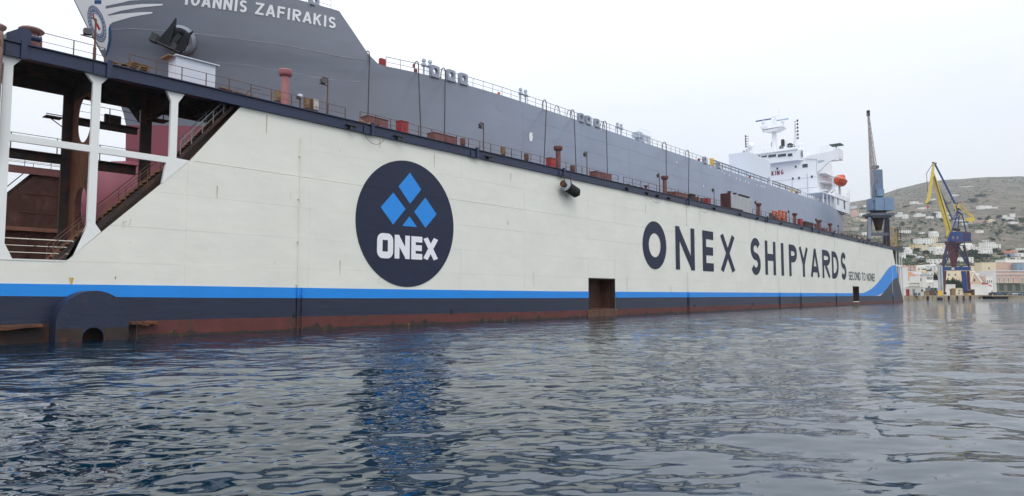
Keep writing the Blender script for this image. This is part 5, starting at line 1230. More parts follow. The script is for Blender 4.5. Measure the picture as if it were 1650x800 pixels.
GV = [0, 0, .1, .5, .775, .805, .895, .958, .974, 1.005, 1.01, 1.0, .8, .3, .1]
def terr(t, q):
    base = np.interp(t, TT, ZZ); g = np.interp(q, GQ, GV)
    lat = (q - 825) / FPX * t; w_ = sm(560, 2100, t)
    mul = 1 - (1 - g) * w_
    nz = fbm(lat / 330, t / 330) * .13 * np.minimum(base, 300) * (1 - .75 * sm(1900, 2400, t)) + fbm(lat / 70 + 9, t / 70) * 7 * sm(520, 900, t) * (1 - .5 * sm(1900, 2400, t))
    side = sm(500, 1150, q) 
    return (base * mul + nz * sm(480, 700, t)) * side + (1 - side) * -6
def terr_xy(x, y):
    vx, vy = x - CAM.x, y - CAM.y; t = vx * FH.x + vy * FH.y; l = vx * RT.x + vy * RT.y
    return float(terr(np.array(float(t)), np.array(825 + FPX * l / t)))
def on_hill(px, py):
    """where a sight line meets the hillside"""
    prev = None
    for t in np.arange(425, 2600, 4.0):
        p_ = FD(px, py, t); h = float(terr(np.array(t), np.array(float(px))))
        if p_.z <= h: return Vector((p_.x, p_.y, h)), t
    return None, None
ts = np.concatenate([[200], np.linspace(425, 620, 30), np.exp(np.linspace(math.log(626), math.log(2750), 190)), [3000, 3400, 4000, 4600]])
ts[0] = 424
qs = np.concatenate([np.linspace(500, 1340, 40), np.linspace(1346, 1700, 240), np.linspace(1720, 2900, 60)])
Tg, Qg = np.meshgrid(ts, qs, indexing='ij'); Zg = terr(Tg, Qg); Lg_ = (Qg - 825) / FPX * Tg
Xg = CAM.x + Tg * FH.x + Lg_ * RT.x; Yg = CAM.y + Tg * FH.y + Lg_ * RT.y
nr, na = Xg.shape; me = bpy.data.meshes.new('hill')
me.from_pydata(np.stack([Xg, Yg, Zg], -1).reshape(-1, 3).tolist(), [], [(i * na + j, i * na + j + 1, (i + 1) * na + j + 1, (i + 1) * na + j) for i in range(nr - 1) for j in range(na - 1)])
me.shade_smooth()
def hillmat():
    m = bpy.data.materials.new('dry_hillside'); m.use_nodes = True; t = m.node_tree; b = t.nodes['Principled BSDF']; L = t.links; b.inputs['Roughness'].default_value = .95; b.inputs['Specular IOR Level'].default_value = .1
    g = N(t, 'ShaderNodeNewGeometry')
    def noi(sc, det, sz=1, ro=.6):
        mp = N(t, 'ShaderNodeMapping'); mp.inputs['Scale'].default_value = (1, 1, sz); L.new(g.outputs['Position'], mp.inputs['Vector'])
        n_ = N(t, 'ShaderNodeTexNoise'); n_.inputs['Scale'].default_value = sc; n_.inputs['Detail'].default_value = det; n_.inputs['Roughness'].default_value = ro; L.new(mp.outputs[0], n_.inputs['Vector']); return n_.outputs['Fac']
    def ramp(f, p0, p1, c0, c1):
        r_ = N(t, 'ShaderNodeValToRGB'); e = r_.color_ramp.elements; e[0].position = p0; e[1].position = p1; e[0].color = c0; e[1].color = c1; L.new(f, r_.inputs['Fac']); return r_.outputs[0]
    def mix(f, a, b_):
        x = N(t, 'ShaderNodeMix', data_type='RGBA'); L.new(f, x.inputs[0]); L.new(a, x.inputs[6]); L.new(b_, x.inputs[7]); return x.outputs[2]
    soil = ramp(noi(.012, 6), .35, .68, lin((108, 98, 88)), lin((140, 126, 110)))
    rock = ramp(noi(.09, 7, 4), .3, .72, lin((90, 84, 80)), lin((146, 132, 118)))
    c1 = mix(ramp(noi(.02, 4), .42, .6, (0, 0, 0, 1), (1, 1, 1, 1)), soil, rock)
    scrub = ramp(noi(.05, 5), .3, .7, lin((60, 70, 62)), lin((92, 96, 82)))
    c2 = mix(ramp(noi(.045, 9, 3.5, .75), .46, .56, (0, 0, 0, 1), (1, 1, 1, 1)), c1, scrub)
    ter = N(t, 'ShaderNodeTexWave'); ter.wave_type = 'BANDS'; ter.bands_direction = 'Z'; ter.inputs['Scale'].default_value = .05; ter.inputs['Distortion'].default_value = 6; ter.inputs['Detail'].default_value = 4; L.new(g.outputs['Position'], ter.inputs['Vector'])
    dk = ramp(ter.outputs['Fac'], .02, .16, (.55, .55, .55, 1), (1, 1, 1, 1))
    x = N(t, 'ShaderNodeMix', data_type='RGBA', blend_type='MULTIPLY'); x.inputs[0].default_value = .7; L.new(c2, x.inputs[6]); L.new(dk, x.inputs[7])
    L.new(x.outputs[2], b.inputs['Base Color'])
    bp = N(t, 'ShaderNodeBump'); bp.inputs['Strength'].default_value = .6; bp.inputs['Distance'].default_value = 3; L.new(noi(.08, 8, 2), bp.inputs['Height']); L.new(bp.outputs[0], b.inputs['Normal'])
    return m
me.materials.append(hillmat()); hill = bpy.data.objects.new('hill', me); col.objects.link(hill); struct(hill)

# scrub bushes over the slopes: one mass
rs = np.random.RandomState(3); mb = MB(); count = 0
def bush(mb, c, r, h, k=9):
    for i in range(k):
        a = rs.uniform(0, 6.28); e_ = rs.uniform(-.2, 1); p_ = Vector((c.x + math.cos(a) * r * rs.uniform(.1, .9), c.y + math.sin(a) * r * rs.uniform(.1, .9), c.z + max(.1, e_) * h)); s = r * rs.uniform(.3, .55)
        n1 = Vector(rs.normal(size=3)).normalized(); n2 = n1.orthogonal().normalized(); n3 = n1.cross(n2)
        mb.add([p_ + n2 * s, p_ + n3 * s, p_ - n2 * s, p_ - n3 * s, p_ + n1 * s * .8, p_ - n1 * s * .8], [(0, 1, 4), (1, 2, 4), (2, 3, 4), (3, 0, 4), (1, 0, 5), (2, 1, 5), (3, 2, 5), (0, 3, 5)])
for i in range(7000):
    q = rs.uniform(1350, 1720); t = math.exp(rs.uniform(math.log(560), math.log(2300)))
    lat = (q - 825) / FPX * t
    if float(fbm(np.array(lat / 60.), np.array(t / 110.), 4)) < .03 + rs.uniform(-.1, .1): continue
    z = float(terr(np.array(t), np.array(q))); p_ = CAM + FH * t + RT * lat; bush(mb, Vector((p_.x, p_.y, z - .4)), rs.uniform(1.2, 3.6), rs.uniform(1, 2.6), 6)
M_scrub = mat('scrub_leaf', (78, 88, 64), .9, var=.35, vs=.15); M_leaf = mat('leaf_green', (66, 84, 52), .85, var=.4, vs=.5); M_pine = mat('leaf_dark', (52, 66, 48), .85, var=.4, vs=.4)
stuff(mb.build('scrub', M_scrub))

# ------------------------------------------------------------------ quay
QZ = 1.9
qe = [G(1380, 487, 0), G(1455, 485, 0), G(1550, 482.6, 0), G(1586, 481.6, 0)]
qpts = [(p_.x, p_.y) for p_ in qe]
M_conc = mat('quay_concrete', (158, 144, 120), .9, var=.22, vs=.4, rust=.18, rs=.5, rcol=(84, 70, 56), bump=.6, bs=2)
M_grounds = mat('quay_ground', (150, 144, 132), .9, var=.12, vs=.1)
mb = MB(); back = [FD(1586, 474, 700), FD(1100, 474, 700), FD(1100, 474, 330)]
mb.prism(qpts + [(p_.x, p_.y) for p_ in back], -2, QZ - .05, 'z'); quay = mb.build('quay', M_grounds); struct(quay)
qh = thing('quay_wall', 'worn concrete quay edge with tyre fenders beyond the end of the dock', 'quay wall', (qe[1].x, qe[1].y, 0))
for a, b in zip(qe, qe[1:]):                         # cast blocks of the quay edge
    n = max(2, int((b - a).length / 7)); d = (b - a).normalized(); nn = Vector((d.y, -d.x, 0))
    for i in range(n):
        p0 = a.lerp(b, i / n); p1 = a.lerp(b, (i + 1) / n - .012); mb = MB(); c = (p0 + p1) / 2 - nn * .5; hz_ = (QZ + rnd.uniform(-.06, .1) + 1.5) / 2
        mb.obox((c.x, c.y, -1.5 + hz_), (p1 - p0) / 2, nn * (.8 + rnd.uniform(0, .12)), Vector((0, 0, hz_))); mb.build('block', M_conc, qh)
def lerp_q(px): return G(px, 485 - (px - 1455) * .0255, 0)
for i, px in enumerate((1492, 1526, 1539.5, 1550, 1561)):
    p_ = lerp_q(px); tdir = (qe[2] - qe[1]).normalized(); nn = Vector((tdir.y, -tdir.x, 0)); mb = MB(); vs = []; n, mrow = 18, 8; R0_, r0_ = .75, .3
    c = p_ + nn * .75 + Vector((0, 0, .85))
    for a in range(n):
        for b in range(mrow):
            A1, B1 = 2 * math.pi * a / n, 2 * math.pi * b / mrow; rr_ = R0_ + r0_ * math.cos(B1); vs.append(c + tdir * rr_ * math.cos(A1) + Vector((0, 0, rr_ * math.sin(A1))) + nn * r0_ * math.sin(B1))
    mb.add(vs, [(a * mrow + b, ((a + 1) % n) * mrow + b, ((a + 1) % n) * mrow + (b + 1) % mrow, a * mrow + (b + 1) % mrow) for a in range(n) for b in range(mrow)])
    solo(mb, 'tyre_fender', M_black, '%s black tyre hung on the quay edge, counting from the dock' % ['first', 'second', 'third', 'fourth', 'last'][i], 'tyre', c, 'tyres along the quay', smooth=True)
p_ = lerp_q(1510); tdir = (qe[2] - qe[1]).normalized(); nn = Vector((tdir.y, -tdir.x, 0)); mb = MB(); mb.tube([p_ + nn * 1.2 - tdir * 2.6 + Vector((0, 0, .45)), p_ + nn * 1.2 - tdir * 2 + Vector((0, 0, .55)), p_ + nn * 1.2 + tdir * 2 + Vector((0, 0, .55)), p_ + nn * 1.2 + tdir * 2.6 + Vector((0, 0, .45))], [.2, .7, .7, .2], 12); solo(mb, 'floating_fender', M_black, 'long black floating fender lying low against the quay', 'fender', p_, smooth=True)
# lower quay on the right with a jetty
lq = [G(1586, 481.6, 0), G(1650, 480.9, 0), G(1800, 479.4, 0), G(2200, 477.4, 0)]
mb = MB(); bk = [FD(2300, 474, 800), FD(1300, 474, 800)]
mb.prism([(p_.x, p_.y) for p_ in lq] + [(p_.x, p_.y) for p_ in bk], -2, 1.35, 'z'); struct(mb.build('promenade', M_conc))

# ------------------------------------------------------------------ houses
M_hw = [mat('house_white', (232, 230, 224), .7, var=.03), mat('house_cream', (222, 208, 178), .7, var=.04), mat('house_pale', (214, 214, 212), .7, var=.04), mat('house_pink', (206, 174, 158), .7, var=.05), mat('house_ochre', (214, 186, 140), .7, var=.05), mat('house_orange', (216, 140, 112), .7, var=.05), mat('house_stone', (186, 176, 160), .8, var=.1), mat('house_bluegrey', (138, 158, 178), .7, var=.05)]
CN = ['white', 'cream', 'pale grey', 'pink', 'ochre', 'orange', 'stone', 'blue-grey']
M_win = mat('window_dark', (66, 74, 88), .3); M_shut = mat('shutter_blue', (84, 110, 140), .5); M_tile = mat('roof_tile', (164, 116, 88), .8, var=.15, vs=1)
winme = {}
def win_mesh(m):
    if m.name not in winme:
        q = MB(); q.box((-.5, -.06, -.5), (.5, .02, .5)); o = q.build('window', m); me = o.data; bpy.data.objects.remove(o); winme[m.name] = me
    return winme[m.name]
framed = [None]
def house_at(p, t, wpx, hpx, c, label, name='hillside_house', cat='house', grp='white houses scattered over the hillside', rot=0, floors=None, roof='flat', step=None, wins=True, depth=None, gap=None, winw=.95, winh=1.25):
    s = t / FPX; w_, h = wpx * s, hpx * s; d = depth or max(5, min(12, w_ * .7)); o = thing(name, label, cat, p, grp); ang = math.atan2(RT.y, RT.x) + rot; o.rotation_euler = (0, 0, ang)
    sv = ORG[o.name]; ORG[o.name] = Vector((0, 0, 0)); m = M_hw[c]
    mb = MB(); mb.box((-w_ / 2, 0, -4), (w_ / 2, d, h)); mb.build('wall', m, o)
    if roof == 'flat':
        mb = MB(); e_ = .12
        mb.box((-w_ / 2 - e_, -e_, h), (w_ / 2 + e_, .25, h + .35)); mb.box((-w_ / 2 - e_, d - .25, h), (w_ / 2 + e_, d + e_, h + .35)); mb.box((-w_ / 2 - e_, .25, h), (-w_ / 2 + .25, d - .25, h + .35)); mb.box((w_ / 2 - .25, .25, h), (w_ / 2 + e_, d - .25, h + .35)); mb.build('parapet', m, o)
    elif roof == 'tile':
        mb = MB(); mb.prism([(-.4, h), (d + .4, h), (d / 2, h + min(3.2, d * .25))], -w_ / 2 - .3, w_ / 2 + .3, 'x'); mb.build('roof', M_tile, o)
    elif roof == 'hip':
        mb = MB(); a, b = w_ / 2 + .4, d + .4; hh_ = min(3, w_ * .3); mb.add([(-a, -.4, h), (a, -.4, h), (a, b, h), (-a, b, h), (-a * .2, d / 2, h + hh_), (a * .2, d / 2, h + hh_)], [(0, 1, 5, 4), (1, 2, 5), (2, 3, 4, 5), (3, 0, 4), (3, 2, 1, 0)]); mb.build('roof', M_grey, o)
    if step:                                          # upper block set back
        f0, f1, hs = step; mb = MB(); mb.box((-w_ / 2 + w_ * f0, d * .2, h), (-w_ / 2 + w_ * f1, d, h + hs * s)); mb.build('upper_block', m, o)
    fl = floors or max(1, int(round(h / 3.2)))
    if wins:
        n = max(1, min(7, int(w_ / (gap or 3.4)))); mw = M_win if rnd.random() < .7 else M_shut
        for f in range(fl):
            zc = (f + .52) * h / fl
            door = rnd.randrange(n) if f == 0 else -1
            for i in range(n):
                if rnd.random() < .12 and not gap: continue
                x = -w_ / 2 + (i + .5) * w_ / n + (rnd.uniform(-.3, .3) if not gap else 0)
                if i == door: shared('door', win_mesh(mw), o, (x, 0, zc - .3), None, (1.1, 1, 2.1))
                else: shared('window', win_mesh(mw), o, (x, 0, zc), None, (winw, 1, winh))
    ORG[o.name] = sv; return o
# (px centre, py foot, width px, height px, colour, floors) read off the slopes
HH = [(1461, 377, 14, 5, 0), (1487, 377.5, 8, 2.2, 0), (1508, 383, 12, 7.5, 0), (1493, 395.5, 26, 10.5, 0), (1507, 392, 9, 10, 1), (1478, 401, 14, 6, 4), (1490, 405, 15, 9, 1), (1503, 408, 9, 9, 0), (1516, 400, 20, 8, 1), (1518, 411, 18, 10, 0), (1466, 412, 10, 9, 0), (1456, 418, 7, 10, 0), (1464, 404, 9, 5, 0),
      (1378, 337, 8, 5, 2), (1379, 350, 9, 8, 3), (1390, 349, 9, 5, 0), (1397, 334, 8, 3, 0), (1436, 331, 8, 2.6, 0), (1455, 350, 17, 4, 0), (1452, 346, 6, 3, 0), (1460, 353, 8, 4, 0), (1476, 329.5, 11, 4, 0), (1484, 330, 6, 2.4, 0), (1485, 350.5, 15, 4.4, 0), (1499, 352.5, 10, 3, 0), (1493, 337.5, 19, 2.4, 0), (1512, 345, 7, 3, 0), (1506, 323, 6, 2, 0), (1517, 352, 9, 7, 0), (1525, 346, 11, 3.4, 0), (1528, 354, 11, 4, 2),
      (1539.5, 316.8, 13, 3, 2), (1556, 302, 24, 1.2, 0), (1505, 324, 7, 2, 0), (1589, 337.5, 20, 5.6, 0), (1604, 337, 8, 2.2, 0), (1550, 358, 14, 3, 0), (1562, 361, 8, 2, 2), (1579, 359, 12, 2.4, 3), (1599, 360, 9, 5, 1), (1619, 353, 10, 4, 0), (1629, 356, 12, 4.6, 0), (1633, 351, 6, 6, 0), (1635, 361.5, 12, 3, 0), (1555, 364, 7, 4, 2), (1580.5, 376, 9, 4, 0), (1589, 390, 8, 2, 0),
      (1564, 403, 17, 8, 0), (1576, 405, 14, 6.5, 0), (1556, 406, 8, 5, 1), (1590, 409, 20, 8, 0), (1597, 401, 19, 9.5, 0), (1609, 400.5, 7, 6, 0), (1578, 408, 14, 5, 2), (1627, 411, 14, 6, 5), (1631, 413.5, 11, 4.5, 7), (1637, 408.5, 8, 5, 3), (1645, 404, 9, 3, 0), (1647, 414, 12, 5, 0), (1559, 424, 20, 8.5, 0), (1545, 425, 10, 7, 0), (1510, 427, 22, 8.5, 0), (1529, 423, 10, 6, 1), (1625, 420, 9, 3.4, 0), (1640, 418.5, 9, 3.2, 0), (1384, 356, 11, 4, 6), (1394, 358, 8, 4, 1),
      (1381, 373, 10, 6, 6), (1395, 380, 8, 5, 0), (1472, 416, 10, 5, 0), (1484, 418, 9, 4, 2)]
zone = lambda py: 'high uphill' if py < 335 else 'half way uphill' if py < 365 else 'low uphill' if py < 395 else 'near the town'
def near(px): return 'left of the dock crane' if px < 1398 else 'between the two cranes' if px < 1490 else 'behind the yellow crane' if px < 1566 else 'right of the yellow crane'
def sizew(w_): return 'tiny' if w_ < 8.5 else 'small' if w_ < 12 else 'wide' if w_ > 18 else 'mid-sized'
from collections import defaultdict
def uniq(items):
    """items: list of (px, base text) -> labels that single each out, counted from the left among its likes"""
    d = defaultdict(list)
    for i, (px, s) in enumerate(items): d[s].append((px, i))
    outl = [None] * len(items); words_ = ['first', 'second', 'third', 'fourth', 'fifth', 'sixth', 'seventh', 'eighth', 'ninth', 'tenth', 'eleventh', 'twelfth']
    for s, L in d.items():
        L.sort()
        for k, (px, i) in enumerate(L): outl[i] = s if len(L) == 1 else s + ', %s from left' % words_[k] if k < 12 else s + ', number %d from left' % (k + 1)
    return outl
labs = uniq([(a[0], '%s %s house %s %s' % (sizew(a[2]), CN[a[4]], zone(a[1]), near(a[0]))) for a in HH])
for (px, py, w_, h, c), lab in zip(HH, labs):
    p_, t = on_hill(px, py)
    if p_ is None: continue
    house_at(p_, t, w_, h, c, lab, rot=rnd.uniform(-.3, .3), step=(rnd.uniform(0, .3), rnd.uniform(.55, .9), h * .35) if rnd.random() < .35 and w_ > 8 else None)
# dense town behind the waterfront: rows of roofs
TW = []
for row, (t, y0, y1) in enumerate(((470, 441, 452), (540, 434, 444), (610, 428, 437))):
    px = 1452 + row * 3
    while px < 1700:
        w_ = rnd.uniform(9, 19) * 480 / t; top = rnd.uniform(y0, y0 + 6); TW.append((px + w_ / 2, t, w_, top)); px += w_ * rnd.uniform(.9, 1.15)
labs = uniq([(a[0], '%s town house in the %s row %s' % ('broad' if a[2] > 13 else 'narrow', {470: 'front', 540: 'middle', 610: 'back'}[a[1]], near(a[0]))) for a in TW])
for (px, t, w_, top), lab in zip(TW, labs):
    z0 = float(terr(np.array(float(t)), np.array(px))); zt_ = HC + (474 - top) / FPX * t; p_ = FD(px, 474, t); p_.z = z0 - .5
    hpx = max(4, (zt_ - z0)) / t * FPX; c = rnd.choices([0, 1, 2, 3, 4, 6], [7, 4, 3, 2, 2, 1])[0]
    house_at(p_, t, w_, hpx, c, lab, 'town_house', 'house', 'town houses behind the waterfront', rot=rnd.uniform(-.2, .2), step=(rnd.uniform(0, .4), rnd.uniform(.5, .9), 3) if rnd.random() < .4 else None, depth=9)

# waterfront buildings, one by one
def front(px0, px1, top, t, c, label, name='waterfront_building', cat='building', foot=QZ, **k):
    p_ = FD((px0 + px1) / 2, 474, t); p_.z = foot; zt_ = HC + (474 - top) / FPX * t
    kw = dict(grp=None, wins=False); kw.update(k)
    return house_at(p_, t, px1 - px0, (zt_ - foot) / t * FPX, c, label, name, cat, **kw)
front(1452.5, 1464.3, 432, 310, 2, 'tall blank pale wall-like block just past the end of the dock', depth=14)
o = front(1464.5, 1483, 448, 345, 6, 'long low shed with a brown roof behind the white racks', 'warehouse', 'shed', roof='tile', depth=16)
o = front(1482, 1493, 446, 330, 0, 'plain white block with a strip window joined to the small tower', depth=8)
ORG[o.name] = Vector((0, 0, 0)); q = MB(); s = 330 / FPX; q.box((-4.5 * s, -.1, (474 - 451) * s), (3.8 * s, -.01, (474 - 446.8) * s)); q.build('strip_window', M_win, o)
o = front(1493.5, 1504.8, 444, 326, 0, 'white two-storey lookout house with a grey hipped roof', 'lookout_house', 'house', roof='hip', depth=7)
ORG[o.name] = Vector((0, 0, 0)); s = 326 / FPX
for x in (-4.2, -2.4, -.6, 1.6, 3.6): shared('window', win_mesh(M_win), o, (x * s, 0, 8.3), None, (.9 * s * 1.2, 1, 1.3))
shared('door', win_mesh(M_win), o, (-2.2 * s, 0, 3.4), None, (3 * s, 1, 2.3 * 1.0)); q = MB(); q.box((-5.4 * s, -.5, 6.2), (5.4 * s, -.02, 6.4)); q.build('ledge', M_hw[0], o)
for x in (-5.0, 0.2, 5.0): q = MB(); q.box((x * s - .2, -.5, 0), (x * s + .2, -.02, 6.2)); q.build('pillar', M_hw[2], o)
front(1505, 1514, 453, 334, 2, 'low grey building half hidden behind the silver gangway tower', depth=8)
front(1525, 1546, 437, 420, 1, 'cream apartment block behind the legs of the blue and yellow crane', wins=True, floors=3, gap=4, depth=10)
front(1546, 1566, 434, 430, 1, 'long cream block behind the right legs of the crane', wins=True, floors=3, depth=10)
# gabled warehouse
t = 394; s = t / FPX; p_ = FD(1580, 474, t); p_.z = QZ; o = thing('gabled_warehouse', 'beige gabled warehouse with white gable edge and a brown ribbed roof', 'warehouse', p_); o.rotation_euler = (0, 0, math.atan2(RT.y, RT.x) + .0); sv = ORG[o.name]; ORG[o.name] = Vector((0, 0, 0))
g0, g1, gx = (1564.5 - 1580) * s, (1583 - 1580) * s, (1571 - 1580) * s; eave, apex = (474 - 453.5) * s, (474 - 438.8) * s + .7; L_ = 20 * s
mb = MB(); mb.add([(g0, 0, -1), (g1, 0, -1), (g1, 0, eave), (gx, 0, apex), (g0, 0, eave), (g0 + L_, 12, -1), (g1 + L_, 12, -1), (g1 + L_, 12, eave), (gx + L_, 12, apex), (g0 + L_, 12, eave)], [(0, 1, 2, 3, 4), (9, 8, 7, 6, 5), (1, 6, 7, 2), (0, 4, 9, 5), (2, 7, 8, 3), (4, 3, 8, 9)]); mb.build('wall', mat('beige_wall', (206, 180, 156), .8, var=.05), o)
rf = None
for i in range(10):
    a, b = i / 10 * L_, (i + .86) / 10 * L_; ya, yb = 12 * i / 10, 12 * (i + .86) / 10; mb = MB(); u_ = .15
    mb.add([(g1 + a + .3, ya, eave - .25), (g1 + b + .3, yb, eave - .25), (gx + b, yb, apex + .15), (gx + a, ya, apex + .15), (g1 + a + .3, ya, eave - .05), (g1 + b + .3, yb, eave - .05), (gx + b, yb, apex + .35), (gx + a, ya, apex + .35)], [(0, 3, 2, 1), (4, 5, 6, 7), (0, 1, 5, 4), (1, 2, 6, 5), (2, 3, 7, 6), (3, 0, 4, 7)]); mb.build('roof_sheet', M_tile, o)
mb = MB(); mb.bar((g1 + .1, -.12, eave - .1), (gx, -.12, apex + .2), .25, .9); mb.bar((g0 - .1, -.12, eave - .1), (gx, -.12, apex + .2), .25, .45); mb.build('gable_edge', M_hw[0], o)
mb = MB(); mb.prism([(-.35, 0), (.35, 0), (.35, 1.1), (0, 1.6), (-.35, 1.1)], -.15, -.01); w_ = mb.build('gable_window', M_dark, o); w_.location = (gx, 0, eave + .6)
mb = MB(); mb.box((g0, -.2, eave - 1.9), (g1 + 3.8, -.02, eave - 1.3)); mb.build('fascia', M_hw[0], o); mb = MB(); mb.box((g1, -.25, eave - 1.25), (g1 + 3.6, -.05, eave - .3)); mb.build('red_sign_band', mat('sign_red', (170, 60, 62), .6), o)
ORG[o.name] = sv
front(1564.5, 1591, 460.5, 372, 0, 'long white boundary wall on the quay in front of the gabled warehouse', 'boundary_wall', 'wall', depth=.5)
o = front(1582.5, 1597, 461.5, 386, 0, 'big plain white shipping container at the end of the white wall', 'site_container', 'container', depth=4, roof='none')
o = front(1590, 1601, 446, 396, 0, 'narrow white house with a small pink sign beside the pink arcade building', 'narrow_house', 'house', depth=9)
ORG[o.name] = Vector((0, 0, 0)); s = 396 / FPX
for x in (-3.2, 0, 3.2): shared('window', win_mesh(M_win), o, (x * s, 0, 8.0), None, (1.0 * s * 1.3, 1, 1.3)); shared('window', win_mesh(M_win), o, (x * s, 0, 2.0), None, (.9 * s * 1.3, 1, 1.8))
q = MB(); q.box((-2.2 * s, -.2, 4.8), (2.2 * s, -.05, 6.0)); q.build('pink_sign', mat('sign_pink', (206, 70, 140), .6), o)
# pink arcade building
t = 402; s = t / FPX; p_ = FD(1601.5, 474, t); p_.z = 1.35; o = thing('arcade_building', 'long pink two-storey building with tall shuttered windows above a grey arcade', 'building', p_); o.rotation_euler = (0, 0, math.atan2(RT.y, RT.x)); sv = ORG[o.name]; ORG[o.name] = Vector((0, 0, 0)); Wd = 110 * s
zf = lambda py: HC + (474 - py) * s - 1.35
mb = MB(); mb.box((3 * s, 0, -1), (Wd, 12, zf(438))); mb.build('wall', mat('arcade_pink', (204, 172, 156), .75, var=.05), o)
mb = MB(); mb.box((0, -.3, -1), (4.5 * s, 12, zf(436))); mb.box((4.5 * s, -.35, zf(443)), (Wd, -.02, zf(441.4))); mb.box((0, -.4, zf(437.5)), (Wd, -.02, zf(436))); mb.build('cornice', M_hw[2], o)
mb = MB(); mb.box((4.6 * s, -.5, -1), (Wd, -.03, zf(457))); mb.build('arcade_wall', mat('arcade_stone', (122, 124, 112), .85, var=.15, vs=1), o)
mb = MB(); mb.box((4.0 * s, -1.3, zf(456.8)), (42 * s, -.03, zf(456))); mb.build('balcony', M_hw[6], o)
for i in range(13):
    x = (9.5 + i * 7.5 + (7 if i > 3 else 0)) * s
    if x > Wd - 1: break
    shared('window', win_mesh(M_hw[2]), o, (x, -.03, zf(451.5)), None, (3.6 * s, 1, 10.2 * s)); shared('shutter', win_mesh(mat('shutter_sage', (150, 156, 138), .7)), o, (x, -.1, zf(451.8)), None, (2.3 * s, 1, 8.6 * s))
for i in range(8): shared('arch', win_mesh(mat('arcade_dark', (80, 90, 78), .8)), o, ((12 + i * 13) * s, -.52, zf(464)), None, (7.5 * s, 1, 10 * s))
ORG[o.name] = sv
front(1584, 1607, 424, 520, 1, 'cream wing of the long building above the roofs', wins=True, floors=2, gap=7, foot=9)
front(1607, 1662, 424, 521, 3, 'long salmon pink building with a blue glazed end above the roofs', wins=False, foot=9)
front(1641, 1652, 425, 515, 7, 'blue glazed block at the right end of the salmon building', wins=True, floors=2, gap=3, foot=9)
front(1623, 1680, 419, 560, 0, 'long bright white terrace behind the salmon building', foot=14)

# quay clutter
def hut(px0, px1, top, t, m, name, label, cat, d=2.4, extra=None, foot=QZ):
    s = t / FPX; p_ = FD((px0 + px1) / 2, 474, t); p_.z = foot; o = thing(name, label, cat, p_); o.rotation_euler = (0, 0, math.atan2(RT.y, RT.x) + .12); sv = ORG[o.name]; ORG[o.name] = Vector((0, 0, 0)); w_ = (px1 - px0) * s; h = HC + (474 - top) * s - foot
    mb = MB(); mb.box((-w_ / 2, 0, 0), (w_ / 2, d, h)); mb.build('body', m, o); mb = MB(); mb.box((-w_ / 2 - .1, -.1, h), (w_ / 2 + .1, d + .1, h + .12)); mb.build('roof', m, o)
    if extra: extra(o, w_, h, s)
    ORG[o.name] = sv; return o
def ex1(o, w_, h, s): shared('window', win_mesh(M_win), o, (w_ * .36, 0, h * .62), None, (.8, 1, .9)); shared('door', win_mesh(M_grey), o, (-w_ * .3, 0, h * .42), None, (1, 1, h * .8))
hut(1467.5, 1489.5, 463.5, 268, mat('site_hut_pale', (200, 200, 188), .7, rust=.1), 'site_hut', 'pale grey site hut with a small window behind two dark scooters', 'hut', 3, ex1)
hut(1456, 1466, 466, 266, M_hw[2], 'kiosk', 'low whitish kiosk nearest the end of the dock', 'kiosk', 2.5)
hut(1462, 1465.6, 467, 262, M_box, 'red_cabinet', 'red cabinet standing against the low whitish kiosk', 'cabinet', .8)
def ex2(o, w_, h, s):
    for i in range(5):
        for k in range(3): shared('crate', win_mesh(M_lamp if (i + k) % 2 else M_grey), o, (-w_ / 2 + (i + .5) * w_ / 5, -.1, (k + .5) * h / 3), None, (w_ / 5.6, 8, h / 3.6))
hut(1496, 1510.5, 464.5, 302, M_grey, 'crate_stack', 'dark grey stack of metal crates beside the lookout house', 'crates', 2, ex2)
M_yel = mat('quay_yellow', (228, 186, 62), .5)
hut(1511.5, 1519, 469, 306, M_yel, 'yellow_skip', 'yellow steel bin below the silver gangway tower', 'bin', 1.8)
hut(1490, 1498, 470, 296, M_wood, 'timber_crate', 'brown timber crate right of the pale site hut', 'crate', 1.4)
hut(1499, 1507, 470.5, 298, M_rail, 'timber_crate', 'wide reddish crate in front of the grey crate stack', 'crate', 1.4)
def ex3(o, w_, h, s):
    shared('window', win_mesh(M_win), o, (-w_ * .12, 0, h * .68), None, (1.0, 1, .7)); shared('notice', win_mesh(M_shut), o, (-w_ * .2, 0, h * .3), None, (.9, 1, .8))
    mb = MB(); cx_, cz_ = w_ * .33, h * .7; mb.tube([(cx_ + .45 * math.cos(R(a)), -.12, cz_ + .45 * math.sin(R(a))) for a in range(0, 361, 24)], .13, 6); mb.build('lifebuoy', mat('lifebuoy_orange', (222, 96, 56), .5), o)
hut(1540, 1556, 465, 346, M_hw[1], 'cream_hut', 'cream site hut with an orange lifebuoy under the crane portal', 'hut', 3, ex3)
hut(1534, 1540, 466, 342, M_wood, 'timber_crate', 'tall brown crate touching the cream hut', 'crate', 1.5)
hut(1561.2, 1564.8, 466.5, 354, M_yel, 'yellow_post_box', 'slim yellow cabinet at the foot of the blue crane leg', 'cabinet', 1)
hut(1564.8, 1571, 467, 357, M_rust, 'rusty_tank', 'rusty brown tank right of the slim yellow cabinet', 'tank', 2)
front(1524, 1540, 459.5, 372, 0, 'low white wall behind the dark green tree and portal', 'yard_wall', 'wall', depth=.5)
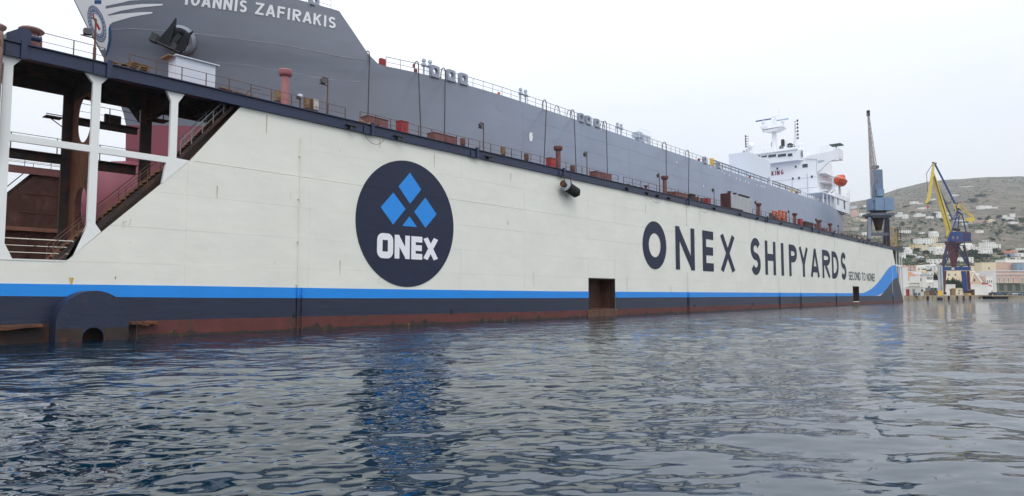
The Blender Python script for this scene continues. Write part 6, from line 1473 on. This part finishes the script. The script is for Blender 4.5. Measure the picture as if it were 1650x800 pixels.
# white racks
t = 320; s = t / FPX; p_ = FD(1473, 474, t); p_.z = QZ; o = thing('gangway_rack', 'row of white gangway racks in front of the brown shed', 'rack', p_); o.rotation_euler = (0, 0, math.atan2(RT.y, RT.x)); ORG[o.name] = Vector((0, 0, 0))
for i in range(6):
    x = (-8.5 + i * 3.2) * s; mb = MB(); mb.box((x, 0, 0), (x + 2.4 * s, .8, (474 - 451) * s)); mb.build('panel', M_hw[0], o)
    mb = MB(); 
    for k in range(4): mb.bar((x - .2, -.1, 1 + k * 1.5), (x + 2.6 * s, -.1, 1.3 + k * 1.5), .15)
    mb.build('rung', M_lamp, o)
mb = MB(); mb.bar((9.0 * s, -.5, 0), (9.0 * s, -.5, (474 - 438) * s), .3); mb.build('mast', M_hw[0], o)
# silver gangway tower
t = 309; s = t / FPX; p_ = FD(1515, 474, t); p_.z = QZ; o = thing('gangway_tower', 'slim silver steel tower standing beside the left legs of the portal crane', 'tower', p_); o.rotation_euler = (0, 0, math.atan2(RT.y, RT.x)); ORG[o.name] = Vector((0, 0, 0)); zf = lambda py: HC + (474 - py) * s - QZ
M_silv = mat('silver_steel', (176, 180, 182), .5, var=.1, rust=.15, rs=1)
for x in (-.6, 3.4): mb = MB(); mb.bar((x * s, 0, 0), (x * s, 0, zf(429)), .75); mb.build('upright', M_silv, o)
mb = MB(); mb.bar((2.0 * s, .6, 0), (2.0 * s, .6, zf(429)), .4); 
for k in range(9): mb.bar((-.6 * s, 0, zf(468 - k * 4.3)), (3.4 * s, 0, zf(466 - k * 4.3)), .16)
mb.bar((-4.5 * s, 0, zf(426)), (3.5 * s, 0, zf(430)), .6); mb.bar((-5 * s, 0, zf(423)), (-3.6 * s, 0, zf(429)), .4); mb.bar((-14 * s, 0, zf(430.5)), (-1 * s, 0, zf(430.2)), .14); mb.build('bracing', M_silv, o)

# ------------------------------------------------------------------ blue and yellow crane
t0 = 350.0; s = t0 / FPX; p_ = FD(1541, 474, t0); p_.z = QZ
crane2 = thing('harbour_crane', 'blue portal crane with a yellow boom and yellow counterweight arm on the quay', 'crane', p_)
K2 = lambda px, py, d=0: FD(px, py, t0 + d)
M_cb = mat('crane_blue', (34, 64, 122), .5, var=.15, vs=.8, rust=.22, rs=.8, rcol=(120, 60, 50)); M_cm = mat('crane_maroon', (106, 58, 60), .6, var=.2, vs=.8, rust=.25, rs=1); M_cy = mat('crane_yellow', (214, 190, 86), .5, var=.1, rust=.1, rs=1.2); M_cd = mat('crane_darkblue', (36, 44, 78), .6, var=.2, rust=.25, rs=1)
def kb(name, m, segs, w_, h=None):
    mb = MB()
    for a in segs: mb.bar(K2(*a[0]), K2(*a[1]), a[2] if len(a) > 2 else w_, h)
    return mb.build(name, m, crane2)
kb('leg', M_cb, [((1552.5, 437, -4), (1556, 470, -4))], 2.0); kb('leg', M_cm, [((1559.8, 437, 4), (1561.8, 467, 4))], 1.3); kb('leg', M_cm, [((1522.5, 437, 4), (1520.5, 473, 4))], 1.3); kb('leg', M_cb, [((1520.5, 436, -4), (1518, 474, -4))], .7)
kb('bogie', M_dark, [((1553, 470.5, -4), (1566, 470.5, -4))], 1.6); kb('bogie', M_dark, [((1516, 473.0, -4), (1524, 473.0, -4))], 1.2)
kb('portal_beam', M_cb, [((1519, 433.3, -4), (1562.5, 433.3, -4))], 1.5, 1.9); kb('portal_beam', M_cm, [((1519, 432.5, 4), (1562.5, 432.5, 4))], 1.2, 1.4)
kb('portal_beam', M_cb, [((1519.6, 433.3, -3.2), (1519.6, 432.5, 3.3))], 1.2, 1.5); kb('portal_beam', M_cb, [((1561.6, 433.3, -3.2), (1561.6, 432.5, 3.3))], 1.2, 1.5)
mb = MB(); mb.obox(K2(1535.5, 433.3, -4.9), RT * .7, FH * .04, Vector((0, 0, .55))); mb.build('number_plate', M_hw[1], crane2)
kb('upper_leg', M_cd, [((1520.5, 430, -4), (1526, 396, -2.5))], .8); kb('upper_leg', M_cd, [((1561.5, 430, -4), (1552.5, 396, -2.5))], .8); kb('upper_leg', M_cm, [((1517, 430, 4), (1524.5, 398, 2.5))], .6); kb('upper_leg', M_cm, [((1562, 429, 4), (1554, 396, 2.5))], .7)
kb('brace', M_cd, [((1521, 429, -4), (1534, 404, -3)), ((1560, 429, -4), (1540, 397, -3)), ((1545, 398, -3), (1559, 424, -4))], .5); kb('brace', M_cm, [((1520, 424, 3), (1531, 402, 2))], .4)
c = K2(1539, 474); mb = MB(); zf = lambda py: HC + (474 - py) * s; mb.lathe((c.x, c.y, 0), [(1.0, zf(430)), (1.15, zf(428)), (2.7, zf(402)), (3.0, zf(398)), (2.6, zf(396)), (3.6, zf(394)), (3.7, zf(389.5))], 12); mb.build('slewing_cone', M_cm, crane2)
kb('ring_walk', M_cd, [((1525, 396, -4), (1554, 396, -4)), ((1525, 391.5, -4), (1554, 391.5, -4)), ((1525, 396, -4), (1525, 391.5, -4)), ((1554, 396, -4), (1554, 391.5, -4)), ((1540, 396, -4), (1540, 391.5, -4))], .35)
mb = MB(); a, b = K2(1533, 474), K2(1548, 474)
def slab(pts, d0, d1, name, m):
    mb = MB(); f = [K2(x, y, d0) for x, y in pts]; bk = [K2(x, y, d1) for x, y in pts]; n = len(f); mb.add(f + bk, [tuple(range(n)), tuple(range(2 * n - 1, n - 1, -1))] + [(i, n + i, n + (i + 1) % n, (i + 1) % n) for i in range(n)]); return mb.build(name, m, crane2)
mh = slab([(1526, 388.5), (1550, 391), (1550, 373.5), (1534, 374), (1531, 375)], -3.5, 3, 'machinery_house', M_cb); slab([(1550.2, 390.5), (1564.5, 389.5), (1565, 377), (1563.5, 374.5), (1550.2, 373.5)], -3.4, 3, 'machinery_house_rear', M_cm)
for i in range(5): slab([(1551.5 + i * 2.7, 389), (1553.5 + i * 2.7, 389), (1553.5 + i * 2.7, 383), (1551.5 + i * 2.7, 383)], -3.55, -3.42, 'house_panel', M_cb); slab([(1551.5 + i * 2.7, 381.8), (1553.5 + i * 2.7, 381.8), (1553.5 + i * 2.7, 375.8), (1551.5 + i * 2.7, 375.8)], -3.55, -3.42, 'house_panel', M_cb)
for x in (1534.5, 1541.5): slab([(x, 385.5), (x + 2.6, 385.5), (x + 2.6, 381), (x, 381)], -3.62, -3.52, 'window', mat('amber_glass', (150, 130, 96), .3))
kb('platform', M_cb, [((1508, 391.6, -2), (1530, 390.6, -2))], .35); kb('a_frame', M_cb, [((1543, 345, -2), (1533, 375, -2)), ((1546, 345, 2), (1543, 375, 2)), ((1550, 344, -2), (1557, 375, -2)), ((1541, 331, -1), (1541, 345, -1)), ((1541, 343, -2), (1549, 345, -2)), ((1533.5, 355, -2), (1545, 350, -2))], .5)
kb('winch', M_dark, [((1537, 370, 0), (1546, 371, 0))], 1.3)
# yellow boom: tapered box
def tapered(name, m, L):
    mb = MB()
    for (a, wa), (b, wb_) in zip(L, L[1:]):
        A1, B1 = K2(*a), K2(*b); d = (B1 - A1).normalized(); u_ = d.cross(FH).normalized(); vs = []
        for P_, w1 in ((A1, wa), (B1, wb_)):
            for i, j in ((-1, -1), (1, -1), (1, 1), (-1, 1)): vs.append(P_ + u_ * i * w1 / 2 + FH * j * w1 * .45)
        mb.add(vs, [(0, 3, 2, 1), (4, 5, 6, 7), (0, 1, 5, 4), (1, 2, 6, 5), (2, 3, 7, 6), (3, 0, 4, 7)])
    return mb.build(name, m, crane2)
bm_ = tapered('boom', M_cy, [((1526.5, 382), .8), ((1529.5, 373), 1.9), ((1519, 335), 1.9), ((1508, 296), 1.4), ((1503.5, 279), .9)])
fly = tapered('fly_jib', M_cy, [((1505, 262), .5), ((1503, 275), 1.0), ((1501, 290), 1.1), ((1497.5, 312), 1.3), ((1496.5, 321), 1.2), ((1492, 328), .7)])
kb('jib_head', M_dark, [((1502, 262, 0), (1509, 264, 0))], .5); kb('boom_walkway', M_dark, [((1505.5, 284, -.9), (1531, 372, -.9))], .3)
kb('tie_bar', M_cb, [((1506, 264, 0), (1523, 297, 0)), ((1523, 297, 0), (1541, 333, 0))], .65); kb('luffing_rod', M_cb, [((1510.5, 297, 0), (1534, 353, 0))], .5); kb('strut', M_cb, [((1534, 353, 0), (1542, 344, 0)), ((1526, 359, 0), (1534, 354, 0)), ((1525, 360, 0), (1533, 371, 0)), ((1519, 341, 0), (1525, 339, 0))], .35)
kb('counterweight_arm', M_cy, [((1537, 329, -1), (1541, 343, -1)), ((1537, 329, -1), (1568, 351, -1)), ((1541, 343, -1), (1560, 357, -1)), ((1546, 328, 1), (1568, 350, 1)), ((1546, 328, 1), (1541, 341, 1))], .4)
slab([(1556, 353), (1562, 350), (1571, 352), (1571.5, 356), (1563, 358), (1558, 356.5)], -1.6, 1.6, 'counterweight', M_cy)
kb('arm_joint', M_cd, [((1538, 338, 0), (1549, 346, 0)), ((1541, 337, 0), (1551, 338, 0))], .8)
kb('hook_rope', M_dark, [((1492.5, 328, 0), (1494, 333, 0))], .1); slab([(1493, 333), (1496.5, 332.5), (1496.8, 335), (1494.8, 337.5), (1493, 335.5)], -.6, .6, 'hook_block', mat('hook_red', (206, 70, 56), .5))
kb('side_pipe', M_rail, [((1504, 263, 0), (1493, 280, 0)), ((1493, 280, 0), (1494.5, 310, 0))], .22)

# ------------------------------------------------------------------ trees
def leaf_crown(name, m, o, rx, ry, rz, z0, n, s0, seed):
    r_ = np.random.RandomState(seed); mb = MB(); cl = [(Vector(r_.normal(size=3)).normalized() * r_.uniform(.35, .8)) for _ in range(11)]
    for i in range(n):
        c = cl[r_.randint(len(cl))]; p_ = c + Vector(r_.normal(size=3)) * .2; p_ = Vector((p_.x * rx, p_.y * ry, z0 + rz + p_.z * rz)); s1 = s0 * r_.uniform(.6, 1.3); n1 = Vector(r_.normal(size=3)).normalized(); n2 = n1.orthogonal().normalized(); n3 = n1.cross(n2)
        mb.add([p_ + n2 * s1, p_ + n3 * s1 * .6, p_ - n2 * s1, p_ - n3 * s1 * .6], [(0, 1, 2, 3)])
    return mb.build(name, m, o, normals=False)
protos = {}
def tree(px, py, wpx, hpx, kind, label, t=None, grp='trees on the slopes'):
    if t is None:
        p_, t = on_hill(px, py)
        if p_ is None: return
    else: p_ = FD(px, 474, t); p_.z = QZ if t < 425 else float(terr(np.array(float(t)), np.array(float(px))))
    s = t / FPX; rx, h = wpx * s / 2, hpx * s
    if kind not in protos:
        o = thing('tree', label, 'tree', (0, 0, 0), grp); leaf_crown('crown', [M_leaf, M_pine, M_scrub][kind], o, 1, 1, .5, .1, 900, .14, kind)
        mb = MB(); mb.tube([(0, 0, -.2), (.02, .01, .2), (.0, .03, .55)], [.07, .05, .03], 6)
        for a in range(4): mb.tube([(.01, .01, .2 + a * .05), (.45 * math.cos(a * 1.7), .45 * math.sin(a * 1.7), .55)], [.03, .012], 5)
        mb.build('trunk', M_wood, o); protos[kind] = o
    else: o = copy_tree(protos[kind], (0, 0, 0), label)
    o['label'] = label; o['group'] = grp; o.location = p_; o.scale = (rx, rx, h); o.rotation_euler = (0, 0, rnd.uniform(0, 6))
TR = [(1471, 392, 7, 7, 0), (1479, 393, 9, 8, 0), (1496, 394, 8, 4, 0), (1492.5, 411, 10, 7, 1), (1477, 406, 11, 5, 0), (1467, 417, 13, 6, 2), (1457, 406, 8, 5, 0), (1451, 401, 7, 5, 2), (1484, 424, 12, 5, 2), (1475, 427, 10, 5, 2), (1505, 410, 8, 5, 0), (1512, 415, 9, 4, 2),
      (1484, 361, 7, 5, 2), (1491, 363, 5, 5, 2), (1475, 366, 6, 3, 2), (1501, 373, 9, 5, 2), (1467, 361, 6, 3, 2), (1454, 365, 8, 7, 2), (1483, 371, 6, 3, 2), (1472, 369, 6, 2, 2), (1580, 318, 16, 5, 1), (1568, 327, 15, 7, 2), (1579, 355, 7, 4, 2), (1594, 358, 10, 7, 2), (1593, 352, 6, 4, 2), (1610, 353, 9, 6, 1), (1603, 362, 8, 5, 2), (1583, 365, 8, 4, 2), (1564, 368, 7, 4, 0), (1556, 361, 8, 4, 2), (1617, 358, 8, 4, 0), (1628, 358, 9, 4, 1),
      (1607, 380, 8, 7, 2), (1612, 376, 8, 5, 2), (1600, 388, 8, 4, 2), (1566, 414, 18, 11, 1), (1573, 420, 18, 11, 1), (1560, 417, 14, 9, 1), (1581, 417, 16, 8, 2), (1590, 415, 12, 6, 2), (1552, 412, 8, 7, 0), (1602, 407, 10, 6, 0), (1609, 408, 8, 4, 1), (1583, 397, 8, 4, 0), (1613, 412, 12, 4, 2), (1626, 405, 9, 3, 2), (1625.5, 416.5, 3.5, 6, 1), (1647, 407, 10, 3, 1), (1640, 372, 20, 6, 2), (1632, 367, 16, 5, 2), (1647, 360, 10, 8, 0), (1518, 358, 7, 5, 2), (1506, 349, 12, 5, 2), (1390, 338, 10, 3, 2), (1460, 335, 12, 3, 2), (1497, 330, 10, 4, 2), (1470, 344, 8, 3, 2), (1528, 330, 9, 4, 2), (1450, 392, 6, 4, 0), (1389, 366, 8, 4, 2), (1545, 330, 8, 4, 2), (1487, 386, 5, 3, 0), (1632, 338, 8, 3, 2), (1560, 345, 8, 3, 2)]
kn = ['mid green round', 'dark green', 'grey-green shrubby']
labs = uniq([(a[0], '%s %s tree %s %s' % ('big' if a[2] > 11 else 'small', kn[a[4]], zone(a[1]), near(a[0]))) for a in TR])
for (px, py, w_, h, k), lab in zip(TR, labs): tree(px, py, w_, h, k, lab)
tree(1538, 474, 27, 26, 1, 'dense dark green tree on the quay under the portal of the blue and yellow crane', 378, 'trees on the quay')
tree(1527, 474, 12, 20, 1, 'smaller dark tree at the left of the dense tree under the portal', 382, 'trees on the quay')
tree(1508, 474, 15, 34, 1, 'tall dark tree behind the lookout house roof', 362, 'trees on the quay')
tree(1471, 474, 10, 22, 0, 'green tree hidden between the brown shed and the white racks', 352, 'trees on the quay')

# ------------------------------------------------------------------ jetty and parked cars
t1 = 352; s = t1 / FPX; p_ = FD(1612, 474, t1); p_.z = 0; o = thing('jetty', 'low grey concrete jetty with a black hollow below, under the parked cars', 'jetty', p_); o.rotation_euler = (0, 0, math.atan2(RT.y, RT.x)); sv = ORG[o.name]; ORG[o.name] = Vector((0, 0, 0))
mb = MB(); mb.box((-14 * s, 0, 1.3), (28 * s, 10, 2.0)); mb.build('deck', M_conc, o)
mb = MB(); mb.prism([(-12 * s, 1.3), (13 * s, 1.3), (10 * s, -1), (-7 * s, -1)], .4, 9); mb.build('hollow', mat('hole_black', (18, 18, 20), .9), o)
mb = MB(); mb.box((13.1 * s, .3, -1), (40 * s, 9, 1.29)); mb.build('footing', M_conc, o)
ORG[o.name] = sv
def car(px, t, m, label, i):
    p_ = FD(px, 474, t); p_.z = 2.0; o = thing('parked_car', label, 'car', p_, 'cars parked on the waterfront'); o.rotation_euler = (0, 0, math.atan2(RT.y, RT.x) + rnd.uniform(-.1, .1)); sv = ORG[o.name]; ORG[o.name] = Vector((0, 0, 0))
    mb = MB(); mb.prism([(-2.1, .35), (2.1, .35), (2.15, .75), (1.9, .95), (1.1, 1.0), (-1.9, 1.02), (-2.15, .8)], 0, 1.7); mb.build('body', m, o)
    mb = MB(); mb.prism([(-1.75, 1.0), (1.15, 1.0), (.5, 1.48), (-1.3, 1.5)], .1, 1.6); mb.build('cabin', M_glass, o); mb = MB(); mb.box((-1.25, .12, 1.47), (.45, 1.58, 1.53)); mb.build('roof', m, o)
    for x in (-1.35, 1.35): mb = MB(); c = Vector((x, -.02, .34)); mb.prism([(x + .34 * math.cos(R(a)), .34 + .34 * math.sin(R(a))) for a in range(0, 360, 30)], -.03, 1.73); mb.build('wheel', M_black, o)
    ORG[o.name] = sv
for i, (px, k, lab) in enumerate(((1602, M_lamp, 'black car leftmost on the jetty by the pink sign'), (1609, M_shipblue, 'dark blue car second from the left on the jetty'), (1617, M_glass, 'dark car parked in the middle of the jetty'), (1625, M_grey, 'grey car left of the white car on the jetty'), (1633, M_hut, 'white car parked on the jetty'), (1641, M_bluegrey, 'light blue car right of the white car'), (1649, M_grey, 'grey car at the right edge of the picture'))): car(px, 356, k, lab, i)
for i, px in enumerate((1475.5, 1481)):
    t = 262; p_ = FD(px, 474, t); p_.z = QZ; o = thing('scooter', '%s dark scooter parked before the pale site hut' % ['left', 'right'][i], 'scooter', p_, 'scooters on the quay'); o.rotation_euler = (0, 0, math.atan2(RT.y, RT.x) + .6); sv = ORG[o.name]; ORG[o.name] = Vector((0, 0, 0))
    mb = MB(); mb.prism([(-.8, .4), (.3, .35), (.55, 1.1), (.4, 1.15), (.1, .55), (-.2, .85), (-.9, .9)], -.18, .18); mb.build('body', M_shipblue if i else M_lamp, o)
    for x in (-.6, .6): mb = MB(); mb.prism([(x + .28 * math.cos(R(a)), .28 + .28 * math.sin(R(a))) for a in range(0, 360, 30)], -.06, .06); mb.build('wheel', M_black, o)
    mb = MB(); mb.bar((.5, -.35, 1.2), (.5, .35, 1.2), .07); mb.build('handlebar', M_grey, o); ORG[o.name] = sv
# ------------------------------------------------------------------ haze over the bay
hm = bpy.data.materials.new('haze_air'); hm.use_nodes = True; ht = hm.node_tree; ht.nodes.clear()
ho = N(ht, 'ShaderNodeOutputMaterial'); hv = N(ht, 'ShaderNodeVolumePrincipled'); hv.inputs['Color'].default_value = (.84, .91, 1, 1); hv.inputs['Density'].default_value = .00011; hv.inputs['Anisotropy'].default_value = .3
ht.links.new(hv.outputs[0], ho.inputs['Volume'])
mb = MB(); c = CAM
mb.add([(c.x + FH.x * a + RT.x * b, c.y + FH.y * a + RT.y * b, z) for z in (-5, 520) for a, b in ((-9800, -9800), (9800, -9800), (9800, 9800), (-9800, 9800))], [(0, 3, 2, 1), (4, 5, 6, 7), (0, 1, 5, 4), (1, 2, 6, 5), (2, 3, 7, 6), (3, 0, 4, 7)])
stuff(mb.build('haze', hm))
